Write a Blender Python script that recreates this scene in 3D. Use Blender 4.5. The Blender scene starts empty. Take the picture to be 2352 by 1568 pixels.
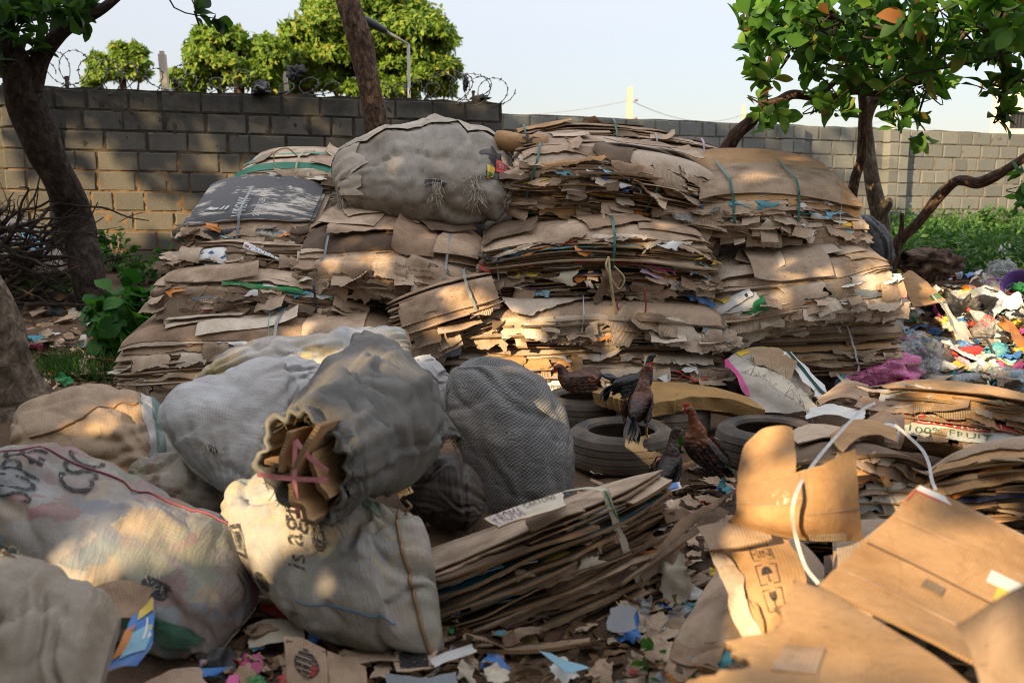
import bpy, math, random
import numpy as np
from mathutils import Vector, Matrix

RND = random.Random(11)
sc = bpy.context.scene
COL = sc.collection
F = 2287.0
CAM_H = 1.6
PITCH = math.radians(9.5)
cp, sp_ = math.cos(PITCH), math.sin(PITCH)
rad = math.radians

# ------------------------------------------------------------------ picture to place
def ray(px, py):
    a = (px - 1176) / F; b = (784 - py) / F
    return np.array([a, cp + b * sp_, -sp_ + b * cp])
def P(px, py, Y):
    d = ray(px, py); k = Y / d[1]
    return np.array([d[0] * k, Y, CAM_H + d[2] * k])
def sstep(a, b, x):
    t = np.clip((np.asarray(x, float) - a) / (b - a), 0, 1); return t * t * (3 - 2 * t)
def gz(x, y):
    x = np.asarray(x, float); y = np.asarray(y, float)
    z = 0.55 * sstep(6.6, 12.6, y)
    z = z + 0.26 * np.exp(-(((x - 4.6) / 1.7) ** 2 + ((y - 9.3) / 1.5) ** 2))
    z = z + 0.05 * np.sin(1.3 * x + 0.5) * np.sin(0.9 * y) * sstep(7, 9, y)
    return z
def G(px, py):
    d = ray(px, py); t = 1.0
    while t < 60:
        p = np.array([0, 0, CAM_H]) + d * t
        if p[2] <= gz(p[0], p[1]): break
        t += 0.02
    return p
def PZ(px, py, z):
    d = ray(px, py); t = (z - CAM_H) / d[2]
    return np.array([0, 0, CAM_H]) + d * t

# ------------------------------------------------------------------ noise
def sn(x, y, seed, f=1.0, k=6):
    r = np.random.default_rng(seed); o = 0.0
    for _ in range(k):
        a = r.uniform(0, 6.283); q = f * r.uniform(0.6, 1.7)
        o = o + np.sin(q * (math.cos(a) * x + math.sin(a) * y) + r.uniform(0, 6.283))
    return o / math.sqrt(k)
def sn3(p, seed, f=1.0, k=7):
    r = np.random.default_rng(seed); o = 0.0
    for _ in range(k):
        v = r.normal(size=3); v /= np.linalg.norm(v); q = f * r.uniform(0.6, 1.7)
        o = o + np.sin(q * (p @ v) + r.uniform(0, 6.283))
    return o / math.sqrt(k)
def tear(p, seed, big=.12):
    r = np.random.default_rng(seed); p = np.asarray(p, float); lo, hi = p.min() - .1, p.max() + .1; o = np.zeros(p.shape)
    for st, am in ((big, 1.0), (big * .35, .55), (big * .13, .3)):
        n = int((hi - lo) / st) + 3
        o += am * np.interp(p, np.linspace(lo, hi, n), r.uniform(-1, 1, n))
    return o

# ------------------------------------------------------------------ mesh and object helpers
def mk(name, V, faces, mats, mi=None, uv=None, smooth=True):
    """V (n,3); faces (m,4) int array"""
    V = np.asarray(V, np.float32); Fq = np.asarray(faces, np.int32); k = Fq.shape[1]
    me = bpy.data.meshes.new(name)
    me.vertices.add(len(V)); me.vertices.foreach_set('co', V.ravel())
    me.loops.add(Fq.size); me.loops.foreach_set('vertex_index', Fq.ravel())
    me.polygons.add(len(Fq)); me.polygons.foreach_set('loop_start', np.arange(0, Fq.size, k, dtype=np.int32))
    if uv is not None:
        l = me.uv_layers.new(name='UVMap'); l.data.foreach_set('uv', np.asarray(uv, np.float32)[Fq.ravel()].ravel())
    for m in (mats if isinstance(mats, (list, tuple)) else [mats]): me.materials.append(m)
    if mi is not None: me.polygons.foreach_set('material_index', np.asarray(mi, np.int32))
    me.polygons.foreach_set('use_smooth', np.full(len(Fq), smooth, dtype=bool))
    me.update(calc_edges=True)
    return me
def put(name, me, parent=None):
    o = bpy.data.objects.new(name, me); COL.objects.link(o)
    if parent is not None:
        o.parent = parent
        if parent.type == 'EMPTY': o.matrix_parent_inverse = Matrix.Translation(-Vector(parent.location))
    return o
def tag(o, label=None, cat=None, group=None, kind=None):
    if label: o['label'] = label
    if cat: o['category'] = cat
    if group: o['group'] = group
    if kind: o['kind'] = kind
    return o
def thing(name, label, cat, loc, group=None):
    o = bpy.data.objects.new(name, None); COL.objects.link(o); o.empty_display_size = .1
    o.location = [float(v) for v in loc]
    return tag(o, label, cat, group)

def sheet(name, Pg, th, mats, parent=None):
    """A thin solid sheet. Pg [nv,nu,3] grid of its middle surface; mats = face (, back, edge)."""
    nv, nu = Pg.shape[:2]
    du = np.gradient(Pg, axis=1); dv = np.gradient(Pg, axis=0)
    n = np.cross(du, dv); n /= np.linalg.norm(n, axis=2, keepdims=True) + 1e-9
    T = (Pg + n * th / 2).reshape(-1, 3); B = (Pg - n * th / 2).reshape(-1, 3)
    I = np.arange(nv * nu).reshape(nv, nu)
    q = np.stack([I[:-1, :-1], I[:-1, 1:], I[1:, 1:], I[1:, :-1]], -1).reshape(-1, 4)
    N = nv * nu
    b = np.concatenate([I[0, :], I[1:, -1], I[-1, -2::-1], I[-2:0:-1, 0]])
    nb = len(b); r0 = 2 * N + np.arange(nb); r1 = r0 + nb
    rq = np.stack([r0, r1, np.roll(r1, -1), np.roll(r0, -1)], -1)
    V = np.concatenate([T, B, T[b], B[b]])
    su = np.linalg.norm(np.diff(Pg[nv // 2], axis=0), axis=1).sum(); sv = np.linalg.norm(np.diff(Pg[:, nu // 2], axis=0), axis=1).sum()
    uu, vv = np.meshgrid(np.linspace(0, su, nu), np.linspace(0, sv, nv)); uv = np.stack([uu.ravel(), vv.ravel()], -1)
    per = np.linspace(0, 2 * (su + sv), nb); ru = np.stack([per, np.zeros(nb)], -1); rb = np.stack([per, np.ones(nb)], -1)
    UV = np.concatenate([uv, uv, ru, rb])
    faces = np.concatenate([q, q[:, ::-1] + N, rq])
    m = mats if isinstance(mats, (list, tuple)) else [mats]
    bi = 1 if len(m) > 1 else 0; ei = 2 if len(m) > 2 else bi
    mi = np.concatenate([np.zeros(len(q)), np.full(len(q), bi), np.full(nb, ei)])
    return put(name, mk(name, V, faces, m, mi, UV), parent)

def catmull(pts, n):
    pts = np.asarray(pts, float); m = len(pts)
    if m == 2: return pts[0] + (pts[1] - pts[0]) * np.linspace(0, 1, n)[:, None]
    ext = np.concatenate([[2 * pts[0] - pts[1]], pts, [2 * pts[-1] - pts[-2]]])
    t = np.linspace(0, m - 1 - 1e-6, n); i = t.astype(int); f = (t - i)[:, None]
    p0, p1, p2, p3 = ext[i], ext[i + 1], ext[i + 2], ext[i + 3]
    return .5 * (2 * p1 + (p2 - p0) * f + (2 * p0 - 5 * p1 + 4 * p2 - p3) * f ** 2 + (3 * p1 - p0 - 3 * p2 + p3) * f ** 3)

def tube_arrays(pts, r, k=8, bump=0, seed=0, cap=True):
    pts = np.asarray(pts, float); n = len(pts); r = np.broadcast_to(np.asarray(r, float), (n,))
    tg = np.gradient(pts, axis=0); tg /= np.linalg.norm(tg, axis=1, keepdims=True) + 1e-9
    up = np.array([0.13, .21, .97]); V = []
    a = np.linspace(0, 2 * math.pi, k, endpoint=False)
    prev = None
    for i in range(n):
        x = np.cross(tg[i], up if prev is None else np.cross(prev, tg[i])) if prev is None else prev - tg[i] * (prev @ tg[i])
        if np.linalg.norm(x) < 1e-6: x = np.cross(tg[i], [1, 0, 0])
        x /= np.linalg.norm(x); prev = x; y = np.cross(tg[i], x)
        V.append(pts[i] + (np.cos(a)[:, None] * x + np.sin(a)[:, None] * y) * r[i])
    V = np.array(V)
    if bump:
        c = pts[:, None, :]; d = V - c
        V = c + d * (1 + bump * sn3(V.reshape(-1, 3), seed, 9).reshape(n, k, 1) + bump * .6 * sn3(V.reshape(-1, 3) * [1, 1, .35], seed + 1, 30).reshape(n, k, 1))
    I = np.arange(n * k).reshape(n, k); J = np.roll(I, -1, axis=1)
    q = np.stack([I[:-1], J[:-1], J[1:], I[1:]], -1).reshape(-1, 4)
    V = V.reshape(-1, 3)
    if cap:
        V = np.concatenate([V, pts[:1], pts[-1:]]); c0, c1 = n * k, n * k + 1
        q = np.concatenate([q, np.stack([np.full(k, c0), J[0], I[0], np.full(k, c0)], -1), np.stack([np.full(k, c1), I[-1], J[-1], np.full(k, c1)], -1)])
    ln = np.concatenate([[0], np.cumsum(np.linalg.norm(np.diff(pts, axis=0), axis=1))])
    uv = np.stack([np.tile(a / 6.283, n), np.repeat(ln, k)], -1)
    if cap: uv = np.concatenate([uv, [[0, 0], [0, ln[-1]]]])
    return V, q, uv
class Acc:
    def __init__(s): s.V = []; s.Q = []; s.U = []; s.M = []; s.n = 0
    def add(s, V, q, uv=None, m=0):
        V = np.asarray(V, float); q = np.asarray(q)
        s.V.append(V); s.Q.append(q + s.n); s.U.append(np.zeros((len(V), 2)) if uv is None else uv); s.M.append(np.full(len(q), m)); s.n += len(V); return s
    def tube(s, pts, r, k=8, m=0, **kw): return s.add(*tube_arrays(pts, r, k, **kw), m=m)
    def lathe(s, prof, o, axis=(0, 0, 1), k=24, m=0):
        prof = np.asarray(prof, float); n = len(prof); ax = np.asarray(axis, float); ax /= np.linalg.norm(ax)
        x = np.cross(ax, [.31, .9, .2]); x /= np.linalg.norm(x); y = np.cross(ax, x)
        a = np.linspace(0, 2 * math.pi, k, endpoint=False)
        ring = np.cos(a)[:, None] * x + np.sin(a)[:, None] * y
        V = (np.asarray(o) + prof[:, 1][:, None, None] * ax + prof[:, 0][:, None, None] * ring[None]).reshape(-1, 3)
        I = np.arange(n * k).reshape(n, k); J = np.roll(I, -1, axis=1)
        uv = np.stack([np.tile(a, n), np.repeat(np.linspace(0, 1, n), k)], -1)
        return s.add(V, np.stack([I[:-1], J[:-1], J[1:], I[1:]], -1).reshape(-1, 4), uv, m)
    def box(s, c, sz, m=0, rot=None):
        a = np.array([[x, y, z] for x in (-1, 1) for y in (-1, 1) for z in (-1, 1)]) * np.asarray(sz) / 2
        if rot is not None: a = a @ np.asarray(rot).T
        return s.add(a + np.asarray(c), [[0, 1, 3, 2], [4, 6, 7, 5], [0, 4, 5, 1], [2, 3, 7, 6], [0, 2, 6, 4], [1, 5, 7, 3]], None, m)
    def mesh(s, name, mats, smooth=True): return mk(name, np.concatenate(s.V), np.concatenate(s.Q), mats, np.concatenate(s.M), np.concatenate(s.U), smooth)
    def put(s, name, mats, parent=None, smooth=True): return put(name, s.mesh(name, mats, smooth), parent)

# ------------------------------------------------------------------ materials
class N:
    def __init__(s, name):
        s.m = bpy.data.materials.new(name); s.m.use_nodes = True; s.t = s.m.node_tree; s.b = s.t.nodes['Principled BSDF']
    def n(s, typ, **kw):
        d = s.t.nodes.new(typ)
        for k, v in kw.items():
            if k in d.inputs: s.set(d.inputs[k], v)
            else: setattr(d, k, v)
        return d
    def set(s, sock, v):
        if isinstance(v, bpy.types.NodeSocket): s.t.links.new(v, sock)
        elif isinstance(v, bpy.types.Node): s.t.links.new(v.outputs[0], sock)
        else: sock.default_value = (*v, 1) if isinstance(v, tuple) and len(v) == 3 and sock.type == 'RGBA' else v
    def mix(s, f, a, b, mode='MIX'):
        d = s.t.nodes.new('ShaderNodeMix'); d.data_type = 'RGBA'; d.blend_type = mode
        s.set(d.inputs[0], f); s.set(d.inputs[6], a); s.set(d.inputs[7], b); return d.outputs[2]
    def ramp(s, f, stops, interp='LINEAR'):
        d = s.t.nodes.new('ShaderNodeValToRGB'); s.set(d.inputs[0], f); cr = d.color_ramp; cr.interpolation = interp
        while len(cr.elements) < len(stops): cr.elements.new(.5)
        for e, (p, c) in zip(cr.elements, stops): e.position = p; e.color = (*c, 1) if len(c) == 3 else c
        return d.outputs[0]
    def math(s, op, a, b=0.0):
        d = s.t.nodes.new('ShaderNodeMath'); d.operation = op; s.set(d.inputs[0], a); s.set(d.inputs[1], b); return d.outputs[0]
    def pos(s): return s.n('ShaderNodeNewGeometry').outputs['Position']
    def uv(s, sx=1, sy=1, rot=0):
        m = s.n('ShaderNodeMapping'); s.set(m.inputs['Vector'], s.n('ShaderNodeUVMap')); m.inputs['Scale'].default_value = (sx, sy, 1); m.inputs['Rotation'].default_value = (0, 0, rot); return m.outputs[0]
    def noise(s, vec, scale, detail=3, rough=.55, dist=0):
        d = s.n('ShaderNodeTexNoise', Scale=scale, Detail=detail, Roughness=rough, Distortion=dist); s.set(d.inputs['Vector'], vec); return d.outputs[0]
    def wave(s, vec, scale, dist=0.5, axis='X', ds=2):
        d = s.n('ShaderNodeTexWave', Scale=scale, Distortion=dist); d.bands_direction = axis; d.inputs['Detail'].default_value = 1; d.inputs['Detail Scale'].default_value = ds; s.set(d.inputs['Vector'], vec); return d.outputs[1]
    def bump(s, h, strength=.3, dist=.01, prev=None):
        d = s.n('ShaderNodeBump', Strength=strength, Distance=dist, Height=h)
        if prev is not None: s.set(d.inputs['Normal'], prev)
        return d.outputs[0]
    def out(s, color, rough=.8, normal=None, spec=.3, **kw):
        s.set(s.b.inputs['Base Color'], color); s.set(s.b.inputs['Roughness'], rough); s.b.inputs['Specular IOR Level'].default_value = spec
        if normal is not None: s.set(s.b.inputs['Normal'], normal)
        for k, v in kw.items(): s.set(s.b.inputs[k.replace('_', ' ')], v)
        return s.m
def orand(n): return n.n('ShaderNodeObjectInfo').outputs['Random']

def kraft(name, cols, stain=.45, corr=.12):
    n = N(name); k = len(cols)
    base = n.ramp(orand(n), [(i / (k - 1), c) for i, c in enumerate(cols)])
    p = n.pos()
    base = n.mix(n.ramp(n.noise(p, 5, 5), [(.42, (0, 0, 0)), (.72, (1, 1, 1))]), base, n.mix(1, base, (stain, stain * .93, stain * .82), 'MULTIPLY'))
    base = n.mix(n.ramp(n.noise(p, 38, 4), [(.35, (0, 0, 0)), (.8, (.5, .5, .5))]), base, n.mix(1, base, (.72, .69, .64), 'MULTIPLY'))
    sm = n.noise(n.uv(5, 22), 3, 2, .5); pr = n.math('MULTIPLY', n.math('GREATER_THAN', sm, .66), n.math('GREATER_THAN', orand(n), .6)); base = n.mix(n.math('MULTIPLY', pr, .5), base, (.09, .07, .06))
    cr = n.n('ShaderNodeTexVoronoi', Scale=5.5, Vector=n.mix(.06, p, n.n('ShaderNodeTexNoise', Scale=6).outputs[1])); cr.feature = 'DISTANCE_TO_EDGE'
    base = n.mix(n.ramp(cr.outputs[0], [(.0, (.22,) * 3), (.022, (0, 0, 0))]), base, n.mix(1, base, (.5, .46, .42), 'MULTIPLY'))
    w = n.wave(n.uv(), 30, 1.6)
    base = n.mix(n.math('MULTIPLY', w, corr), base, n.mix(1, base, (.55, .5, .45), 'MULTIPLY'))
    h = n.math('ADD', n.math('MULTIPLY', w, corr * 2.5), n.noise(p, 26, 4))
    return n.out(base, .85, n.bump(h, .45, .006), .2)
KB = kraft('kraft_brown', [(0.267, 0.175, 0.115), (0.375, 0.264, 0.18), (0.466, 0.337, 0.236), (0.326, 0.234, 0.168), (0.557, 0.415, 0.296)])
KT = kraft('kraft_tan', [(0.43, 0.32, 0.229), (0.542, 0.417, 0.307), (0.363, 0.27, 0.189), (0.6, 0.477, 0.358), (0.471, 0.358, 0.26)])
KW = kraft('kraft_weathered', [(0.567, 0.482, 0.379), (0.452, 0.365, 0.284), (0.647, 0.562, 0.46), (0.374, 0.287, 0.212), (0.704, 0.619, 0.51)], .62)
KD = kraft('kraft_dark', [(0.146, 0.1, 0.069), (0.19, 0.134, 0.091), (0.121, 0.086, 0.061), (0.217, 0.157, 0.107)])
KC = kraft('kraft_corrugated', [(0.477, 0.373, 0.273), (0.404, 0.314, 0.228), (0.541, 0.438, 0.326)], .6, .75)
KF = kraft('kraft_clean', [(.45, .275, .135), (.42, .255, .125), (.48, .30, .15)], .66, .07)
def edge_mat():
    n = N('cardboard_edge')
    b = n.ramp(orand(n), [(0, (.20, .125, .065)), (.5, (.29, .185, .10)), (1, (.36, .25, .15))])
    w = n.wave(n.uv(), 28, .3)
    b = n.mix(n.math('MULTIPLY', w, .6), b, (.045, .027, .014))
    return n.out(b, .95, None, .1)
KE = edge_mat()
def printed(name, col, dirt=.5, rough=.55, crease=.4, spec=.4):
    n = N(name); p = n.pos()
    b = n.mix(n.ramp(n.noise(p, 9, 5), [(.45, (0, 0, 0)), (.75, (dirt, dirt, dirt))]), col, (.27, .2, .14))
    b = n.mix(n.math('MULTIPLY', orand(n), .35), b, tuple(c * .55 for c in col))
    return n.out(b, rough, n.bump(n.noise(p, 40, 3), crease, .005), spec)
WH = printed('printed_white', (.62, .62, .60)); BL = printed('printed_blue', (.03, .16, .45)); GN = printed('printed_green', (.015, .22, .06)); RD = printed('printed_red', (.42, .03, .025))
YE = printed('printed_yellow', (.65, .46, .04)); OR = printed('printed_orange', (.60, .21, .03)); PK = printed('printed_pink', (.55, .07, .25)); TE = printed('printed_teal', (.05, .27, .33))
BK = printed('printed_black', (.022, .024, .028), .35); GR = printed('printed_grey', (.17, .19, .21), .3); LI = printed('printed_lilac', (.52, .38, .52), .3); CR = printed('printed_cream', (.55, .49, .38)); MA = printed('printed_maroon', (.13, .03, .035)); SK = printed('printed_sky', (.22, .45, .58), .3); NV = printed('printed_navy', (.02, .03, .09)); PU = printed('printed_purple', (.10, .03, .22), .15)
INKB = printed('ink_black', (.02, .02, .022), .1); INKW = printed('ink_white', (.66, .66, .66), .15); INKR = printed('ink_red', (.35, .03, .03), .2); INKU = printed('ink_blue', (.05, .12, .3), .2); INKP = printed('ink_purple', (.16, .06, .17), .2); INKN = printed('ink_green', (.04, .16, .07), .2)
def ink(name, col):
    n = N(name); a = n.ramp(n.math('ADD', n.math('MULTIPLY', n.noise(n.pos(), 130, 3, .6), .6), n.math('MULTIPLY', n.noise(n.pos(), 22, 4, .6), .4)), [(.40, (.12,) * 3), (.52, (.95,) * 3)])
    return n.out(col, .7, None, .2, Alpha=a)
INKB = ink('worn_ink_black', (.03, .03, .033)); INKW = ink('worn_ink_white', (.62, .62, .60)); INKR = ink('worn_ink_red', (.35, .04, .04)); INKU = ink('worn_ink_blue', (.05, .11, .27)); INKP = ink('worn_ink_purple', (.15, .06, .16)); INKN = ink('worn_ink_green', (.04, .16, .07))
def black_card():
    n = N('black_coated_card'); p = n.pos()
    w = n.math('ADD', n.math('MULTIPLY', n.noise(n.uv(1.2, 4), 1.6, 5, .6), .75), n.math('MULTIPLY', n.noise(n.uv(2, 16), 4, 5, .65), .25))
    b = n.mix(n.ramp(w, [(.52, (0, 0, 0)), (.56, (1, 1, 1))]), (.03, .031, .034), (.40, .36, .30))
    return n.out(b, .5, n.bump(n.noise(n.uv(3, 30), 6, 4), .4, .006), .4)
BC = black_card()
def plastic(name, col, alpha=.35, rough=.18):
    n = N(name); p = n.pos()
    a = n.ramp(n.noise(p, 14, 4, .6, 1.5), [(.3, (alpha * .5,) * 3), (.7, (min(1, alpha * 1.7),) * 3)])
    return n.out(col, rough, n.bump(n.noise(p, 30, 3, .5, 2), .5, .01), .5, Alpha=a)
CP = plastic('clear_plastic', (.45, .47, .48), .3); CB = plastic('clear_bottle_plastic', (.50, .56, .55), .42, .08); GB = plastic('green_bottle_plastic', (.16, .32, .12), .6, .08)
BP = N('black_plastic_film'); BP = BP.out((.018, .017, .017), .5, BP.bump(BP.noise(BP.pos(), 22, 4, .6, 1.5), .6, .012), .5)
PP = N('pink_plastic_film'); PP = PP.out((.60, .17, .33), .45, PP.bump(PP.noise(PP.pos(), 14, 4, .6, 1.5), 1.0, .035), .4)
def strapm(name, col):
    n = N(name); return n.out(n.mix(n.noise(n.pos(), 30, 3), col, tuple(c * .5 for c in col)), .45, None, .5)
ST = strapm('teal_strap', (.03, .14, .115)); SG = strapm('grey_strap', (.26, .29, .30)); SW = strapm('white_strap', (.55, .55, .54)); SY = strapm('straw_string', (.42, .34, .17)); SD = strapm('dark_strap', (.03, .03, .045)); SR = strapm('red_string', (.25, .025, .05)); SP = strapm('pink_string', (.62, .22, .25)); SB = strapm('blue_thread', (.08, .22, .40)); SN = strapm('green_tape', (.01, .23, .13)); SV = strapm('brown_thread', (.26, .15, .07))

def weave(name, c1, c2, stripe=None, scale=55, blotch=None, cmix=.62, dirt=.5, rough=.55, coarse=False, contents=None, bumps=.5, dust=.35):
    """woven plastic sack: crossing threads, dirt, faint printed stripes, and coloured contents that show through"""
    n = N(name); p = n.pos(); uv = n.uv()
    wx = n.wave(uv, scale, .35, 'X'); wy = n.wave(uv, scale, .35, 'Y')
    if coarse:
        ck = n.n('ShaderNodeTexChecker', Scale=scale * 3.4); n.set(ck.inputs['Vector'], n.mix(.012, uv, n.n('ShaderNodeTexNoise', Scale=7).outputs[1])); f = ck.outputs[1]
    else: f = n.math('MULTIPLY', n.math('ADD', wx, wy), .5)
    b = n.mix(n.math('ADD', .22, n.math('MULTIPLY', f, 1.0 if coarse else .56)), c1, c2)
    if contents:
        v = n.n('ShaderNodeTexVoronoi', Scale=10, Randomness=1.0); n.set(v.inputs['Vector'], n.mix(.22, p, n.n('ShaderNodeTexNoise', Scale=7, Detail=4).outputs[1]))
        pal = [(i / len(contents), c) for i, c in enumerate(contents)]
        cc = n.ramp(n.n('ShaderNodeSeparateColor', Color=v.outputs['Color']).outputs[0], pal, 'CONSTANT')
        fac = n.ramp(n.noise(p, 3.5, 3), [(.3, (.12,) * 3), (.62, (cmix,) * 3)])
        b = n.mix(fac, b, n.mix(.5, cc, b))
    b = n.mix(n.ramp(n.noise(p, 3.2, 5, .6), [(.35, (0, 0, 0)), (.75, (dirt,) * 3)]), b, n.mix(1, b, (.45, .37, .28), 'MULTIPLY'))
    b = n.mix(n.ramp(n.noise(p, 17, 5, .65), [(.45, (0, 0, 0)), (.8, (dirt * .8,) * 3)]), b, n.mix(1, b, (.5, .44, .37), 'MULTIPLY'))
    b = n.mix(n.ramp(n.noise(p, 2.1, 6, .68, .4), [(.42, (0, 0, 0)), (.7, (dust,) * 3)]), b, (.19, .14, .095))
    if stripe:
        col, a, w = stripe
        x = n.n('ShaderNodeSeparateXYZ', Vector=n.n('ShaderNodeUVMap').outputs[0]).outputs[1]
        s = n.math('LESS_THAN', n.math('ABSOLUTE', n.math('SUBTRACT', x, a)), w)
        b = n.mix(n.math('MULTIPLY', s, .65), b, col)
    h = n.math('ADD', n.math('MULTIPLY', f, .14), n.noise(p, 24, 4, .6, .8))
    nb = n.bump(h, bumps, .006)
    nb = n.bump(n.noise(n.uv(2.2, 7), 4, 4, .6, .6), .28, .03, nb)
    return n.out(b, rough, nb, .42)
def bark(name, c1, c2, c3):
    n = N(name); p = n.pos(); m = n.uv(3, 2.2)
    v = n.noise(m, 5, 6, .65, .6)
    b = n.ramp(v, [(.36, c1), (.52, c2), (.66, c3)])
    b = n.mix(n.ramp(n.noise(p, 13, 4), [(.55, (0, 0, 0)), (.7, (.7, .7, .7))]), b, c1)
    return n.out(b, .9, n.bump(v, .9, .03), .2)
def leafm(name, stops, tr=.35, rough=.58):
    n = N(name)
    r = n.n('ShaderNodeNewGeometry').outputs['Random Per Island']
    b = n.ramp(r, stops)
    n.out(b, rough, None, .22)
    t = n.n('ShaderNodeBsdfTranslucent'); n.set(t.inputs[0], n.mix(1, b, (1.3, 1.5, .5), 'MULTIPLY'))
    mx = n.n('ShaderNodeMixShader'); n.set(mx.inputs[0], tr); n.set(mx.inputs[1], n.b.outputs[0]); n.set(mx.inputs[2], t.outputs[0])
    n.set(n.t.nodes['Material Output'].inputs[0], mx.outputs[0]); return n.m
BARK1 = bark('bark_dark', (.013, .009, .007), (.036, .026, .02), (.075, .056, .043)); BARK2 = bark('bark_brown', (.022, .013, .009), (.085, .05, .032), (.19, .135, .095)); BARK3 = bark('bark_grey', (.05, .038, .026), (.13, .10, .07), (.24, .20, .15)); TWIG = bark('bark_twig', (.03, .022, .016), (.07, .052, .04), (.12, .095, .075))
LEAFC = leafm('leaf_cashew', [(0, (.018, .06, .012)), (.35, (.04, .115, .018)), (.7, (.07, .17, .025)), (.9, (.12, .22, .03)), (.955, (.16, .17, .03)), (.975, (.24, .10, .03)), (1, (.14, .07, .03))])
LEAFD = leafm('leaf_dark', [(0, (.012, .035, .01)), (.6, (.03, .075, .016)), (1, (.05, .11, .02))])
LEAFF = leafm('leaf_far', [(0, (.06, .12, .015)), (.5, (.11, .19, .022)), (.85, (.17, .24, .028)), (1, (.24, .22, .04))], .3, .6)
LEAFB = leafm('leaf_bush', [(0, (.02, .085, .015)), (.6, (.04, .14, .022)), (1, (.07, .19, .03))])
LEAFG = leafm('leaf_weed', [(0, (.02, .06, .015)), (.6, (.045, .11, .025)), (1, (.09, .16, .04))], .3)
LEAFX = leafm('leaf_dry', [(0, (.07, .04, .022)), (.4, (.15, .09, .045)), (.7, (.22, .13, .07)), (.9, (.28, .19, .11)), (1, (.17, .16, .06))], .1, .8)
# ------------------------------------------------------------------ camera, sky and sun
cam = bpy.data.cameras.new('Camera'); cam.lens = 35.0; cam.sensor_width = 36; cam.clip_end = 3000; cam.clip_start = .05
co = bpy.data.objects.new('Camera', cam); COL.objects.link(co); co.location = (0, 0, CAM_H); co.rotation_euler = (rad(90) - PITCH, 0, 0); sc.camera = co
cam.dof.use_dof = True; cam.dof.focus_distance = 6.4; cam.dof.aperture_fstop = 2.8
SUN_E = rad(23); SH = np.array([-.63, -.777]); SH = SH / np.linalg.norm(SH)
SUNV = np.array([SH[0] * math.cos(SUN_E), SH[1] * math.cos(SUN_E), math.sin(SUN_E)])
w = bpy.data.worlds.new('World'); sc.world = w; w.use_nodes = True
sky = w.node_tree.nodes.new('ShaderNodeTexSky'); sky.sky_type = 'NISHITA'; sky.sun_disc = False; sky.sun_elevation = SUN_E; sky.sun_rotation = math.atan2(SH[0], SH[1]); sky.dust_density = .4; sky.air_density = 1.0; sky.ozone_density = 2.0
bg = w.node_tree.nodes['Background']; nt = w.node_tree; tcw = nt.nodes.new('ShaderNodeTexCoord'); spw = nt.nodes.new('ShaderNodeSeparateXYZ'); nt.links.new(tcw.outputs['Generated'], spw.inputs[0])
veil = nt.nodes.new('ShaderNodeValToRGB'); nt.links.new(spw.outputs[2], veil.inputs[0]); veil.color_ramp.elements[0].position = .02; veil.color_ramp.elements[0].color = (.262, .243, .245, 1); veil.color_ramp.elements[1].position = .9; veil.color_ramp.elements[1].color = (1, .985, 1.03, 1)
vs = nt.nodes.new('ShaderNodeVectorMath'); vs.operation = 'SCALE'; vs.inputs[3].default_value = 5.4; nt.links.new(veil.outputs[0], vs.inputs[0])
hz = nt.nodes.new('ShaderNodeMix'); hz.data_type = 'RGBA'; hz.inputs[0].default_value = .85; nt.links.new(vs.outputs[0], hz.inputs[7])   # hazy sky: a pale veil, brighter overhead, over the clear sky
w.node_tree.links.new(sky.outputs[0], hz.inputs[6]); w.node_tree.links.new(hz.outputs[2], bg.inputs[0]); bg.inputs[1].default_value = 0.15
sl = bpy.data.lights.new('Sun', 'SUN'); sl.energy = 5.0; sl.angle = rad(.53); sl.color = (1, .74, .42)
so = bpy.data.objects.new('Sun', sl); COL.objects.link(so); so.rotation_euler = Vector((-SUNV[0], -SUNV[1], -SUNV[2])).to_track_quat('-Z', 'Y').to_euler()
sc.view_settings.view_transform = 'Standard'; sc.view_settings.look = 'None'; sc.view_settings.gamma = 1; sc.view_settings.exposure = 1.3
sc.cycles.pixel_filter_type = 'BLACKMAN_HARRIS'; sc.cycles.filter_width = 1.0; sc.cycles.use_denoising = True; sc.cycles.max_bounces = 8; sc.cycles.transparent_max_bounces = 12

# ------------------------------------------------------------------ ground
def ground():
    xs = np.concatenate([np.linspace(-400, -14, 16)[:-1], np.linspace(-14, 16, 300), np.linspace(16, 400, 16)[1:]])
    ys = np.concatenate([np.linspace(-60, 1, 14)[:-1], np.linspace(1, 20, 210), np.linspace(20, 900, 22)[1:]])
    X, Y = np.meshgrid(xs, ys); Z = gz(X, Y)
    near = (Y < 20) & (Y > 0) & (np.abs(X) < 14)
    Z = Z + near * (.012 * sn(X, Y, 3, 5) + .008 * sn(X, Y, 4, 16) + .03 * sn(X, Y, 5, 1.4) * sstep(7, 9, Y))
    V = np.stack([X, Y, Z], -1).reshape(-1, 3); I = np.arange(X.size).reshape(X.shape)
    q = np.stack([I[:-1, :-1], I[:-1, 1:], I[1:, 1:], I[1:, :-1]], -1).reshape(-1, 4)
    n = N('soil'); p = n.pos()
    b = n.ramp(n.noise(p, 1.6, 6), [(.3, (.05, .033, .023)), (.5, (.095, .061, .04)), (.7, (.15, .095, .06))])
    b = n.mix(n.ramp(n.noise(p, 22, 5, .65), [(.5, (0, 0, 0)), (.7, (.8, .8, .8))]), b, (.055, .038, .027))
    h = n.math('ADD', n.noise(p, 26, 5, .65), n.math('MULTIPLY', n.n('ShaderNodeTexVoronoi', Scale=48, Vector=p).outputs[0], .5))
    m = n.out(b, .95, n.bump(h, .7, .02), .15)
    tag(put('ground', mk('ground', V, q, m)), kind='structure')
ground()

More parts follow.
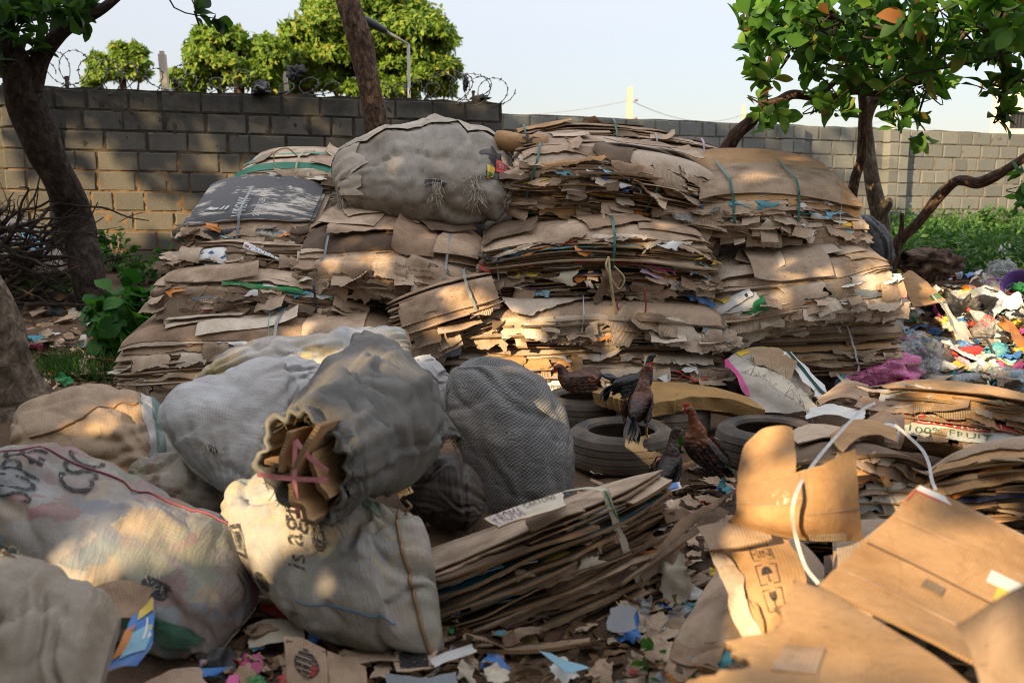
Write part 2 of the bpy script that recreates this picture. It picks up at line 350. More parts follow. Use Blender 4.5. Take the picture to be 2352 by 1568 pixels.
# ------------------------------------------------------------------ block walls
def blockmat(name, c, mould_z, mud):
    n = N(name); p = n.pos(); z = n.n('ShaderNodeSeparateXYZ', Vector=p).outputs[2]
    r = n.n('ShaderNodeNewGeometry').outputs['Random Per Island']
    b = n.ramp(r, [(0, tuple(v * .78 for v in c)), (.5, c), (1, (c[0] * 1.2, c[1] * 1.17, c[2] * 1.1))])
    b = n.mix(n.ramp(n.noise(p, 46, 4, .7), [(.3, (0, 0, 0)), (.75, (.65, .65, .65))]), b, n.mix(1, b, (.55, .53, .5), 'MULTIPLY'))
    mo = n.math('ADD', n.math('MULTIPLY', n.math('SUBTRACT', z, mould_z), 1.5), n.math('MULTIPLY', n.math('SUBTRACT', n.noise(n.mix(.0, p, p), 2.2, 7, .72), .5), 3.6))
    b = n.mix(n.ramp(mo, [(.05, (0, 0, 0)), (.8, (.66, .66, .66))]), b, (.028, .026, .021))
    if mud: b = n.mix(n.ramp(n.math('ADD', n.math('MULTIPLY', z, -.5), n.math('ADD', .35, n.noise(p, 3, 5))), [(.4, (0, 0, 0)), (.85, (.45, .45, .45))]), b, (.20, .145, .09))
    return n.out(b, .95, n.bump(n.noise(p, 85, 3, .7), .6, .01), .15)
def wall(label, a, b, zt_a, zt_b, mat, mort, seed, pil, offs=0.0, courses=10):
    """a,b = ground plan ends of the face nearest the camera; pil = pilaster positions along the wall (m)"""
    r = np.random.default_rng(seed)
    a = np.array([*a, 0.0]); b = np.array([*b, 0.0]); L = np.linalg.norm(b - a); d = (b - a) / L; nrm = np.array([d[1], -d[0], 0]);
    if nrm @ (-a) < 0: nrm = -nrm
    root = thing('block_wall', label, 'wall', (*(a + b)[:2] / 2, .5))
    zt = lambda s: zt_a + (zt_b - zt_a) * s / L
    acc = Acc(); hgt, mo = .222, .02
    def block(s0, s1, zc, dep, off=0, nn=nrm, h=hgt):
        j = r.uniform(-.006, .006, 3); g = .012
        f = np.array([[s0 + j[0], -h / 2], [s1 + j[1], -h / 2], [s1 + j[1], h / 2], [s0 + j[0], h / 2]])
        V = []
        for k, (ins, o) in enumerate(((0, -dep), (0, off - g + j[2]), (g, off + j[2]))):
            sg = np.array([[1, 1], [-1, 1], [-1, -1], [1, -1]]) * ins + r.normal(0, .0035, (4, 2)) * (k > 0)
            c = f + sg
            V += [a + d * s + np.array([0, 0, zt(s) - zc + z]) + nn * o for s, z in c]
        q = [[8, 9, 10, 11]] + [[i, (i + 1) % 4, 4 + (i + 1) % 4, 4 + i] for i in range(4)] + [[4 + i, 4 + (i + 1) % 4, 8 + (i + 1) % 4, 8 + i] for i in range(4)] + [[3, 2, 1, 0]]
        acc.add(V, q)
    for c in range(courses):
        zc = (c + .5) * (hgt + mo); s = -.24 * (c % 2) + offs + r.uniform(-.03, .03)
        while s < L:
            l = r.choice([.45, .45, .45, .42, .33, .24]); e = min(s + l, L)
            if e - max(s, 0) > .05: block(max(s, 0), e, zc, .08)
            s = e + mo * r.uniform(.6, 2.2)
    acc.put('blocks', mat, root, smooth=False)
    # mortar and core
    S = np.linspace(0, L, int(L / .035)); Zr = np.linspace(-.012, courses * (hgt + mo) + .3, int(courses * .24 / .035))
    SS, ZZ = np.meshgrid(S, Zr)
    o = -.014 + .012 * sn(SS, ZZ, seed, 22) * .6 + .008 * sn(SS, ZZ, seed + 1, 60)
    top = zt(SS) + (ZZ == Zr[0]) * .012 * sn(SS, ZZ, seed + 2, 9)
    V = a + d * SS[..., None] + nrm * o[..., None]; V[..., 2] = top - ZZ
    I = np.arange(SS.size).reshape(SS.shape); q = np.stack([I[:-1, :-1], I[:-1, 1:], I[1:, 1:], I[1:, :-1]], -1).reshape(-1, 4)
    m = Acc().add(V.reshape(-1, 3), q)
    Vt = np.stack([V[0], V[0] - nrm * .21], 0); Vt[1, :, 2] = V[0, :, 2]
    I = np.arange(2 * len(S)).reshape(2, -1); m.add(Vt.reshape(-1, 3), np.stack([I[:-1, :-1], I[1:, :-1], I[1:, 1:], I[:-1, 1:]], -1).reshape(-1, 4))
    for q_ in (0, -1):
        e = V[:, q_]; e2 = e - nrm * .21; I = np.arange(2 * len(Zr)).reshape(2, -1)
        m.add(np.concatenate([e, e2]), np.stack([I[:-1, :-1], I[1:, :-1], I[1:, 1:], I[:-1, 1:]], -1).reshape(-1, 4))
    bk = V.copy()[[0, -1]][:, [0, -1]] - nrm * .21; m.add(bk.reshape(-1, 3), [[0, 1, 3, 2]])
    m.put('mortar', mort, root)
    for s0 in pil:
        acc = Acc()
        for c in range(courses):
            zc = (c + .5) * (hgt + mo)
            for k in range(2): block(s0 + k * .245, s0 + k * .245 + .222, zc, .0, .17)
        acc.put('pilaster', mat, root, smooth=False)
        acc = Acc(); c0 = a + d * (s0 + .235) + nrm * .075; rot = np.stack([d, nrm, [0, 0, 1]], 1)
        acc.box(c0 + np.array([0, 0, zt(s0) - courses * .12 - .01]), (.41, .15, courses * .242 - .02), rot=rot); acc.put('mortar', mort, root)
    return a, d, nrm, L, zt
WM1 = blockmat('block_old', (.112, .108, .096), 2.05, True); WM2 = blockmat('block_grey', (.18, .19, .182), 2.62, True)
def mortm(name, c1, c2, zs):
    n = N(name); p = n.pos(); z = n.n('ShaderNodeSeparateXYZ', Vector=p).outputs[2]
    f = n.ramp(n.math('ADD', n.math('MULTIPLY', n.math('SUBTRACT', z, zs), 1.1), n.noise(p, 2.2, 5)), [(.3, (0, 0, 0)), (.75, (1, 1, 1))])
    return n.out(n.mix(f, c1, c2), .95, n.bump(n.noise(p, 70, 4), .7, .012), .1)
MO1 = mortm('mortar_mud', (.165, .108, .062), (.045, .04, .032), 1.75); MO2 = mortm('mortar_grey', (.17, .14, .105), (.12, .11, .09), 1.9)
pa, pb = P(-420, 190, 11.7), P(1153, 240, 13.3)
W1 = wall('old dark concrete block wall with razor wire on top, left of the cardboard pile', pa[:2], pb[:2], P(100, 195, 12.15)[2] + .02, P(1153, 238, 13.3)[2], WM1, MO1, 5, [1.95], .1)
W2 = wall('lower pale grey block wall running to the right behind the cashew trees', P(1130, 262, 15.6)[:2], P(2700, 325, 21.5)[:2], P(1160, 262, 15.7)[2], P(2352, 315, 20)[2] - .02, WM2, MO2, 6, [2.55, 5.3, 7.65], .2, 11)

# ------------------------------------------------------------------ razor wire on the old wall
def on_wall(W, px, dz=0, inset=.1):
    a, d, nrm, L, zt = W; r_ = ray(px, 200)[:2]; A = np.array([[d[0], -r_[0]], [d[1], -r_[1]]]); s, t = np.linalg.solve(A, -a[:2])
    return a + d * s - nrm * inset + np.array([0, 0, zt(s) + dz]), s
WIRE = N('galvanised_wire').out((.10, .10, .105), .5, None, .5, Metallic=.6); RUST = N('rusty_steel').out((.06, .04, .03), .8)
def coil(px0, px1, rad_, turns, seed, label, sag=.0):
    p0, s0 = on_wall(W1, px0); p1, s1 = on_wall(W1, px1); r = np.random.default_rng(seed)
    n = int(turns * 30); t = np.linspace(0, 1, n); th = t * turns * 2 * math.pi
    rr = rad_ * (1 + .25 * sn(t, t * 0, seed, 40)); d = (p1 - p0); dn = d / np.linalg.norm(d); nx = np.array([dn[1], -dn[0], 0])
    c = p0 + d * (t + .035 * np.sin(th * 1.0 + .7) / 1.0)[:, None]
    c = c + dn * (rr * np.cos(th) * 1.05)[:, None]
    pts = c + nx * (rr * np.cos(th) * .8)[:, None] + np.array([0, 0, 1.0]) * (rad_ * .92 + rr * np.sin(th) + .04 * sn(t, t * 0, seed + 3, 25))[:, None]
    A = Acc(); A.tube(pts, .005, 4)
    for i in range(0, n - 1, 2):  # barbs
        q = pts[i]; v = r.normal(size=3) * .5 + (pts[i + 1] - q) / (np.linalg.norm(pts[i + 1] - q) + 1e-6); v /= np.linalg.norm(v); A.box(q, (.04, .010, .018), rot=np.stack([v, np.cross(v, [0, 0, 1]) / (np.linalg.norm(np.cross(v, [0, 0, 1])) + 1e-6), [0, 0, 1]], 1))
    tag(A.put('razor_wire', WIRE), label, 'razor wire', 'razor wire coils on the old wall')
coil(78, 250, .2, 4.5, 1, 'loose razor wire coil on the old wall beside the dark leaning tree')
coil(235, 420, .15, 3.5, 2, 'sagging razor wire coil on the wall below the small far tree')
coil(420, 800, .11, 7, 3, 'flattened razor wire coil on the wall before the middle far tree')
coil(870, 1020, .1, 4, 4, 'crushed razor wire coil at the foot of the street lamp')
coil(1005, 1146, .19, 6, 5, 'open razor wire coil at the right end of the old wall')
for i, (px, h, lab) in enumerate(((150, .16, 'rusty stub post on the wall near the leaning tree'), (540, .2, 'thin rusty post on the wall under the middle far tree'), (1090, .17, 'short rusty post at the end of the old wall'))):
    p, _ = on_wall(W1, px, -.06); A = Acc(); A.box(p + [0, 0, h / 2], (.035, .035, h + .1)); A.box(p + [0, 0, h + .03], (.05, .02, .02)); tag(A.put('wire_post', RUST, None, False), lab, 'post', 'wire posts on the old wall')
def blob(name, c, size, mat, seed, parent=None, rough=.35, squash=(1, 1, 1), res=30, f=5, flat=None):
    """crumpled closed bag-like lump"""
    u = np.linspace(0, 2 * math.pi, res * 2, endpoint=False); v = np.linspace(.02, math.pi - .02, res)
    U, Vv = np.meshgrid(u, v); D = np.stack([np.sin(Vv) * np.cos(U), np.sin(Vv) * np.sin(U), np.cos(Vv)], -1).reshape(-1, 3)
    r = np.random.default_rng(seed)
    k = 1 + rough * (-np.abs(sn3(D, seed, f)) + .5) + rough * .55 * (-np.abs(sn3(D, seed + 1, f * 2.2)) + .4) + rough * .5 * sn3(D, seed + 2, 2.2) + rough * .28 * (-np.abs(sn3(D, seed + 3, f * 4.5)) + .4)
    V = D * k[:, None] * size * np.asarray(squash)
    a = r.uniform(0, 6.28); V = V @ np.array([[math.cos(a), -math.sin(a), 0], [math.sin(a), math.cos(a), 0], [0, 0, 1]])
    V = V + np.asarray(c)
    if flat is not None: V[:, 2] = np.maximum(V[:, 2], flat)
    I = np.arange(len(V)).reshape(res, res * 2); J = np.roll(I, -1, axis=1)
    q = np.stack([I[:-1], I[1:], J[1:], J[:-1]], -1).reshape(-1, 4)
    uv = np.stack([U.ravel() * size, Vv.ravel() * size], -1)
    return put(name, mk(name, V, q, mat, None, uv), parent)
for px, dz, s, sq, lab in ((600, .06, .13, (1.5, .7, .6), 'heap of black rags draped over the razor wire left of the leaning trunk'), (680, .3, .1, (1, .6, .8), 'black plastic bag caught high in the razor wire'), (655, .02, .07, (1, .6, .9), 'black rag tied round the white post on the wall'), (1072, .26, .055, (.6, .6, 1.5), 'black rag hanging in the open razor wire coil'), (1105, .05, .09, (1.8, .8, .45), 'torn black plastic lying on the end of the old wall'), (400, .13, .05, (.8, .6, 1), 'small black plastic scrap in the sagging razor wire')):
    p, _ = on_wall(W1, px, dz); tag(blob('black_rag', p, s, BP, int(px), None, .7, sq, 16), lab, 'rag', 'rags caught on the old wall')

# ------------------------------------------------------------------ poles, lamp, house beyond the walls
CONC = N('pale_concrete'); CONC = CONC.out(CONC.mix(CONC.noise(CONC.pos(), 3, 4), (.50, .44, .34), (.36, .32, .26)), .9)
def pole(label, px, ptop, Y, wid, cross=True):
    t = P(px, ptop, Y); b0 = float(gz(t[0], t[1])); root = thing('utility_pole', label, 'utility pole', (t[0], t[1], b0), 'concrete utility poles'); A = Acc()
    A.add(np.array([[x * wid * k, y * wid * k, z] for z, k in ((b0 - .3, 1.25), (t[2], .8)) for x, y in ((-.5, -.35), (.5, -.35), (.5, .35), (-.5, .35))]) + [t[0], t[1], 0], [[0, 1, 5, 4], [1, 2, 6, 5], [2, 3, 7, 6], [3, 0, 4, 7], [4, 5, 6, 7]])
    A.put('pole', CONC, root, False)
    A = Acc()
    for k in range(4): A.lathe([(.0, 0), (.05, 0), (.06, .05), (.03, .08), (.05, .12), (0, .13)], t + [wid * .75, -.02, -.5 - k * .7], (1, 0, 0), 8)
    A.put('insulators', N('brown_insulator').out((.2, .16, .12), .4), root)
    return t
u1 = pole('nearest concrete utility pole, sunlit, above the right wall', 1447, 200, 40, .25); u2 = pole('second concrete utility pole left of the leaning bare limb', 1708, 243, 60, .22); u3 = pole('third concrete utility pole seen between the cashew trunks', 2052, 252, 60, .3)
WI = N('dark_cable').out((.2, .2, .21), .6)
def cable(label, a, b, sag, r=.012):
    t = np.linspace(0, 1, 30)[:, None]; pts = np.asarray(a) + (np.asarray(b) - np.asarray(a)) * t; pts[:, 2] -= (4 * sag * t * (1 - t))[:, 0]
    tag(Acc().tube(pts, r, 5).put('power_line', WI), label, 'power line', 'power lines on the concrete poles')
for k, nm in enumerate(('top', 'second', 'third', 'lowest')):
    z = -.5 - .7 * k; cable(f'{nm} power line running left from the nearest utility pole', u1 + [0, 0, z], P(1000, 250 + k * 12, 46) + [0, 0, 0], .4)
    cable(f'{nm} power line between the nearest and second utility poles', u1 + [0, 0, z], u2 + [0, 0, z], .6)
for k, nm in enumerate(('upper', 'middle', 'lower')): cable(f'{nm} power line between the second and third utility poles', u2 + [0, 0, -.5 - .9 * k], u3 + [0, 0, -.5 - .9 * k], .7); cable(f'{nm} power line running right from the third utility pole', u3 + [0, 0, -.5 - .9 * k], P(2500, 330 + 12 * k, 60), .5)
for px, ptop, Y, wd, lab in ((372, 125, 13.4, .085, 'leaning grey concrete post behind the sagging razor wire'), (655, 172, 13.2, .05, 'short white post behind the wall before the big far tree')):
    t = P(px, ptop, Y); A = Acc(); b0 = float(gz(t[0], t[1]))
    A.add(np.array([[x * wd + l, y * wd, z] for z, l in ((b0 - .2, .12), (t[2], 0)) for x, y in ((-.5, -.5), (.5, -.5), (.5, .5), (-.5, .5))]) + [t[0], t[1], 0], [[0, 1, 5, 4], [1, 2, 6, 5], [2, 3, 7, 6], [3, 0, 4, 7], [4, 5, 6, 7]])
    A.add(np.array([[x * wd * .6, y * wd * .6, z] for z in (0, .04) for x, y in ((-.5, -.5), (.5, -.5), (.5, .5), (-.5, .5))]) + [t[0], t[1], t[2]], [[0, 1, 5, 4], [1, 2, 6, 5], [2, 3, 7, 6], [3, 0, 4, 7], [4, 5, 6, 7]])
    tag(A.put('concrete_post', CONC, None, False), lab, 'post')
def lamp():
    top = P(938, 103, 14.6); b0 = float(gz(top[0], top[1])); root = thing('street_lamp', 'white street lamp with a long slanting arm behind the leaning trunk', 'street lamp', (top[0], top[1], b0))
    wm = N('white_painted_steel').out((.36, .34, .30), .5)
    Acc().tube([[top[0], top[1], b0 - .2], top], .022, 10).put('pole', wm, root)
    m = P(888, 73, 14.4); e = P(830, 42, 14.2)
    Acc().tube([top, m], .02, 10).put('arm', wm, root)
    h = Acc(); d = e - m; t = np.linspace(0, 1, 12); h.tube(m + d * t[:, None], [.028, .045, .05, .052, .055, .06, .062, .062, .062, .06, .055, .03], 10); h.put('lamp_head', N('black_lamp_housing').out((.03, .035, .04), .35), root)
lamp()
def house():
    a, b = P(2288, 200, 36), P(2480, 200, 36); z0 = .4; z1 = P(2300, 195, 36)[2]
    root = thing('pale_house', 'cream painted house with a barred window beyond the wall at the right edge', 'house', ((a[0] + b[0]) / 2, 36, z0)); pm = N('cream_plaster').out((.62, .56, .47), .9)
    A = Acc(); wx = P(2322, 250, 36); wy0, wy1 = P(2322, 296, 36)[2], P(2322, 256, 36)[2]; x1 = P(2372, 250, 36)[0]
    for x0_, x1_, c0, c1 in ((a[0], wx[0], z0, z1), (x1, b[0], z0, z1), (wx[0], x1, z0, wy0), (wx[0], x1, wy1, z1)): A.box(((x0_ + x1_) / 2, 36.1, (c0 + c1) / 2), (x1_ - x0_, .2, c1 - c0))
    A.box(((a[0] + b[0]) / 2 + .3, 36.6, (z0 + z1) / 2), (b[0] - a[0] - .6, .78, z1 - z0 - .1)); A.put('wall', pm, root, False)
    A = Acc(); A.box(((a[0] + b[0]) / 2, 36.5, z1 + .08), (b[0] - a[0] + .1, 1.3, .15)); A.put('roof', N('roof_edge').out((.25, .22, .19), .8), root, False)
    fr = Acc(); cx = (wx[0] + x1) / 2; cz = (wy0 + wy1) / 2; wd = x1 - wx[0]; hh = wy1 - wy0
    for dx, dz, sx, sz in ((0, hh / 2 - .03, wd, .05), (0, -hh / 2 + .03, wd, .05), (wd / 2 - .03, 0, .05, hh - .12), (-wd / 2 + .03, 0, .05, hh - .12)): fr.box((cx + dx, 36.05, cz + dz), (sx, .1, sz))
    for k in range(5): fr.box((cx - wd / 2 + wd * (k + 1) / 6, 36.03, cz), (.025, .025, hh - .12))
    wo = fr.put('window', N('dark_window_frame').out((.03, .03, .03), .5), root, False)
    Acc().box((cx, 36.13, cz), (wd - .1, .02, hh - .1)).put('pane', N('dark_glass').out((.04, .045, .05), .1), wo, False)
    wo2 = Acc().box((a[0] + .25, 35.95, cz + 1.0), (.9, .12, .1)).put('ledge', pm, root, False)
house()
# ------------------------------------------------------------------ foliage
def leaves(acc, pos, dirs, up, ln, wd, curl=.25, seg=6, m=0, tip=.62):
    """many leaves: base pos (n,3), direction, up, length, width; obovate blade folded at the midrib"""
    n = len(pos); dirs = dirs / (np.linalg.norm(dirs, axis=1, keepdims=True) + 1e-9)
    side = np.cross(dirs, up); side /= np.linalg.norm(side, axis=1, keepdims=True) + 1e-9; up = np.cross(side, dirs)
    t = np.linspace(0, 1, seg + 1); prof = np.sin(np.pi * np.clip(t, 0, 1) ** (1.0 / (2 * (1 - tip)) if tip < .5 else 1.35)) ** .75; prof[0] = .04; prof[-1] = .12
    V = np.zeros((n, seg + 1, 3, 3)); wv_ = np.random.default_rng(n).uniform(0, 6.28, n); cu_ = curl * np.random.default_rng(n + 1).uniform(.2, 1.9, n)
    for i, ti in enumerate(t):
        c = pos + dirs * (ln * ti)[:, None] - up * (cu_ * ln * ti ** 2)[:, None]
        V[:, i, 1] = c
        h = (wd * prof[i] * .5)[:, None]
        w1_ = (.28 + .3 * np.sin(wv_ + ti * 5))[:, None]; w2_ = (.28 + .3 * np.sin(wv_ * 1.7 + ti * 4))[:, None]; V[:, i, 0] = c - side * h + up * h * w1_; V[:, i, 2] = c + side * h + up * h * w2_
    V = V.reshape(-1, 3); base = np.arange(n)[:, None, None] * (seg + 1) * 3
    I = np.arange((seg + 1) * 3).reshape(seg + 1, 3); q = np.stack([I[:-1, :-1], I[:-1, 1:], I[1:, 1:], I[1:, :-1]], -1).reshape(-1, 4)
    acc.add(V, (base + q[None]).reshape(-1, 4), None, m)
def rosettes(acc, C, D, rs, nl=8, ln=.16, ratio=.58, spread=.9, m=0, curl=.25, tip=.62, seg=6):
    n = len(C); C = np.repeat(C, nl, 0); D = np.repeat(D / np.linalg.norm(D, axis=1, keepdims=True), nl, 0)
    e = rs.normal(size=C.shape); e -= D * np.sum(e * D, 1)[:, None]; e /= np.linalg.norm(e, axis=1)[:, None]
    a = rs.uniform(.35, 1.25, len(C)) * spread; d = D * np.cos(a)[:, None] + e * np.sin(a)[:, None]; d[:, 2] -= rs.uniform(0, .35, len(C))
    l = ln * rs.uniform(.4, 1.2, len(C)); leaves(acc, C + e * .01 + D * rs.uniform(-.06, .03, len(C))[:, None], d, D + e * .0 + rs.normal(0, .15, C.shape), l, l * ratio * rs.uniform(.85, 1.15, len(C)), curl, seg, m, tip)
def limb(pix, bump=.06, seed=0, k=12, n=None):
    """pix = (px, py, Y, thickness in px)"""
    p = np.array([P(a, b, c) for a, b, c, _ in pix]); r = np.array([t / 2 / F * np.hypot(c, .2) for _, _, c, t in pix]); n = n or max(12, len(pix) * 16)
    q = catmull(np.concatenate([p, r[:, None]], 1), n); return q[:, :3], np.maximum(q[:, 3], .002)
def tree(name, label, base, limbs, mat, twigs, crown_fn, leafmat, seed, group=None):
    root = thing(name, label, 'tree', base, group)
    A = Acc()
    for i, l in enumerate(limbs[:1]): pts, r = limb(l, seed=seed); A.tube(pts, r, 22, bump=.085, seed=seed)
    A.put('trunk', mat, root)
    for i, l in enumerate(limbs[1:]):
        pts, r = limb(l); B = Acc(); B.tube(pts, r, 10, bump=.05, seed=seed + i + 1); B.put('limb', mat, root)
    if twigs:
        B = Acc()
        for tpts, r0 in twigs: B.tube(tpts, np.linspace(r0, r0 * .45, len(tpts)), 5)
        B.put('twig_network', TWIG, root)
    if crown_fn:
        A = Acc(); crown_fn(A, np.random.default_rng(seed)); A.put('crown', leafmat, root)
    return root
def cashew_crown(ells, seed, per=8, ln=.165, twig_from=None, up=.55):
    """ells: (px,py,Y, rx_px, ry_px, depth m, count)"""
    r = np.random.default_rng(seed); C = []; T = []
    for px, py, Y, rx, ry, dp, cnt in ells:
        for _ in range(int(cnt * .68 + .5)):
            while True:
                v = r.uniform(-1, 1, 3)
                if v @ v < 1: break
            p = P(px + v[0] * rx, py + v[1] * ry, Y + v[2] * dp); C.append(p)
            o = P(px + v[0] * rx * .35, py + v[1] * ry * .3 + ry * .25, Y + v[2] * dp * .4)
            mid = (p + o) / 2 + r.normal(0, .07, 3); T.append((catmull([o, mid, p], 8), r.uniform(.006, .012)))
    C = np.array(C)
    def fn(A, rs):
        D = rs.normal(0, .75, C.shape); D[:, 2] += up
        rosettes(A, C, D, rs, per, ln)
    return fn, T

# dark leaning tree on the left
fn, T = cashew_crown([(70, 30, 9.2, 160, 62, .8, 44), (15, 120, 9.2, 70, 80, .6, 24), (185, 30, 9.2, 60, 36, .4, 12), (-60, 60, 9.2, 120, 140, 1, 50), (445, 20, 9.0, 20, 14, .15, 3), (490, 40, 9.0, 16, 12, .15, 2)], 21, 8, .17)
T += [(np.array([P(*q) for q in ((375, -25, 9.0), (400, 18, 9.0), (425, 30, 9), (455, 36, 9.0), (490, 42, 9.0), (508, 48, 9))]), .008), (np.array([P(*q) for q in ((430, -20, 9.0), (445, 10, 9.0), (462, 30, 9))]), .006)]
b0 = G(222, 712)
tree('leaning_tree', 'thick dark trunk leaning left in front of the old block wall', b0, [[(228, 730, b0[1], 88), (205, 640, b0[1], 77), (178, 520, 9.9, 77), (140, 430, 9.7, 73), (95, 330, 9.5, 80), (60, 230, 9.4, 80), (45, 170, 9.3, 70), (20, 110, 9.2, 58), (-30, 20, 9.2, 52)], [(70, 200, 9.35, 52), (95, 130, 9.3, 40), (140, 75, 9.2, 33), (190, 45, 9.1, 29), (235, 20, 9, 22), (300, -30, 9, 16)], [(20, 150, 9.3, 44), (15, 60, 9.3, 35), (40, -30, 9.2, 26)]], BARK1, T, fn, LEAFD, 31)
# cut trunk at the left edge, close
b1 = G(60, 965)
tree('thick_trunk', 'thick rough tree trunk cut by the left edge behind the tan sack', b1, [[(35, 1010, b1[1] + .12, 235), (15, 930, b1[1] + .1, 190), (-20, 800, b1[1] + .05, 150), (-60, 690, b1[1], 160), (-140, 500, b1[1], 150), (-230, 250, b1[1], 140), (-260, -60, b1[1], 130)]], BARK3, None, None, None, 41)
# middle trunk leaning left, behind the pile
b2 = G(900, 560); Ym = 10.6
tree('leaning_bare_trunk', 'bare brown trunk rising behind the big torn sack and leaning left', P(905, 560, Ym), [[(915, 600, Ym, 62), (885, 400, Ym, 54), (866, 290, Ym, 52), (850, 200, Ym, 53), (828, 100, Ym, 52), (800, 10, Ym, 50), (770, -90, Ym, 46), (740, -200, Ym, 44)]], BARK2, None, None, None, 51)
# cashew trees on the right
ells = [(1960, 40, 8.0, 240, 75, 1.0, 66), (1830, 110, 8.0, 110, 65, .7, 26), (2150, 90, 8.2, 190, 95, 1.1, 64), (2290, 40, 7.6, 120, 120, .8, 50), (1745, 150, 7.8, 45, 60, .3, 10), (1960, 140, 8.4, 150, 60, .7, 26), (2100, 190, 8.6, 110, 40, .5, 18), (1775, 245, 8.2, 55, 30, .3, 5), (1905, 235, 8.2, 60, 25, .3, 6), (2080, 262, 8.2, 70, 28, .3, 7), (2310, 190, 7.8, 60, 50, .5, 9), (2130, 310, 8.2, 25, 12, .15, 2), (2310, 262, 7.8, 22, 22, .2, 4), (2030, -60, 8.0, 360, 70, 1.3, 60), (2420, 80, 7.6, 130, 160, 1, 36), (1730, 40, 7.8, 40, 30, .3, 5)]
fn, T = cashew_crown(ells, 61, 8, .165, up=.35)
for q in (((2352, 110, 7.4), (2250, 140, 7.4), (2150, 160, 7.5), (2080, 175, 7.6), (2010, 220, 7.7)), ((1960, 20, 8), (1890, 90, 8), (1850, 140, 8), (1905, 195, 8.0), (1925, 225, 8)), ((1800, 10, 8), (1740, 30, 8), (1715, 10, 8), (1690, 35, 8)), ((2352, 190, 7.6), (2260, 120, 7.6), (2200, 60, 7.7), (2140, 10, 7.8)), ((2130, 200, 8.2), (2110, 270, 8.2), (2125, 300, 8.2)), ((1715, 20, 8), (1720, 60, 8), (1735, 85, 8))): T.append((catmull([P(*v) for v in q], 16), .011))
b3 = G(2030, 590)
tree('cashew_tree', 'tall cashew tree with a stout broken grey trunk before the right wall', b3, [[(2030, 620, 9.9, 50), (2027, 560, 9.9, 42), (2020, 490, 9.85, 40), (2000, 400, 9.8, 34), (1994, 330, 9.8, 30), (1990, 270, 9.7, 30), (2010, 225, 9.6, 30), (2060, 205, 9.4, 28), (2130, 150, 9.2, 24), (2230, 60, 9, 18), (2330, -60, 8.8, 14)], [(2027, 488, 9.8, 26), (2040, 470, 9.75, 20), (2042, 458, 9.7, 12)]], BARK3, T, fn, LEAFC, 71)
fn, T = cashew_crown([(1760, 275, 8.6, 40, 22, .25, 4), (1880, 250, 8.6, 40, 30, .3, 4), (1990, 60, 9, 120, 90, .5, 20), (2060, 240, 8.8, 60, 26, .3, 5)], 62, 7, .165)
tree('cashew_tree', 'slim cashew tree with a long bare limb reaching left over the bales', P(1955, 560, 9.4), [[(1940, 620, 9.5, 26), (1958, 440, 9.4, 22), (1978, 360, 9.3, 22), (1983, 260, 9.2, 21), (1980, 190, 9.1, 18), (1995, 130, 9.0, 16), (2040, 60, 9, 14), (2070, -40, 9, 12)], [(1660, 360, 8.7, 32), (1690, 310, 8.7, 30), (1725, 278, 8.7, 28), (1755, 245, 8.7, 24), (1790, 232, 8.75, 22), (1822, 217, 8.8, 22), (1865, 222, 8.8, 19), (1910, 224, 8.85, 18), (1960, 210, 8.9, 17), (2015, 215, 8.9, 15), (2090, 195, 8.9, 14), (2170, 175, 8.9, 10)], [(1750, 250, 8.7, 22), (1756, 215, 8.7, 18), (1760, 170, 8.7, 12), (1772, 120, 8.7, 8)], [(1880, 222, 8.85, 16), (1925, 180, 8.9, 13), (1965, 130, 8.9, 12), (1990, 80, 8.9, 10)], [(1985, 195, 9.1, 14), (1960, 150, 9, 10), (1955, 100, 8.9, 8)]], BARK2, T, fn, LEAFC, 72)
fn, T = cashew_crown([(2345, 430, 8.9, 26, 60, .3, 7)], 63, 6, .14)
tree('crooked_branch_tree', 'crooked low tree limb rising from the weeds to the right edge', P(2060, 590, 9.6), [[(2040, 620, 9.6, 34), (2062, 560, 9.6, 30), (2110, 510, 9.5, 24), (2150, 460, 9.4, 24), (2190, 420, 9.3, 24), (2215, 415, 9.2, 24), (2245, 420, 9.2, 25), (2285, 405, 9.1, 22), (2330, 378, 9, 21), (2400, 330, 8.9, 20)], [(2058, 580, 9.55, 13), (2070, 530, 9.5, 11), (2072, 490, 9.5, 9)]], BARK2, T, fn, LEAFC, 73)

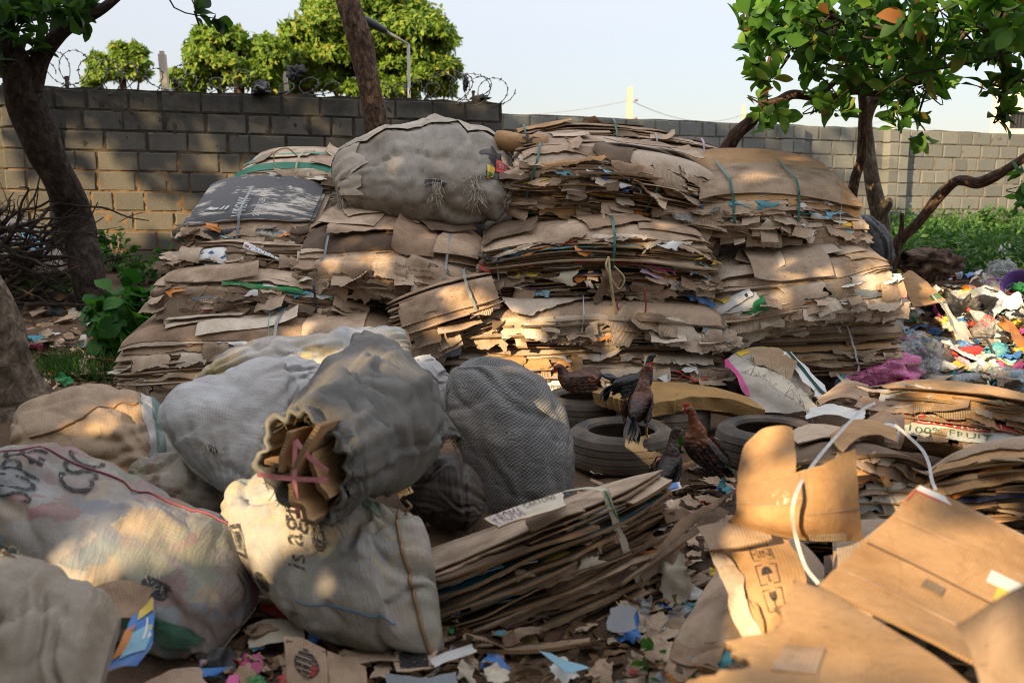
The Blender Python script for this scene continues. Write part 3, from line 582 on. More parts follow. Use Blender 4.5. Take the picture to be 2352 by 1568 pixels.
# far trees beyond the walls
def far_tree(label, clumps, Y, base_px, seed, ln=.155, trunk=18, per=900):
    """clumps: (px,py,rx,ry). leaves gather in many small bunches over rounded boughs"""
    r = np.random.default_rng(seed); bx = P(base_px, 300, Y); b = np.array([bx[0], Y, float(gz(bx[0], Y))])
    top = P(clumps[0][0], clumps[0][1], Y); root = thing('far_tree', label, 'tree', b, 'trees beyond the walls')
    Acc().tube(catmull([b - [0, 0, .3], (b + top) / 2 + [.2, 0, 0], top], 16), np.linspace(trunk / F * Y * .7, trunk / F * Y * .3, 16), 9, bump=.06).put('trunk', BARK2, root)
    for c in clumps[1:]:
        e = P(c[0], c[1], Y); Acc().tube(catmull([(b + top) / 2 + [.2, 0, 0], (b + e) / 2 + [0, .2, .6], e], 12), np.linspace(.09, .03, 12), 6).put('limb', BARK2, root)
    A = Acc(); sc_ = Y / F
    for cx, cy, rx, ry in clumps:
        c = P(cx, cy, Y); R3 = np.array([rx * sc_, (rx + ry) * .5 * sc_, ry * sc_]); nb = max(4, int(rx * ry / 420))
        for _ in range(nb):   # rounded boughs with air between them, each a cluster of drooping leaf bunches
            d = r.normal(size=3); d[1] -= .4; d /= np.linalg.norm(d); bc = c + d * R3 * r.uniform(.45, .95); br = r.uniform(.26, .5) * R3.min() + .12
            k = int(70 + 260 * br); e = r.normal(size=(k, 3)); e /= np.linalg.norm(e, axis=1)[:, None]; e[:, 2] = np.abs(e[:, 2]) * .9 - .25 * (r.random(k) < .4)
            C = bc + e * br * r.uniform(.55, 1.1, (k, 1)) * [1.15, 1.1, .8]; D = e + r.normal(0, .45, (k, 3)); D[:, 2] += .35; rosettes(A, C, D, r, 4, ln * r.uniform(.8, 1.25), .6, 1.25, curl=.5, seg=2)
            B = Acc(); B.tube(catmull([c - [0, 0, R3[2] * .4], (c + bc) / 2, bc], 7), np.linspace(.05, .015, 7), 5); B.put('limb', BARK2, root)
    A.put('crown', LEAFF, root)
far_tree('big leafy sunlit tree beyond the old wall, behind the street lamp', [(850, 80, 150, 100), (730, 130, 95, 75), (960, 130, 85, 80), (860, 10, 110, 50), (760, 30, 55, 34), (700, 190, 80, 60), (880, 190, 150, 55), (1000, 190, 50, 45), (940, 50, 55, 40), (1010, 95, 28, 30)], 27, 860, 81)
far_tree('middle sunlit tree with a ragged top beyond the old wall', [(540, 150, 95, 65), (560, 95, 55, 32), (600, 130, 42, 38), (480, 120, 40, 36), (450, 180, 60, 42), (590, 190, 60, 40), (475, 90, 16, 22)], 25, 540, 82)
far_tree('small sunlit tree beyond the old wall, left of the grey post', [(275, 160, 60, 42), (285, 128, 42, 24), (320, 175, 38, 34), (230, 180, 42, 26)], 33, 280, 83)

# shade trees behind the camera (their crowns shade the whole yard; leaves are cut away along sun rays to place the sun patches)
GAPS = []
def gap(px, py, Y, r, z=None):
    GAPS.append((P(px, py, Y) if z is None else PZ(px, py, z), r))
def shade(label, q0, q1, s0, s1, z0, z1, count, seed, ln=.3, box=None):
    r = np.random.default_rng(seed); ph = np.array([-SH[1], SH[0]])
    q = r.uniform(q0, q1, count); s = r.uniform(s0, s1, count); z = r.uniform(z0, z1, count)
    C = np.stack([q * ph[0] + s * SH[0], q * ph[1] + s * SH[1], z], 1)
    if box: C = np.stack([r.uniform(box[0], box[1], count), r.uniform(box[2], box[3], count), r.uniform(box[4], box[5], count)], 1)
    C += .35 * np.stack([sn3(C, seed + i, .8) for i in range(3)], 1)
    # rounded outline of the crown
    e = ((q - (q0 + q1) / 2) / ((q1 - q0) / 2)) ** 6 + (np.maximum(z - (z0 + z1) / 2, 0) / ((z1 - z0) / 2)) ** 5
    keep = (e + .2 * sn(q, z, seed, 1.2) < 1.15) if not box else (C[:, 2] - CAM_H > .24 * C[:, 1])
    for T, rr in GAPS:
        d = C - T; along = d @ SUNV; perp = np.linalg.norm(d - along[:, None] * SUNV, axis=1)
        wob = 1 + .33 * sn3(d - along[:, None] * SUNV, int(abs(T[0]) * 1000) + seed, 2.2 / rr)
        keep &= ~((along > 0) & (perp < rr * wob + .1))
    C = C[keep]; m = len(C)
    mid = np.array([(q0 + q1) / 2 * ph[0] + (s0 + s1) / 2 * SH[0], (q0 + q1) / 2 * ph[1] + (s0 + s1) / 2 * SH[1]])
    if box: mid = np.array([box[0] - .5, box[2]]); s0 = s1 = 0
    root = thing('shade_tree', label, 'tree', (*mid, 0.0), 'shade trees behind the viewer')
    Acc().tube(catmull([[*mid, -.2], [*(mid + .2), (z0 + z1) * .3], [*mid, z1 * .8]], 16), np.linspace(.28, .08, 16), 10, bump=.06).put('trunk', BARK1, root)
    A = Acc(); D = r.normal(size=(m, 3)); up = r.normal(size=(m, 3)) * .6 + SUNV
    l = ln * r.uniform(.6, 1.25, m); leaves(A, C, D - SUNV * (D @ SUNV)[:, None] * .6, up, l, l * .6, .2, 2)
    A.put('crown', LEAFD, root)
# ------------------------------------------------------------------ writing
def glyphs(body, size=1.0):
    c = bpy.data.curves.new('txt', 'FONT'); c.body = body; c.size = size; c.align_x = 'CENTER'; c.align_y = 'CENTER'; c.resolution_u = 3
    o = bpy.data.objects.new('txt', c); COL.objects.link(o)
    dg = bpy.context.evaluated_depsgraph_get(); me = o.evaluated_get(dg).to_mesh()
    V = np.array([v.co[:] for v in me.vertices]); T = [tuple(p.vertices) for p in me.polygons]
    o.evaluated_get(dg).to_mesh_clear(); bpy.data.objects.remove(o); bpy.data.curves.remove(c)
    return V[:, :2], T
def print_on(name, body, fmap, mat, parent, sx=1.0, sy=1.0):
    """writing laid on a surface: fmap(u (n,), v (n,)) -> (n,3), u,v in [-.5,.5]"""
    V, T = glyphs(body); ext = np.ptp(V, axis=0); uv = (V - V.min(0)) / ext - .5
    W = fmap(uv[:, 0] * sx, uv[:, 1] * sy); me = bpy.data.meshes.new(name); me.from_pydata([tuple(map(float, v)) for v in W], [], T); me.materials.append(mat)
    return put(name, me, parent)
def shape_on(name, polys, fmap, mat, parent):
    """flat printed marks: list of polygons in (u,v)"""
    V = []; Fc = []
    for p in polys:
        p = np.array(p, float); Fc.append(tuple(range(len(V), len(V) + len(p)))); V += list(p)
    V = np.array(V); W = fmap(V[:, 0], V[:, 1]); me = bpy.data.meshes.new(name); me.from_pydata([tuple(map(float, v)) for v in W], [], Fc); me.materials.append(mat)
    return put(name, me, parent)
def ell(cx, cy, rx, ry, n=18): return [(cx + rx * math.cos(k * 6.2832 / n), cy + ry * math.sin(k * 6.2832 / n)) for k in range(n)]
def frame_polys(x0, y0, x1, y1, t): return [[(x0, y0), (x1, y0), (x1, y0 + t), (x0, y0 + t)], [(x0, y1 - t), (x1, y1 - t), (x1, y1), (x0, y1)], [(x0, y0 + t), (x0 + t, y0 + t), (x0 + t, y1 - t), (x0, y1 - t)], [(x1 - t, y0 + t), (x1, y0 + t), (x1, y1 - t), (x1 - t, y1 - t)]]

# ------------------------------------------------------------------ bales of flattened cardboard
class Bale:
    def __init__(s, label, x0, x1, yt, yb, Y, seed, dep=.8, yaw=0, roll=0, pitch=0, arch=.06, rnd=.1, n=36, pal=(KB, KT), top=(), bulge=.06, group='tied bales of flattened cardboard', cat='cardboard bale', name='cardboard_bale', amp=1.0, th=.0068, pieces=(.5, .35)):
        s.r = np.random.default_rng(seed); s.seed = seed * 1000; s.dep = dep; s.arch = arch; s.rnd = rnd * .5; s.bulge = bulge; s.pal = pal; s.amp = amp
        a, b = P(x0, (yt + yb) / 2, Y), P(x1, (yt + yb) / 2, Y); xm = (x0 + x1) / 2
        s.w = np.linalg.norm(b - a) * 1.09; s.base = P(xm, yb, Y) - [0, 0, .035]; s.h = P(xm, yt, Y)[2] - s.base[2] - arch * .8; s.arch = arch * .8
        s.yaw = rad(yaw); s.roll = rad(roll); s.pitch = rad(pitch)
        s.root = thing(name, label, cat, s.base + [0, dep / 2, 0], group)
        s.layers(n, top, th, pieces)
    def W(s, x, y, z):
        x, y, z = np.broadcast_arrays(*[np.asarray(v, float) for v in (x, y, z)])
        c, q = math.cos(s.roll), math.sin(s.roll); h2 = s.h / 2
        X = x * c - (z - h2) * q; Z = x * q + (z - h2) * c + h2
        c, q = math.cos(s.pitch), math.sin(s.pitch); y, Z = y * c + Z * q, Z * c - y * q
        c, q = math.cos(s.yaw), math.sin(s.yaw)
        return np.stack([X * c - y * q, X * q + y * c, Z], -1) + s.base
    def yf(s, x, t):
        x = np.asarray(x, float)
        return -s.bulge * (1 - (2 * t - 1) ** 2) + .12 * np.abs(2 * x / s.w) ** 5 + .03 * sn(x, t * 1.2 + 0 * x, s.seed + 5, 4)
    def lz(s, x, y, t, fy=None):
        x = np.asarray(x, float); y = np.asarray(y, float)
        z = s.h * t + s.arch * (1 - np.clip(2 * x / s.w, -1.1, 1.1) ** 2) * (.25 + .75 * t)
        fy = np.clip((.15 - y) / .15, 0, 1.4) ** 2; fx = np.clip((np.abs(x) - (s.w / 2 - .24)) / .24, 0, 1.2) ** 2
        e = np.clip(fy + fx, 0, 1.4)
        z = z - s.rnd * .75 * e * (t ** 1.6) + .45 * s.rnd * e * (1 - t) ** 1.8
        return z + .016 * s.amp * sn(x, y, s.seed + 7, 3.2) * (.4 + .6 * t)
    def layers(s, n, top, th, pieces):
        r = s.r
        vb = np.array([0, .004, .012, .028, .055, .1, .17, .28, .45, .7, 1.0]); cnt = 0
        n = max(9, int(n * .92))
        for i in range(n):
            t = (i + r.uniform(-.2, .2)) / max(1, n - 1); t = min(max(t, 0), 1)
            q = r.random(); cuts = [0, 1] if (q < pieces[0] or i >= n - 2) else ([0, r.uniform(.25, .75), 1] if q < sum(pieces) else [0, r.uniform(.2, .4), r.uniform(.55, .8), 1])
            for ua, ub in zip(cuts[:-1], cuts[1:]):
                if r.random() < .07 and i < n - 2: continue
                sd = s.seed + 100 + cnt; cnt += 1
                straight = r.random() < .62; ta = (.004 if straight else .016) * s.amp
                ua2, ub2 = ua + r.uniform(-.012, .03), ub + r.uniform(-.03, .012)
                nu = max(8, int((ub2 - ua2) * s.w / .017)); U = np.linspace(ua2, ub2, nu)
                x = ((U - .5) * s.w * (1 - .05 * (2 * t - 1) ** 2))[None, :] + np.zeros((len(vb), 1))
                front = s.yf(x[0], t) + r.normal(0, .034 * s.amp) + ta * tear(U * s.w, sd) + .006 * np.abs(sn(U, U * 0, sd, 12)) + r.normal(0, .03) * (U - U.mean()) * s.w
                y = front[None, :] + vb[:, None] * (s.dep - front[None, :])
                et = (.006 if straight else .018) * tear(y[:, 0], sd + 5, .09); x[:, 0] += et; x[:, -1] += et[::-1]
                z = s.lz(x, y, t) + s.amp * (.0045 * sn(x, y, sd, 7) + .0035 * np.clip((.2 - y) / .2, 0, 1) * sn(x, y, sd + 1, 10))
                droop = r.uniform(-.006, .014) * s.amp; z -= droop * np.clip((.12 - (y - front[None, :])) / .12, 0, 1) ** 2 * (1 + .8 * sn(x[0], x[0] * 0, sd + 2, 5))[None, :]
                m = s.pal[r.integers(len(s.pal))] if r.random() < .8 else (KD, KW, KT)[r.integers(3)]; tops = [m_ for k, m_ in top if i == n - 1 - k]
                if tops: m = tops[0]
                elif r.random() < .03 and i < n - 3: m = [WH, GR, CR, TE, NV, RD][r.integers(6)]
                sheet('cardboard_sheet', s.W(x, y, z), th * r.choice([.7, .9, 1.1, 1.8]), [m, m if not tops else KB, KE], s.root)
    def topsheets(s, k=7, pal=None, wr=(.2, .42), back=1.0):
        r = s.r; pal = pal or s.pal
        for i in range(k):
            sd = int(r.integers(1 << 30)); a = r.uniform(.3, .6) * s.w * r.uniform(wr[0], wr[1]) * 2; b = s.dep * r.uniform(.3, .65); cx = r.uniform(-.38, .38) * s.w; cy = r.uniform(.12, .75) * s.dep * back; an = r.normal(0, .22)
            nu, nv = max(10, int(a / .02)), max(8, int(b / .025)); U, V = np.meshgrid(np.linspace(-.5, .5, nu), np.linspace(-.5, .5, nv)); ta = .018 if r.random() < .5 else .004
            X = U * a; Y = V * b; Y[0] += ta * tear(X[0], sd); Y[-1] += ta * tear(X[0], sd + 1); X[:, 0] += ta * tear(Y[:, 0], sd + 2); X[:, -1] += ta * tear(Y[:, 0], sd + 3)
            x = cx + X * math.cos(an) - Y * math.sin(an); y = cy + X * math.sin(an) + Y * math.cos(an); x = np.clip(x, -s.w * .52, s.w * .52); y = np.maximum(y, s.yf(np.clip(x, -s.w / 2, s.w / 2), 1.0) - .03)
            z = s.lz(x, y, 1.0) + .008 + .006 * i + r.uniform(0, .06) * (U * r.choice([-1, 1]) + .5) * (U * U * 4) + .006 * sn(x, y, sd + 5, 8)
            m = pal[r.integers(len(pal))]; sheet('top_sheet', s.W(x, y, z), .005, [m, m, KE], s.root)
    def flap(s, u, t, wf, lf, mat, phi=75, slant=0, inside=.08, name='torn_flap', th=.0045, curl=0, rough=.22, tilt=0, crumple=.004, off=.012, edge=None, twist=.2, seed=None):
        r = s.r; sd = int(r.integers(1 << 30)) if seed is None else seed
        nv = max(10, int((lf + inside) / .018)); nu = max(8, int(wf / .0085)); L = inside + lf
        uu = np.linspace(-.5, .5, nu); S = np.linspace(0, L, nv)
        rk = np.random.default_rng(sd); kn = np.concatenate([[-.5], np.sort(rk.uniform(-.45, .45, 2)), [.5]]); lcol = L * (1 - np.interp(uu, kn, rk.uniform(0, 1, 4)) * min(.5, rough * 1.3)) * (1 + .35 * rough * (tear(uu * wf, sd, .06)) * min(1, .1 / lf + .25)); xc = (u - .5) * s.w
        sv = np.outer(np.linspace(0, 1, nv), lcol); x = xc + uu[None, :] * wf + slant * np.maximum(sv - inside, 0); x = x + np.outer(rough * .12 * tear(S, sd + 1, .06), np.abs(2 * uu) ** 3)
        y0 = s.yf(np.clip(x[0], -s.w / 2, s.w / 2), t) + inside; z0 = s.lz(x[0], y0 * 0, t) + .004 + tilt * uu * wf
        ang = rad(phi) * (1 + twist * (uu[None, :] * r.choice([-1, 1]))) * sstep(inside * .7, inside + .05, sv) + curl * (sv / L) ** 2
        for kk in range(2 if rough > .03 else 0): ang = ang + rk.normal(0, .3) * (sv > inside + lf * rk.uniform(.2, .9) + uu[None, :] * wf * rk.normal(0, .5))
        ds = np.diff(sv, axis=0); am = (ang[1:] + ang[:-1]) / 2
        y = np.concatenate([y0[None], y0[None] + np.cumsum(-np.cos(am) * ds, 0)]); z = np.concatenate([z0[None], z0[None] + np.cumsum(-np.sin(am) * ds, 0)])
        tt = np.clip((z - s.arch * .6 * (1 - np.clip(2 * x / s.w, -1, 1) ** 2)) / s.h, 0, 1)
        out_ = off * sstep(inside * .6, inside + .05, sv)
        y = np.minimum(y, s.yf(np.clip(x, -s.w / 2, s.w / 2), tt) - out_ + np.maximum(0, (inside - sv)) * 2)
        W = s.W(x, y, z) + crumple * np.stack([sn(x, z, sd + k, 28) for k in range(3)], -1) + crumple * 1.5 * np.stack([sn(x, z, sd + k + 5, 9) for k in range(3)], -1) * [.3, 1, .4]
        s.last = W
        return sheet(name, W, th, [mat, mat, edge or (KE if mat in (KB, KT, KW, KD, KC, KF) else mat)], s.root)
    def flaps(s, k, tr=(.08, .97), wr=(.08, .34), lr=(.05, .2), pal=None, ur=(.01, .99), phi=(25, 92)):
        r = s.r; pal = pal or (*s.pal, *s.pal, KC, KW, KD, KT)
        for t in np.sort(r.uniform(*tr, int(k * .8))):
            w_ = r.uniform(*wr) * r.uniform(.6, 1); l_ = min(r.uniform(*lr), t * s.h * 1.1 + .02)
            s.flap(r.uniform(*ur) if r.random() < .72 else r.choice([r.uniform(-.01, .08), r.uniform(.92, 1.01)]), t, w_, l_, pal[r.integers(len(pal))], r.uniform(*phi), r.choice([0, 0, r.uniform(-.45, .45)]), r.uniform(.03, .08), rough=r.choice([.02, .04, .08, .2, .3]), curl=r.uniform(-.7, .5), tilt=r.uniform(-.2, .2), crumple=r.uniform(.003, .010), off=r.uniform(.008, .03))
    def scraps(s, k, mats=(WH, WH, CR, BL, RD, TE, GR, SK, YE, WH, OR), tr=(.1, .95), ur=(.03, .97), sz=(.05, .16)):
        r = s.r
        for _ in range(int(k * 1.8)):
            w_ = r.uniform(*sz)
            s.flap(r.uniform(*ur), r.uniform(*tr), w_, r.uniform(.02, .09), mats[r.integers(len(mats))], r.uniform(15, 90), r.uniform(-.6, .6), .05, 'paper_scrap', .0012, r.uniform(-1.4, 1.4), .55, r.uniform(-.3, .3), r.uniform(.005, .011), r.uniform(.015, .035))
    def strap(s, u, mat=ST, slant=0.0, wid=.016, t1=1.0, t0=.0, name='strap', off=.03, back=.6):
        t = np.concatenate([np.full(14, t1), np.linspace(t1, t0, 26)]); x = (u - .5) * s.w + np.linspace(0, 1, 40) * slant
        yfr = s.yf(x, t) - off; y = np.concatenate([np.linspace(back * s.dep, yfr[14] + .02, 14), yfr[14:]])
        z = s.lz(x, np.maximum(y, -.02), t) + np.concatenate([np.full(14, .045), np.linspace(.04, 0, 26)])
        g = np.stack([s.W(x - wid / 2, y, z), s.W(x + wid / 2, y, z)], 1); g += (.003 * np.stack([sn(t, x * 0, s.seed + 9, 30)] * 3, -1))[:, None, :]
        return sheet(name, np.ascontiguousarray(g), .002, mat, s.root)
    def top_map(s, u, y0, wu, wy, up=.012):
        """maps print coordinates onto the top sheet (v runs backwards into the bale)"""
        def f(a, b): return s.W((u - .5) * s.w + a * wu, y0 + b * wy, s.lz((u - .5) * s.w + a * wu, y0 + b * wy, 1.0) + up)
        return f
    def last_map(s, u0, u1, v0, v1, up=.005):
        """maps print coordinates onto the flap built last"""
        G_ = s.last; nv, nu = G_.shape[:2]
        du = np.gradient(G_, axis=1); dv = np.gradient(G_, axis=0); nn = np.cross(du, dv); nn /= np.linalg.norm(nn, axis=2, keepdims=True) + 1e-9
        if np.mean(nn[nv * 2 // 3:] @ np.array([0, -1, .3])) < 0: nn = -nn
        H = G_ + nn * up
        def f(a, b):
            U = np.clip((u0 + (a + .5) * (u1 - u0)), 0, .999) * (nu - 1); V = np.clip((v0 + (.5 - b) * (v1 - v0)), 0, .999) * (nv - 1)
            i, j = V.astype(int), U.astype(int); fi, fj = (V - i)[:, None], (U - j)[:, None]
            return H[i, j] * (1 - fi) * (1 - fj) + H[i + 1, j] * fi * (1 - fj) + H[i, j + 1] * (1 - fi) * fj + H[i + 1, j + 1] * fi * fj
        return f

# ---- the pile. back row first
B = Bale('small cardboard bale bound with green tape at the back of the pile, top left', 545, 790, 380, 430, 8.5, 1, pitch=-14, arch=.09, rnd=.1, n=16, pal=(KB, KT, KW))
B.topsheets(4)
B.flaps(26, lr=(.04, .14)); B.scraps(6, (WH, CR, GR)); B.strap(.55, SY, .05)
for y_, sl_ in ((.03, .0), (.4, .1)):
    x = np.linspace(-.5, .5, 40) * B.w; t = .02 * np.sin(x * 9)
    g = np.stack([B.W(x, y_ + sl_ * x + t, B.lz(x, y_ + x * 0, 1.0) + .016 - .02 * (y_ < .1)), B.W(x, y_ + .06 + sl_ * x + t * .3, B.lz(x, y_ + .06 + x * 0, 1.0) + .02)], 0); sheet('green_tape', g, .003, SN, B.root)
pts = np.array([B.W(*v) for v in ((.05, .2, B.h + .1), (-.02, .1, B.h + .2), (-.12, .08, B.h + .17), (-.13, .05, B.h + .1), (-.1, .02, B.h + .05))]); Acc().tube(catmull(pts, 24), .006, 6).put('string_loop', SY, B.root)
B = Bale('flat folded cardboard bale with teal straps crowning the pile before the right wall', 1160, 1560, 282, 345, 8.6, 2, arch=.14, rnd=.1, n=13, pal=(KT, KB, KF), amp=.7, yaw=6)
B.topsheets(3)
B.flaps(10, lr=(.03, .1), wr=(.15, .5)); B.strap(.14, ST); B.strap(.62, ST)
B = Bale('thin cardboard bale lying behind the large strapped bale, left of the leaning limb', 1440, 1660, 318, 400, 8.5, 3, arch=.05, rnd=.08, n=16, pal=(KT, KB, KW), roll=-5)
B.topsheets(4)
B.flaps(22, lr=(.04, .12)); B.scraps(8, (WH, BK, TE, LI)); B.strap(.3, SG); B.strap(.75, LI)
# cardboard roll between sack and bale
t_ = np.linspace(0, 1, 14); a_, b_ = P(1140, 322, 8.0), P(1255, 336, 7.9); A = Acc().tube(a_ + (b_ - a_) * t_[:, None], .075 + .006 * np.sin(t_ * 9), 18); rl = tag(A.put('cardboard_roll', KF), 'rolled cardboard with a black printed mark beside the big torn sack', 'cardboard roll')
def rm(a, b):
    c = a_ + (b_ - a_) * (.62 + a * .55)[:, None]; th = b * 1.3; return c + .083 * (np.cos(th)[:, None] * np.array([0, -.85, .5]) + np.sin(th)[:, None] * np.array([0, .5, .85]))
print_on('black_print', '3', lambda u, v: rm(u * .4 - .12, v * 1.0), INKB, rl); shape_on('globe_print', [ell(.28, -.1, .22, .34)], rm, INKB, rl)

# left column
B = Bale('bale topped with torn black coated cardboard at the upper left of the pile', 432, 705, 492, 562, 7.7, 4, pitch=-21, arch=.07, rnd=.12, n=18, pal=(KB, KT, KD), top=((0, BC), (1, BC), (2, KB), (3, BC), (4, BC), (7, BC)), bulge=.05, dep=.82)
f = B.flap(.48, .97, 1.0, .12, BC, 55, 0, .42, th=.005, rough=.1, twist=.02, crumple=.002, off=.014, edge=BK)
for tx, u_, hx, ly in (('VIRONY', .44, .10, .30), ('SUPERIOR TILES', .58, .05, .28), ('FEEL', .67, .04, .12)): print_on('white_lettering', tx, (lambda u, v, tm=B.top_map(u_, .2, hx, ly, .014): tm(-v, u)), INKW, B.root)
shape_on('white_mark', [[(-.5, -.1), (-.1, -.4), (.1, -.2), (-.3, .1)], [(.1, -.4), (.2, -.4), (.3, .0), (.22, .05)], [(.28, -.4), (.38, -.4), (.46, 0), (.38, .05)]], B.top_map(.26, .2, .2, .14, .014), INKW, B.root)
B.flap(.3, .66, .6, .07, KB, 60, 0, .1, rough=.1); B.flap(.72, .62, .35, .06, BC, 55, 0, .1); B.flap(.25, .5, .4, .05, BC, 40, 0, .1, edge=BK)
B.flaps(44, (.05, .6), lr=(.04, .15)); B.flaps(16, (.5, .97), ur=(.8, 1.0), lr=(.05, .16)); B.scraps(6); B.strap(.47, SG, -.02, .02, t0=.1)
B = Bale('bale with white printed tile cartons poking out below the black topped bale', 405, 715, 556, 628, 7.5, 5, pitch=-6, arch=.05, rnd=.07, n=22, pal=(KB, KT, KD))
f = B.flap(.3, .93, .36, .085, WH, 70, 0, .1, rough=.08, twist=.05)
mp = B.last_map(.06, .95, .55, .93); shape_on('printed_symbols', [[(-.28, -.2), (-.18, .05), (-.22, .1), (-.32, -.15)], [(-.36, .05), (-.2, .2), (-.2, .28), (-.38, .12)], [(0, -.2), (.09, 0), (0, .2), (-.09, 0)], [(.28, -.2), (.38, .2), (.33, .22), (.22, -.16)], [(.3, .18), (.44, .1), (.44, .2), (.34, .28)]], mp, INKU, f)
f = B.flap(.14, .8, .34, .07, WH, 60, -.2, .1, rough=.12)
f = B.flap(.33, .68, .42, .03, WH, 55, 0, .12, rough=.1); print_on('printed_name', 'VIRONY', B.last_map(.5, .95, .68, .95), INKU, f)
f = B.flap(.68, .8, .36, .035, WH, 70, .1, .08, rough=.12, tilt=-.35); print_on('printed_name', 'VIRONY', B.last_map(.1, .7, .66, .96), INKU, f); shape_on('red_mark', [ell(-.3, .1, .12, .3)], B.last_map(.0, .4, .68, .95), INKR, f)
f = B.flap(.52, .4, .2, .12, WH, 88, .1, .05, rough=.5); shape_on('blue_print', [[(-.1, .2), (.4, .3), (.4, .5), (-.1, .5)], [(-.05, -.3), (.4, -.3), (.4, -.25), (-.05, -.25)], [(-.05, -.1), (.4, -.1), (.4, -.05), (-.05, -.05)]], B.last_map(.1, .9, .5, .9), TE, f)
f = B.flap(.3, .45, .14, .1, WH, 85, -.2, .05, rough=.5)
B.flaps(46, lr=(.04, .14)); B.flap(.68, .45, .3, .15, KB, 85, .0, .06, rough=.4)
B = Bale('bale with a green and white printed sheet and grey boards, middle of the left column', 365, 800, 622, 732, 7.25, 6, pitch=-8, arch=.1, rnd=.13, n=30, pal=(KB, KT, KD), roll=-2)
B.topsheets(3)
f = B.flap(.56, .93, .58, .055, GN, 62, .03, .12, rough=.1, twist=.02, tilt=-.02)
shape_on('white_stripes', [[(-.42, -.5), (-.3, -.5), (-.3, .0), (-.2, .0), (-.2, .35), (-.42, .4)], [(.0, -.1), (.2, -.1), (.2, .3), (.0, .3)]], B.last_map(.02, .95, .55, .97), INKW, f)
B.flap(.83, .8, .22, .04, WH, 75, 0, .06); B.flap(.9, .78, .1, .045, GN, 80, 0, .06); B.flap(.45, .62, .42, .05, GR, 50, -.1, .12, edge=GR, rough=.08); B.flap(.68, .6, .5, .02, GR, 40, .1, .12, edge=GR, tilt=-.2); B.flap(.78, .5, .5, .05, KB, 70, .1, .12, rough=.1, tilt=-.28)
for u_, w_, l_, s_ in ((.1, .24, .22, -.5), (.2, .22, .26, -.55), (.3, .22, .24, -.6), (.38, .16, .2, -.7)): B.flap(u_ + .03, .93 - u_ * .25, w_, l_, KB if u_ != .2 else KC, 72, s_, .08, rough=.12, twist=.05)
f = B.flap(.22, .3, .3, .12, LI, 70, -.2, .06); print_on('small_lettering', 'PREMIUM', B.last_map(.1, .6, .66, .8), INKP, f)
B.flap(.3, .42, .2, .07, LI, 60, 0, .06); B.flap(.62, .3, .3, .06, WH, 65, 0, .06, rough=.35); B.flap(.8, .28, .16, .07, WH, 80, 0, .06, rough=.4); B.flap(.5, .3, .1, .05, WH, 80, 0, .05)
B.flaps(52, (.05, .9), lr=(.04, .15)); B.scraps(8); B.strap(.79, SD, .05, .018)
B = Bale('broad sagging bale with a red and black print, lowest at the left of the pile', 300, 960, 745, 945, 6.95, 7, pitch=-9, arch=.14, rnd=.2, n=36, pal=(KT, KW, KB), bulge=.1, dep=1.0, amp=.8)
B.topsheets(6)
f = B.flap(.52, .97, .98, .11, KT, 68, 0, .2, rough=.08, twist=.02); mp = B.last_map(.28, .66, .5, .93)
for k in range(5):
    q = [(-.5 + k * .2, -.45 + (k % 2) * .1), (-.4 + k * .2, -.45), (-.30 + k * .2, .3), (-.40 + k * .2, .4)]; shape_on('printed_mark', [q], mp, INKB if k % 2 else INKR, f)
print_on('small_lettering', 'Long', B.last_map(.18, .25, .6, .8), INKB, f)
for u_, t_2, w_, l_, m_ in ((.13, .86, .26, .13, KT), (.26, .84, .2, .12, KW), (.36, .86, .28, .1, KT), (.6, .72, .75, .08, KT), (.8, .8, .3, .1, KB), (.2, .62, .5, .05, KT), (.42, .48, .5, .2, KW), (.25, .5, .3, .25, KT), (.1, .5, .14, .3, KC), (.06, .55, .12, .3, KW), (.17, .48, .12, .22, KC), (.2, .38, .3, .32, KW), (.33, .3, .2, .2, KT), (.66, .4, .45, .14, KW), (.86, .5, .3, .16, KT), (.12, .3, .2, .26, KT)): B.flap(u_, t_2, w_, l_, m_, 82, RND.uniform(-.15, .1), .07, rough=.25, twist=.08)
B.flaps(40, (.06, .6), lr=(.05, .2)); B.flap(.4, .97, .35, .03, WH, 40, .1, .1, rough=.4); B.scraps(6, (WH, CR)); B.strap(.52, SG, .02, .022, t0=.3); B.strap(.46, TE, .3, .006, t0=.75)
# centre
B = Bale('slumped brown bale covered with overlapping torn sheets under the big torn sack', 690, 1115, 545, 700, 7.4, 8, pitch=-15, arch=.16, rnd=.22, n=40, pal=(KB, KB, KT, KD), bulge=.1, roll=-4, dep=.9)
B.topsheets(10)
for u_, t_2, w_, l_, m_ in ((.45, .97, .95, .12, KB), (.35, .9, .5, .14, KB), (.75, .93, .5, .1, KT), (.6, .8, .55, .14, KB), (.42, .76, .34, .16, KB), (.82, .78, .34, .13, KT), (.2, .74, .3, .14, KT), (.9, .66, .3, .12, KC), (.7, .66, .26, .15, KT), (.3, .6, .34, .12, KB), (.12, .6, .22, .15, KT), (.5, .58, .3, .1, KB), (.75, .52, .3, .12, KT)):
    f = B.flap(u_, t_2, w_, l_, m_, 70, RND.uniform(-.2, .2), .1, rough=.2, twist=.06, tilt=RND.uniform(-.1, .05))
    if (u_, t_2) in ((.42, .76), (.75, .93)): print_on('faded_lettering', 'BA', B.last_map(.3, .7, .66, .9), KD, f)
    if (u_, t_2) == (.45, .97): print_on('faded_lettering', 'Gives 0.90 carton', B.last_map(.6, .9, .7, .82), KD, f)
B.flaps(72, (.05, .8), lr=(.04, .16)); B.scraps(10); B.flap(.86, .45, .12, .1, TE, 80, -.3, .05); B.flap(.58, .14, .4, .07, BC, 60, .1, .07, edge=BK); B.flap(.93, .6, .2, .2, BK, 80, -.6, .05)
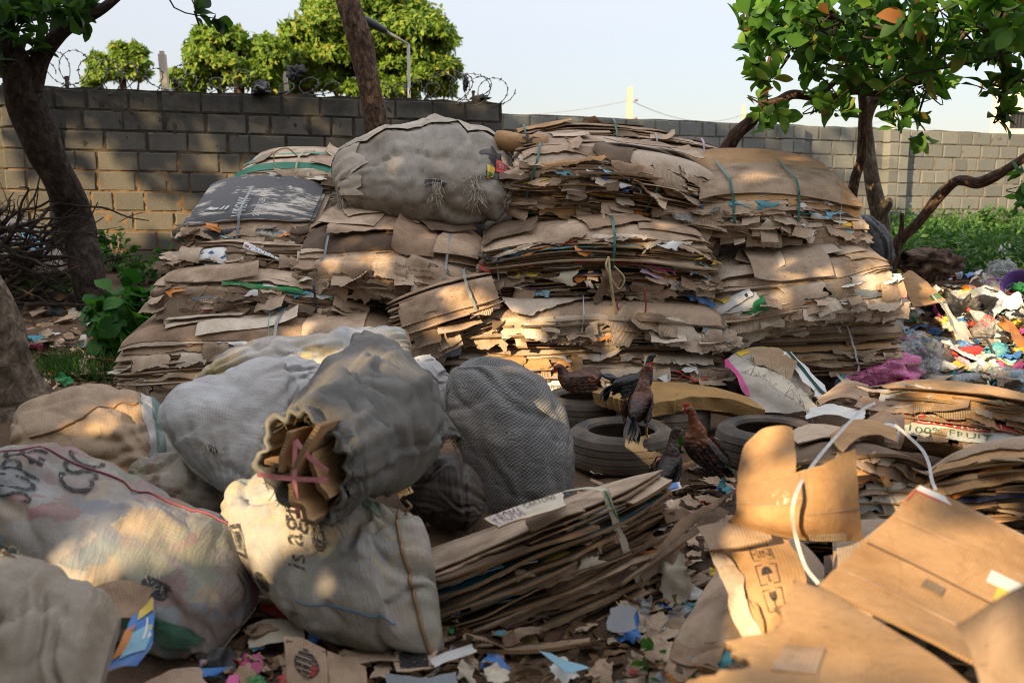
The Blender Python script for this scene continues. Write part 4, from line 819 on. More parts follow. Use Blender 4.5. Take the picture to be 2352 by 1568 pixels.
B.strap(.2, SG, -.1, t0=.8); B.strap(.78, SG, -.05, .018, t0=.15)
pts = [B.W(*v) for v in ((.26, -.14, .12), (.2, -.2, .06), (.24, -.22, -.05), (.3, -.2, -.14), (.2, -.2, -.22))]; Acc().tube(catmull(pts, 24), .007, 6).put('loose_string', BARK2, B.root)
B = Bale('smooth tilted bale of clean folded cartons wedged under the slumped brown bale', 905, 1150, 655, 800, 7.0, 9, arch=.02, rnd=.07, n=22, pal=(KB, KB, KT), roll=17, dep=.8, amp=.6)
B.flap(.55, .97, .7, .24, KB, 72, 0, .1, rough=.04, twist=.02, crumple=.002); B.flap(.3, .96, .26, .14, KB, 72, 0, .08, rough=.03, off=.02); B.flap(.35, .3, .4, .16, KT, 80, 0, .06, rough=.05); B.flap(.4, .1, .3, .1, GR, 80, 0, .05, rough=.2)
B.flaps(12, (.1, .5)); B.strap(.75, SG, .02, .02, t0=.4)
B = Bale('large ragged bale with two teal straps and bits of litter, top centre of the pile', 1185, 1640, 342, 535, 7.7, 10, pitch=-7, arch=.14, rnd=.2, n=50, pal=(KB, KT, KB, KD), bulge=.07, roll=-7, dep=.95)
B.topsheets(8)
for u_, t_2, w_, l_, m_, ti in ((.25, .98, .55, .08, KF, .05), (.2, .9, .5, .06, KB, .05), (.62, .97, .3, .14, KB, -.2), (.72, .95, .26, .16, KC, -.25), (.52, .97, .25, .12, KB, -.1), (.88, .93, .3, .12, KT, -.35), (.82, .98, .2, .1, KT, -.3), (.3, .84, .4, .07, KT, 0), (.55, .8, .5, .05, KB, -.1), (.18, .72, .2, .12, KB, 0), (.3, .7, .12, .12, KB, 0), (.4, .68, .3, .06, KD, -.1), (.15, .45, .18, .13, KB, 0), (.25, .3, .3, .12, KF, .0), (.85, .75, .5, .04, KB, -.12), (.78, .46, .22, .1, KT, 0)): B.flap(u_, t_2, w_, l_, m_, 68, RND.uniform(-.15, .15), .1, rough=.2, tilt=ti)
B.flap(.92, .22, .3, .26, KC, 88, .05, .06, rough=.04, twist=.02, crumple=.002); B.flap(.46, .83, .24, .08, SK, 60, .1, .06, 'paper_scrap', .0015, rough=.5, tilt=-.3, crumple=.009); B.flap(.55, .66, .2, .07, WH, 60, 0, .06, 'paper_scrap', .002, rough=.4, tilt=-.1, crumple=.01); B.flap(.52, .47, .14, .09, CR, 75, .1, .05, 'paper_scrap', .002, rough=.3); B.flap(.38, .55, .14, .06, RD, 75, 0, .05, 'paper_scrap', .002, rough=.3, crumple=.012); B.flap(.42, .36, .24, .03, BL, 60, .1, .05, 'paper_scrap', .002, tilt=-.2, rough=.3); B.flap(.3, .18, .1, .05, WH, 80, 0, .05, 'paper_scrap', .002); B.flap(.6, .3, .2, .05, OR, 65, 0, .05, 'paper_scrap', .002, tilt=-.1); B.flap(.82, .38, .2, .09, CP, 60, .3, .05, 'plastic_film', .001, crumple=.012); B.flap(.72, .3, .07, .04, WH, 80, 0, .04, 'paper_scrap')
for u_, t_2, m_, cm in ((.4, .72, BL, WH), (.3, .42, CR, WH)):
    q = B.W((u_ - .5) * B.w, -.1, B.lz((u_ - .5) * B.w, 0., t_2)); A = Acc().lathe([(0, 0), (.03, .004), (.034, .03), (.034, .11), (.02, .14), (.012, .16), (.012, .17)], q + [.12, .06, -.01], (-.9, -.35, .12), 14); bo = A.put('crushed_bottle', m_, B.root); Acc().lathe([(0.013, .165), (.019, .166), (.019, .19), (.0, .192)], q + [.12, .06, -.01], (-.9, -.35, .12), 12).put('cap', cm, bo)
B.flaps(64, (.05, .8), lr=(.03, .12)); B.flaps(12, (.8, .97), lr=(.05, .12)); B.scraps(16); B.strap(.14, ST, -.12, .018); B.strap(.72, ST, -.18, .018, t1=.8)
B.flap(.08, .12, .12, .05, GN, 60, 0, .05, 'paper_scrap', .002, crumple=.012); B.strap(.36, SW, -.05, .005, t1=.55, t0=.2, name='string'); B.strap(.56, SY, -.06, .014, t1=.3, t0=-.05, name='string')
B = Bale('wide layered bale with a teal strap and a blue board edge, centre of the pile', 1118, 1625, 520, 702, 7.25, 11, pitch=-5, arch=.12, rnd=.14, n=48, pal=(KB, KT, KB, KD), bulge=.07, dep=.9)
B.topsheets(6)
for u_, t_2, w_, l_, m_, ti in ((.3, .97, .5, .07, KT, .05), (.6, .98, .4, .06, KW, 0), (.78, .97, .36, .07, KW, -.08), (.15, .9, .3, .06, KT, .1), (.5, .93, .34, .05, KC, 0), (.9, .92, .25, .07, KT, -.2), (.45, .88, .3, .04, KB, 0)): B.flap(u_, t_2, w_, l_, m_, 62, 0, .1, rough=.25, tilt=ti)
B.flap(.4, .84, .95, .025, TE, 35, 0, .12, edge=TE, rough=.08, crumple=.003); B.flap(.3, .86, .4, .02, OR, 35, 0, .1, edge=RD, rough=.1); B.flap(.6, .62, .7, .02, RD, 40, 0, .08, rough=.1); B.flap(.15, .6, .4, .04, KB, 50, 0, .1); B.flap(.62, .6, .6, .06, KB, 60, 0, .08)
f = B.flap(.35, .56, .28, .02, WH, 25, 0, .09, 'paper_scrap', .003, rough=.06); B.flap(.36, .5, .14, .13, CR, 92, 0, .05, 'white_rag', .003, .4, .3, crumple=.012, off=.05); B.flap(.42, .4, .07, .06, OR, 80, 0, .05, 'paper_scrap'); B.flap(.46, .36, .05, .08, WH, 88, .1, .05, 'paper_scrap'); B.flap(.55, .5, .12, .2, KB, 92, .15, .05, rough=.15, off=.05); B.flap(.52, .45, .06, .26, KD, 92, -.1, .05, rough=.2, off=.06); B.flap(.75, .58, .2, .07, PK, 50, 0, .07, 'printed_sheet', .004, tilt=-.2); B.flap(.72, .5, .2, .08, LI, 65, .4, .06, 'paper_scrap', .002, tilt=-.3); B.flap(.9, .6, .3, .06, SK, 60, 0, .07, 'printed_sheet', .004, tilt=-.15); B.flap(.88, .4, .3, .1, CR, 70, -.1, .06, 'paper_scrap', .003); print_on('blue_lettering', 'orion', B.last_map(.05, .45, .6, .85), INKU, B.root.children[-1]); B.flap(.95, .42, .22, .1, KC, 75, 0, .06); B.flap(.2, .24, .2, .03, PU, 50, 0, .06, 'paper_scrap', .002); B.flap(.12, .2, .14, .03, RD, 60, 0, .05, 'paper_scrap', .002); B.flap(.03, .72, .1, .05, RD, 60, 0, .05, 'paper_scrap', .002, crumple=.012); B.flap(.93, .16, .22, .1, BL, 75, .2, .06, 'paper_scrap', .002, tilt=-.3, crumple=.01)
B.flaps(60, (.05, .7), lr=(.03, .12)); B.scraps(14); B.strap(.565, ST, -.02, .02, t0=.1); B.strap(.07, SW, .06, .012, t1=.62, t0=-.1, name='string')
for pp, m_, r_, nm in (([(.06, -.14, .42), (.04, -.2, .36), (.1, -.2, .24), (.14, -.2, .2), (.17, -.2, .28), (.1, -.17, .36)], SY, .008, 'string_loop'), ([(.06, -.14, .42), (.07, -.22, .28), (.1, -.23, .1), (.14, -.22, -.06), (.15, -.22, -.14)], SY, .011, 'hanging_string'), ([(.14, -.15, .14), (.13, -.19, .06), (.2, -.2, -.02), (.3, -.2, -.02), (.33, -.2, .06), (.32, -.17, .2)], SR, .006, 'red_string')): Acc().tube(catmull([B.W(*v) for v in pp], 40), r_, 6).put(nm, m_, B.root)
B = Bale('pale weathered bale with wide drooping sheets, upper of the two behind the chickens', 1035, 1655, 702, 802, 7.05, 12, pitch=-8, arch=.1, rnd=.16, n=26, pal=(KW, KW, KT), bulge=.05, dep=1.0, amp=.8)
B.topsheets(5)
for u_, t_2, w_, l_, m_, sl_ in ((.13, .97, .28, .2, KW, -.15), (.3, .98, .4, .22, KW, 0), (.48, .985, .36, .26, KW, 0), (.62, .98, .24, .28, KC, .1), (.8, .97, .3, .24, KW, 0), (.72, .985, .09, .25, KB, 0), (.93, .93, .2, .16, GR, .3), (.9, .97, .12, .06, GN, .1), (.05, .9, .26, .12, KF, -.2), (.35, .8, .3, .15, KC, 0), (.55, .6, .24, .22, KW, .1), (.14, .5, .3, .13, KC, -.2), (.82, .5, .34, .12, KW, 0), (.95, .6, .14, .14, GR, .35), (.88, .4, .25, .12, KT, 0)): B.flap(u_, t_2, w_, l_, m_, 76, sl_, .12, rough=.28, twist=.05)
B.flaps(46, (.1, .8), lr=(.05, .15), pal=(KW, KW, KC, KT)); B.strap(.5, SW, -.05, .007, t0=.05, name='string'); B.scraps(5, (CR, KF, OR))
B = Bale('pale weathered bale at the bottom centre, behind the foam slab and the black hen', 1045, 1660, 795, 925, 7.0, 13, arch=.07, rnd=.12, n=30, pal=(KW, KT, KB), bulge=.06, dep=1.0)
for u_, t_2, w_, l_, m_, sl_ in ((.22, .98, .24, .26, KF, -.1), (.32, .92, .18, .12, KF, .1), (.42, .9, .1, .1, KF, 0), (.53, .97, .34, .07, KW, 0), (.64, .95, .12, .07, KW, 0), (.8, .96, .5, .1, KW, 0), (.6, .7, .5, .16, KT, .1), (.7, .6, .3, .14, KW, 0), (.88, .6, .2, .16, KC, .1), (.85, .45, .14, .18, KB, -.1), (.97, .6, .12, .14, CR, .1), (.92, .75, .24, .1, KC, 0)): B.flap(u_, t_2, w_, l_, m_, 80, sl_, .08, rough=.25, twist=.06)
B.flap(.34, .76, .16, .04, OR, 75, 0, .06, 'printed_sheet'); B.flap(.31, .8, .09, .06, OR, 85, 0, .05, 'paper_scrap'); f = B.flap(.34, .52, .3, .09, WH, 80, 0, .08, 'printed_sheet', .005, rough=.06, twist=.02); print_on('black_lettering', '70 pcs', B.last_map(.68, .98, .72, .95), INKB, f); B.flap(.455, .97, .075, .45, KF, 90, 0, .05, 'brown_tape_strip', .003, rough=.05, twist=.02, off=.05); B.flap(.77, .5, .18, .05, BL, 65, .1, .06, 'printed_sheet', .003)
B.flaps(46, (.05, .8), lr=(.04, .14), pal=(KW, KC, KT, KB)); B.scraps(5, (CR, WH, RD))
# right column
B = Bale('smooth topped bale with teal straps at the upper right of the pile', 1595, 1965, 425, 565, 7.6, 14, pitch=-17, arch=.1, rnd=.14, n=30, pal=(KT, KB, KT, KW), bulge=.04, dep=1.1, roll=-2, amp=.9, top=((0, KF), (1, KT)))
sheet('top_sheet', (lambda a, b: B.W(-.02 * B.w + a * .8 * B.w + .12 * b, .3 + b * .62, B.lz(-.02 * B.w + a * .8 * B.w, .3 + b * .62, 1.0) + .014))(*np.meshgrid(np.linspace(-.5, .5, 30), np.linspace(-.5, .5, 26))), .008, [KT, KT, KE], B.root); B.flap(.5, .985, .55, .05, KT, 40, 0, .6, rough=.05, twist=.02, crumple=.002); B.flap(.3, .975, .6, .16, KT, 55, -.1, .4, rough=.05, twist=.03, crumple=.002); B.flap(.75, .97, .6, .07, KF, 50, .1, .3, rough=.08, twist=.02); B.flap(.55, .8, .6, .06, KB, 60, 0, .1, rough=.1, tilt=.1)
B.flap(.45, .6, .18, .12, CR, 70, .1, .06, 'paper_scrap', .003, rough=.3); B.flap(.7, .72, .12, .08, WH, 70, 0, .05, 'paper_scrap', .002); B.flap(.9, .8, .2, .04, SK, 55, 0, .06, 'paper_scrap', .002); B.flap(.82, .6, .16, .05, WH, 60, 0, .05, 'paper_scrap', .002); B.flap(.6, .45, .06, .07, OR, 75, 0, .05, 'paper_scrap'); B.flap(.85, .45, .2, .05, SK, 60, -.2, .05, 'paper_scrap', .002); B.flap(.92, .4, .14, .06, MA, 65, 0, .05, 'paper_scrap', .002); B.flap(.72, .6, .08, .2, KB, 90, .1, .05); B.flap(.7, .35, .12, .22, KT, 88, .0, .05); B.flap(.8, .3, .14, .26, KT, 88, .05, .05, rough=.4)
f = B.flap(.42, .3, .14, .05, KW, 80, 0, .05); print_on('small_lettering', ':Berl', B.last_map(.1, .7, .66, .94), INKB, f)
B.flaps(66, (.04, .62), lr=(.04, .16)); B.flaps(10, (.6, .9), lr=(.03, .08)); B.scraps(12); B.strap(.2, ST, .05, .02, t0=.45); B.strap(.58, ST, .02, .018, t0=.2); B.strap(.84, SW, .0, .005, t1=.82, t0=.3, name='string')
B = Bale('slanting bale with a green plastic sheet and white cartons, right of centre', 1625, 2040, 615, 765, 7.3, 15, pitch=-13, arch=.08, rnd=.18, n=38, pal=(KT, KB, KW), bulge=.07, dep=1.0, roll=9)
B.topsheets(10)
for u_, t_2, w_, l_, m_, sl_, ti in ((.36, .86, .36, .3, KT, .35, .1), (.24, .5, .36, .14, KW, .3, .2), (.5, .97, .3, .14, KT, .2, .1), (.68, .98, .22, .26, KC, .15, 0), (.85, .98, .32, .14, KW, .2, 0), (.85, .8, .3, .1, GR, .1, 0), (.86, .74, .3, .09, GR, .1, 0), (.65, .55, .4, .11, KW, .1, .1), (.9, .55, .3, .12, KW, .1, 0), (.85, .34, .34, .13, KT, .15, 0), (.6, .3, .5, .1, KW, .1, .1), (.3, .22, .6, .14, KW, .1, .1), (.5, .66, .3, .14, KT, .2, .1), (.75, .7, .2, .12, KC, .2, 0), (.13, .35, .12, .2, KW, 0, .2)):
    f = B.flap(u_, t_2, w_, l_, m_, 70, sl_, .09, rough=.2, twist=.06, tilt=ti)
    if (u_, t_2) == (.85, .34): print_on('red_lettering', 'CON', B.last_map(.45, .75, .6, .8), INKR, f)
f = B.flap(.14, .88, .32, .06, WH, 62, .2, .1, 'printed_sheet', .006, rough=.06, tilt=.3, twist=.02); shape_on('black_lines', frame_polys(-.45, -.4, .45, .4, .06), B.last_map(.05, .95, .66, .98), INKB, f); B.flap(.16, .8, .34, .08, WH, 70, .2, .08, 'printed_sheet', .005, rough=.06, tilt=.3, twist=.02); B.flap(.14, .66, .5, .12, GN, 65, .1, .1, 'green_plastic_sheet', .003, rough=.15, tilt=.35, crumple=.009); B.flap(.72, .62, .16, .05, WH, 70, 0, .05, 'paper_scrap', .003)
B.flaps(50, (.05, .9), lr=(.04, .15), pal=(KT, KW, KC, KB)); B.scraps(8, (WH, CR, OR, YE))
shape = B
B = Bale('neat bale of brown folded cartons at the bottom right of the pile, above a tyre', 1680, 2060, 735, 862, 7.35, 16, arch=.03, rnd=.05, n=24, pal=(KB, KF, KB), bulge=.03, dep=1.0, amp=.55, th=.009, pieces=(.75, .2), roll=2)
for t_2, u_, w_, l_, m_ in ((.92, .5, .95, .05, KB), (.78, .45, .7, .045, KB), (.77, .84, .5, .05, KB), (.6, .55, 1.0, .045, KF), (.47, .65, .9, .04, KB), (.3, .62, .9, .05, KB), (.9, .9, .3, .08, KT), (.14, .75, .5, .05, KB)): f = B.flap(u_, t_2, w_, l_, m_, 78, 0, .14, rough=.06, twist=.02, crumple=.002)
B.flap(.38, .74, .24, .02, WH, 45, 0, .08, 'paper_scrap', .002); f = B.flap(.55, .78, .3, .04, KB, 78, 0, .1, rough=.1); print_on('small_lettering', 'LUC', B.last_map(.5, .8, .62, .95), INKB, f); B.flap(.3, .95, .3, .015, GN, 40, 0, .1, 'green_plastic_sheet', .002); B.flap(.7, .5, .3, .1, KC, 80, .3, .06, rough=.4); B.flap(.62, .97, .05, .12, WH, 85, .5, .05, 'paper_scrap', .002)
B.flaps(14, (.05, .5), lr=(.02, .07)); B.strap(.63, SW, .12, .014, t0=.15, name='string')
# ------------------------------------------------------------------ sacks
class Sack:
    def __init__(s, label, st, mat, seed, lump=.02, wrink=.017, ns=96, nt=112, ex=.9, group='stuffed sacks in front of the pile', name='stuffed_sack', mouth=None, flip=1, settle=None):
        """st: list of ((px,py,Y),(px,py,Y),thickness) cross lines along the sack; flat thin ends are sewn"""
        A = np.array([np.concatenate([P(*a), P(*b), [t]]) for a, b, t in st]); A = catmull(A, ns)
        p0, p1, th = A[:, :3], A[:, 3:6], np.maximum(A[:, 6] * .74, .004)
        C = (p0 + p1) / 2; H = (p0 - p1) / 2; ax = np.gradient(C, axis=0); ax /= np.linalg.norm(ax, axis=1, keepdims=True)
        Bv = np.cross(ax, H); Bv /= np.linalg.norm(Bv, axis=1, keepdims=True)
        cam = np.array([0, 0, CAM_H]) - C
        if np.sum(Bv * cam) < 0: Bv = -Bv
        a = np.linspace(0, 2 * math.pi, nt, endpoint=False); ca, sa = np.cos(a), np.sin(a)
        ca = np.sign(ca) * np.abs(ca) ** ex; sa = np.sign(sa) * np.abs(sa) ** ex
        V = C[:, None, :] + ca[None, :, None] * H[:, None, :] + sa[None, :, None] * (Bv * th[:, None])[:, None, :]
        D = (V - C[:, None, :]); D /= np.linalg.norm(D, axis=2, keepdims=True) + 1e-9
        q = V.reshape(-1, 3); r = np.random.default_rng(seed)
        k = np.clip(th / .1, 0.1, 1)[:, None]
        d = lump * (sn3(q, seed, 7).reshape(ns, nt) * .8 + .6 * (1 - 2 * np.abs(sn3(q, seed + 1, 11).reshape(ns, nt)))) * k
        ss = np.linspace(0, 1, ns)[:, None]; aa = a[None, :]
        # gathers running along the sack, strongest near its ends, and slack creases across it
        endw = np.exp(-ss / .22) + np.exp(-(1 - ss) / .22)
        d = d + wrink * endw * (sn(np.cos(aa) * 3 + ss, np.sin(aa) * 3, seed + 2, 5) * .8) * np.clip(k + .2, 0, 1)
        d = d - wrink * .9 * np.maximum(0, sn3(q * [1, 1, 1], seed + 3, 16).reshape(ns, nt) - .4) * k
        cr = sn3(q, seed + 4, 9).reshape(ns, nt); d = d - wrink * 1.1 * np.exp(-(cr / .16) ** 2) * k; cr = sn3(q * [1, 1, 1.3], seed + 14, 21).reshape(ns, nt); d = d - wrink * .55 * np.exp(-(cr / .2) ** 2) * k
        for _ in range(16):   # single creases pulled into the cloth
            s0_, a0_ = r.uniform(.05, .95), r.uniform(0, 6.283); an_ = r.choice([r.normal(0, .35), r.normal(1.57, .4)]); ln_ = r.uniform(.08, .3); wd_ = r.uniform(.012, .03)
            da = (aa - a0_ + math.pi) % (2 * math.pi) - math.pi; u_ = (ss - s0_) * math.cos(an_) + da / 4 * math.sin(an_); v_ = -(ss - s0_) * math.sin(an_) + da / 4 * math.cos(an_) + .03 * np.sin(u_ * 18)
            d = d + np.exp(-(u_ / ln_) ** 2) * (-np.exp(-(v_ / wd_) ** 2) + .55 * np.exp(-((v_ - wd_ * 1.7) / (wd_ * 1.2)) ** 2)) * wrink * 1.15 * np.clip(k, .3, 1)
        V = V + D * d[..., None]
        if settle is not None: V[..., 2] = np.maximum(V[..., 2], settle)
        s.V = V; s.ns = ns; s.nt = nt; s.C = C
        ln = np.concatenate([[0], np.cumsum(np.linalg.norm(np.diff(C, axis=0), axis=1))]); per = 2 * math.pi * np.sqrt((np.linalg.norm(H, axis=1) ** 2 + th ** 2) / 2).mean()
        uv = np.stack(np.meshgrid(np.linspace(0, per, nt), ln), -1)
        s.uvf = uv; acc = Acc(); I = np.arange(ns * nt).reshape(ns, nt); J = np.roll(I, -1, axis=1)
        qd = np.stack([I[:-1], J[:-1], J[1:], I[1:]], -1).reshape(-1, 4)
        out_ = np.cross(V[ns // 2, nt // 4 + 1] - V[ns // 2, nt // 4], V[ns // 2 + 1, nt // 4] - V[ns // 2, nt // 4]) @ D[ns // 2, nt // 4]
        s.sg = 1 if out_ > 0 else -1
        acc.add(V.reshape(-1, 3), qd if out_ > 0 else qd[:, ::-1], uv.reshape(-1, 2))
        s.root = thing(name, label, 'sack', C[ns // 2] * [1, 1, 0] + [0, 0, V[..., 2].min()], group)
        for e in ((0, -1) if mouth is None else ((-1,) if mouth == 0 else (0,))):   # closed ends
            rg = V[e]; cc = rg.mean(0); m = np.stack([rg, cc + (rg - cc) * .5, cc + (rg - cc) * .02]); I2 = np.arange(3 * nt).reshape(3, nt); J2 = np.roll(I2, -1, axis=1)
            acc.add(m.reshape(-1, 3), np.stack([I2[:-1], J2[:-1], J2[1:], I2[1:]], -1).reshape(-1, 4), np.tile(uv[e], (3, 1)))
        s.body = acc.put('sack_body', mat, s.root)
        nn = np.cross(np.roll(V, -1, 1) - np.roll(V, 1, 1), np.gradient(V, axis=0)) * s.sg; s.nrm = nn / (np.linalg.norm(nn, axis=2, keepdims=True) + 1e-9)
    def at(s, ss, deg, off=.004):
        ss = np.clip(np.asarray(ss, float), 0, .9999) * (s.ns - 1); a = (np.asarray(deg, float) / 360 % 1) * s.nt; i = ss.astype(int); j = a.astype(int) % s.nt; j2 = (j + 1) % s.nt; fi = (ss - i)[..., None]; fj = (a - a.astype(int))[..., None]; i2 = np.minimum(i + 1, s.ns - 1)
        H = s.V + s.nrm * off
        return H[i, j] * (1 - fi) * (1 - fj) + H[i2, j] * fi * (1 - fj) + H[i, j2] * (1 - fi) * fj + H[i2, j2] * fi * fj
    def line(s, name, s0, s1, d0, d1, mat, rad_=.003, n=60, wob=0, off=.004):
        t = np.linspace(0, 1, n); pts = s.at(s0 + (s1 - s0) * t, d0 + (d1 - d0) * t + wob * np.sin(t * 7), off); return Acc().tube(pts, rad_, 5).put(name, mat, s.root)
    def patch(s, name, s0, s1, d0, d1, mat, off=.004, n=24, ragged=0, seed=0):
        a, b = np.meshgrid(np.linspace(0, 1, n), np.linspace(0, 1, n)); rg = ragged * tear(np.linspace(0, 1, n), seed, .2)
        return sheet(name, s.at(s0 + (s1 - s0) * b + rg[None, :] * (b > .5) - rg[None, ::-1] * (b <= .5), d0 + (d1 - d0) * a, off), .002, mat, s.root)
    def text(s, name, body, s0, s1, d0, d1, mat, rot=False, off=.005):
        t0 = np.zeros(1); g = (lambda u, v: s.at(np.array([s0 + (s1 - s0) * (u + .5)]), np.array([d0 + (d1 - d0) * (v + .5)]), off)[0]) if not rot else (lambda u, v: s.at(np.array([s0 + (s1 - s0) * (.5 - v)]), np.array([d0 + (d1 - d0) * (u + .5)]), off)[0])
        o_ = g(0, 0); nn_ = np.cross(g(.1, 0) - o_, g(0, .1) - o_); d_ = o_ - np.array([0, 0, CAM_H])
        if nn_ @ d_ > 0:
            if rot: s0, s1 = s1, s0
            else: d0, d1 = d1, d0
        f = (lambda u, v: s.at(s0 + (s1 - s0) * (u + .5), d0 + (d1 - d0) * (v + .5), off)) if not rot else (lambda u, v: s.at(s0 + (s1 - s0) * (.5 - v), d0 + (d1 - d0) * (u + .5), off))
        return print_on(name, body, f, mat, s.root)
    def fringe(s, name, ss, d0, d1, mat, k=60, ln=.05, seed=0, r_=.0016):
        r = np.random.default_rng(seed); A = Acc()
        for d in np.linspace(d0, d1, k):
            p = s.at(np.array([np.clip(ss + r.normal(0, .01), 0, 1)]), np.array([d + r.normal(0, 1)]))[0]; v = r.normal(0, .38, 3) + [0, -.25, -.75]; v /= np.linalg.norm(v); l = ln * r.uniform(.4, 1.3)
            A.tube(catmull([p, p + v * l * .5 + r.normal(0, .008, 3), p + v * l + r.normal(0, .016, 3)], 6), r_, 3)
        return A.put(name, mat, s.root)
MIXED = [(.50, .10, .08), (.60, .55, .48), (.12, .30, .42), (.62, .42, .18), (.30, .42, .24), (.55, .52, .5), (.65, .5, .12), (.35, .2, .15), (.6, .6, .58), (.25, .3, .4)]
SKG = weave('weave_grey_clear', (.13, .125, .12), (.25, .245, .235), None, 46, dirt=.55, contents=MIXED, cmix=.6)
SKA = weave('weave_pale_clear', (.235, .225, .20), (.37, .355, .32), None, 46, dirt=.5, contents=MIXED[1:], cmix=.5)
SKB = weave('weave_beige', (.22, .19, .145), (.34, .30, .235), None, 46, dirt=.6)
SKT = weave('weave_tan', (.27, .185, .105), (.38, .27, .165), None, 46, dirt=.6)
SKW = weave('weave_white', (.33, .34, .35), (.52, .53, .54), None, 46, dirt=.55)
SKD = weave('weave_charcoal', (.07, .071, .066), (.145, .145, .135), None, 46, dirt=.6, dust=.16)
SKM = weave('weave_mesh_checked', (.016, .017, .02), (.21, .21, .205), None, 38, dirt=.25, coarse=True, bumps=.35)
SKP = weave('plastic_see_through', (.26, .25, .23), (.44, .43, .41), None, 46, dirt=.35, rough=.35, contents=MIXED, cmix=1.0)
SKO = weave('weave_old_grey', (.22, .205, .175), (.33, .305, .26), None, 46, dirt=.8)
SKF = weave('weave_frayed_pale', (.34, .30, .24), (.48, .43, .35), dirt=.5)
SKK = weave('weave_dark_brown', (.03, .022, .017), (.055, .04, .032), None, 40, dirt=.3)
FRAY = N('frayed_thread').out((.42, .38, .30), .9); FRD = N('dark_frayed_thread').out((.10, .085, .06), .9)

S = Sack('long grey see-through sack with red stitched stripe and dark printed letters, far left', [((-60, 1150, 3.55), (-90, 1235, 3.45), .03), ((-10, 1060, 3.75), (-40, 1280, 3.35), .2), ((95, 1035, 3.85), (20, 1320, 3.25), .25), ((260, 1085, 3.8), (140, 1395, 3.15), .25), ((430, 1165, 3.7), (270, 1450, 3.1), .25), ((555, 1250, 3.6), (395, 1500, 3.05), .21), ((590, 1330, 3.5), (452, 1522, 3.05), .1), ((585, 1400, 3.4), (480, 1515, 3.1), .012)], SKG, 401, lump=.016)
S.line('red_stripe', .06, .93, 52, 62, strapm('red_thread', (.30, .02, .06)), .0035, wob=4)
S.text('printed_letters', 'SUPER', .24, .33, 112, 62, INKB, True); S.text('printed_letters', 'CSC', .36, .43, 88, 40, INKB, True)
S.text('printed_letters', 'AYAN', .76, .82, 86, 60, INKB, True); S.patch('green_patch', .5, .78, 172, 150, weave('weave_green', (.01, .08, .05), (.03, .16, .10)), .006, ragged=.03); S.patch('green_patch', .04, .4, 168, 152, bpy.data.materials['weave_green'], .006, ragged=.02)
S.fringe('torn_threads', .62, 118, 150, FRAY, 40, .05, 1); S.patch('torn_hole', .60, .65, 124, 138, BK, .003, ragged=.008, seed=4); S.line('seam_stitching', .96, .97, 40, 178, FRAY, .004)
S = Sack('beige sack cut by the bottom left corner of the view, very close', [((-150, 1290, 2.7), (-230, 1590, 2.3), .05), ((-40, 1285, 2.75), (-120, 1680, 2.2), .2), ((120, 1330, 2.7), (20, 1720, 2.15), .22), ((230, 1370, 2.65), (150, 1690, 2.2), .16), ((278, 1420, 2.6), (225, 1600, 2.3), .03)], SKB, 402, lump=.014)
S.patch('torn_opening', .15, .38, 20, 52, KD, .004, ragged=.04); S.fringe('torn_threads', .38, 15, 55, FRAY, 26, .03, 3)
S = Sack('tan sack with a stitched seam lying below the thick trunk at the left', [((25, 1010, 4.75), (30, 1052, 4.6), .012), ((60, 945, 4.9), (75, 1085, 4.5), .17), ((170, 912, 5.0), (190, 1105, 4.4), .24), ((270, 915, 5.0), (290, 1115, 4.4), .24), ((350, 935, 4.95), (370, 1105, 4.45), .2), ((408, 985, 4.8), (415, 1060, 4.6), .012)], SKT, 403, lump=.012)
S.line('stitched_seam', .25, .72, 118, 72, SV, .008, wob=6); S.patch('blue_grey_end', .74, .93, 30, 150, SKW, .004, ragged=.02); S.patch('teal_stripe', .80, .86, 30, 150, weave('weave_teal', (.06, .16, .16), (.13, .25, .24)), .008)
S = Sack('white woven sack with a small hole, leaning below the dark sack', [((560, 1150, 3.85), (500, 1125, 3.95), .012), ((625, 1090, 4.0), (428, 1055, 4.05), .17), ((690, 1000, 4.2), (368, 955, 4.2), .23), ((735, 930, 4.4), (455, 900, 4.5), .22), ((760, 880, 4.7), (600, 848, 4.8), .12), ((775, 860, 4.95), (690, 845, 5.0), .02)], SKW, 404, lump=.018, wrink=.016)
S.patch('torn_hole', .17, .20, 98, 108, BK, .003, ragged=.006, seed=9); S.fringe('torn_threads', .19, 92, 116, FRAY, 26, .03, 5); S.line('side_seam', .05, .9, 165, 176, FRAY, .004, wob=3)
S = Sack('big charcoal sack with folded cardboard tied in its open mouth', [((628, 985, 3.3), (785, 1160, 3.12), .19), ((648, 955, 3.45), (830, 1160, 3.2), .26), ((700, 890, 3.75), (900, 1125, 3.5), .34), ((775, 820, 4.15), (990, 1065, 3.9), .34), ((828, 782, 4.5), (1045, 1015, 4.2), .12), ((836, 770, 4.65), (1060, 1003, 4.35), .014)], SKD, 405, lump=.022, wrink=.02, mouth=0)
V0 = S.V[0]; c0 = V0.mean(0); axd = S.C[6] - S.C[0]; axd /= np.linalg.norm(axd); ring = np.stack([V0, c0 + (V0 - c0) * 1.03 - axd * .02, c0 + (V0 - c0) * .97 - axd * .03, c0 + (V0 - c0) * .9 - axd * .012, c0 + (V0 - c0) * .86 + axd * .06, c0 + (V0 - c0) * .8 + axd * .2])
ring += .012 * np.stack([sn3(ring.reshape(-1, 3), 77 + k, 18).reshape(ring.shape[:2]) for k in range(3)], -1); ring = np.concatenate([ring, ring[:, :1]], 1); sheet('rolled_mouth', ring, .004, SKD, S.root)
S.fringe('frayed_rim', .004, 0, 360, FRD, 150, .025, 6); S.fringe('frayed_corner', .985, 150, 200, FRD, 40, .06, 7); S.fringe('frayed_corner', .985, -20, 20, FRD, 30, .05, 8)
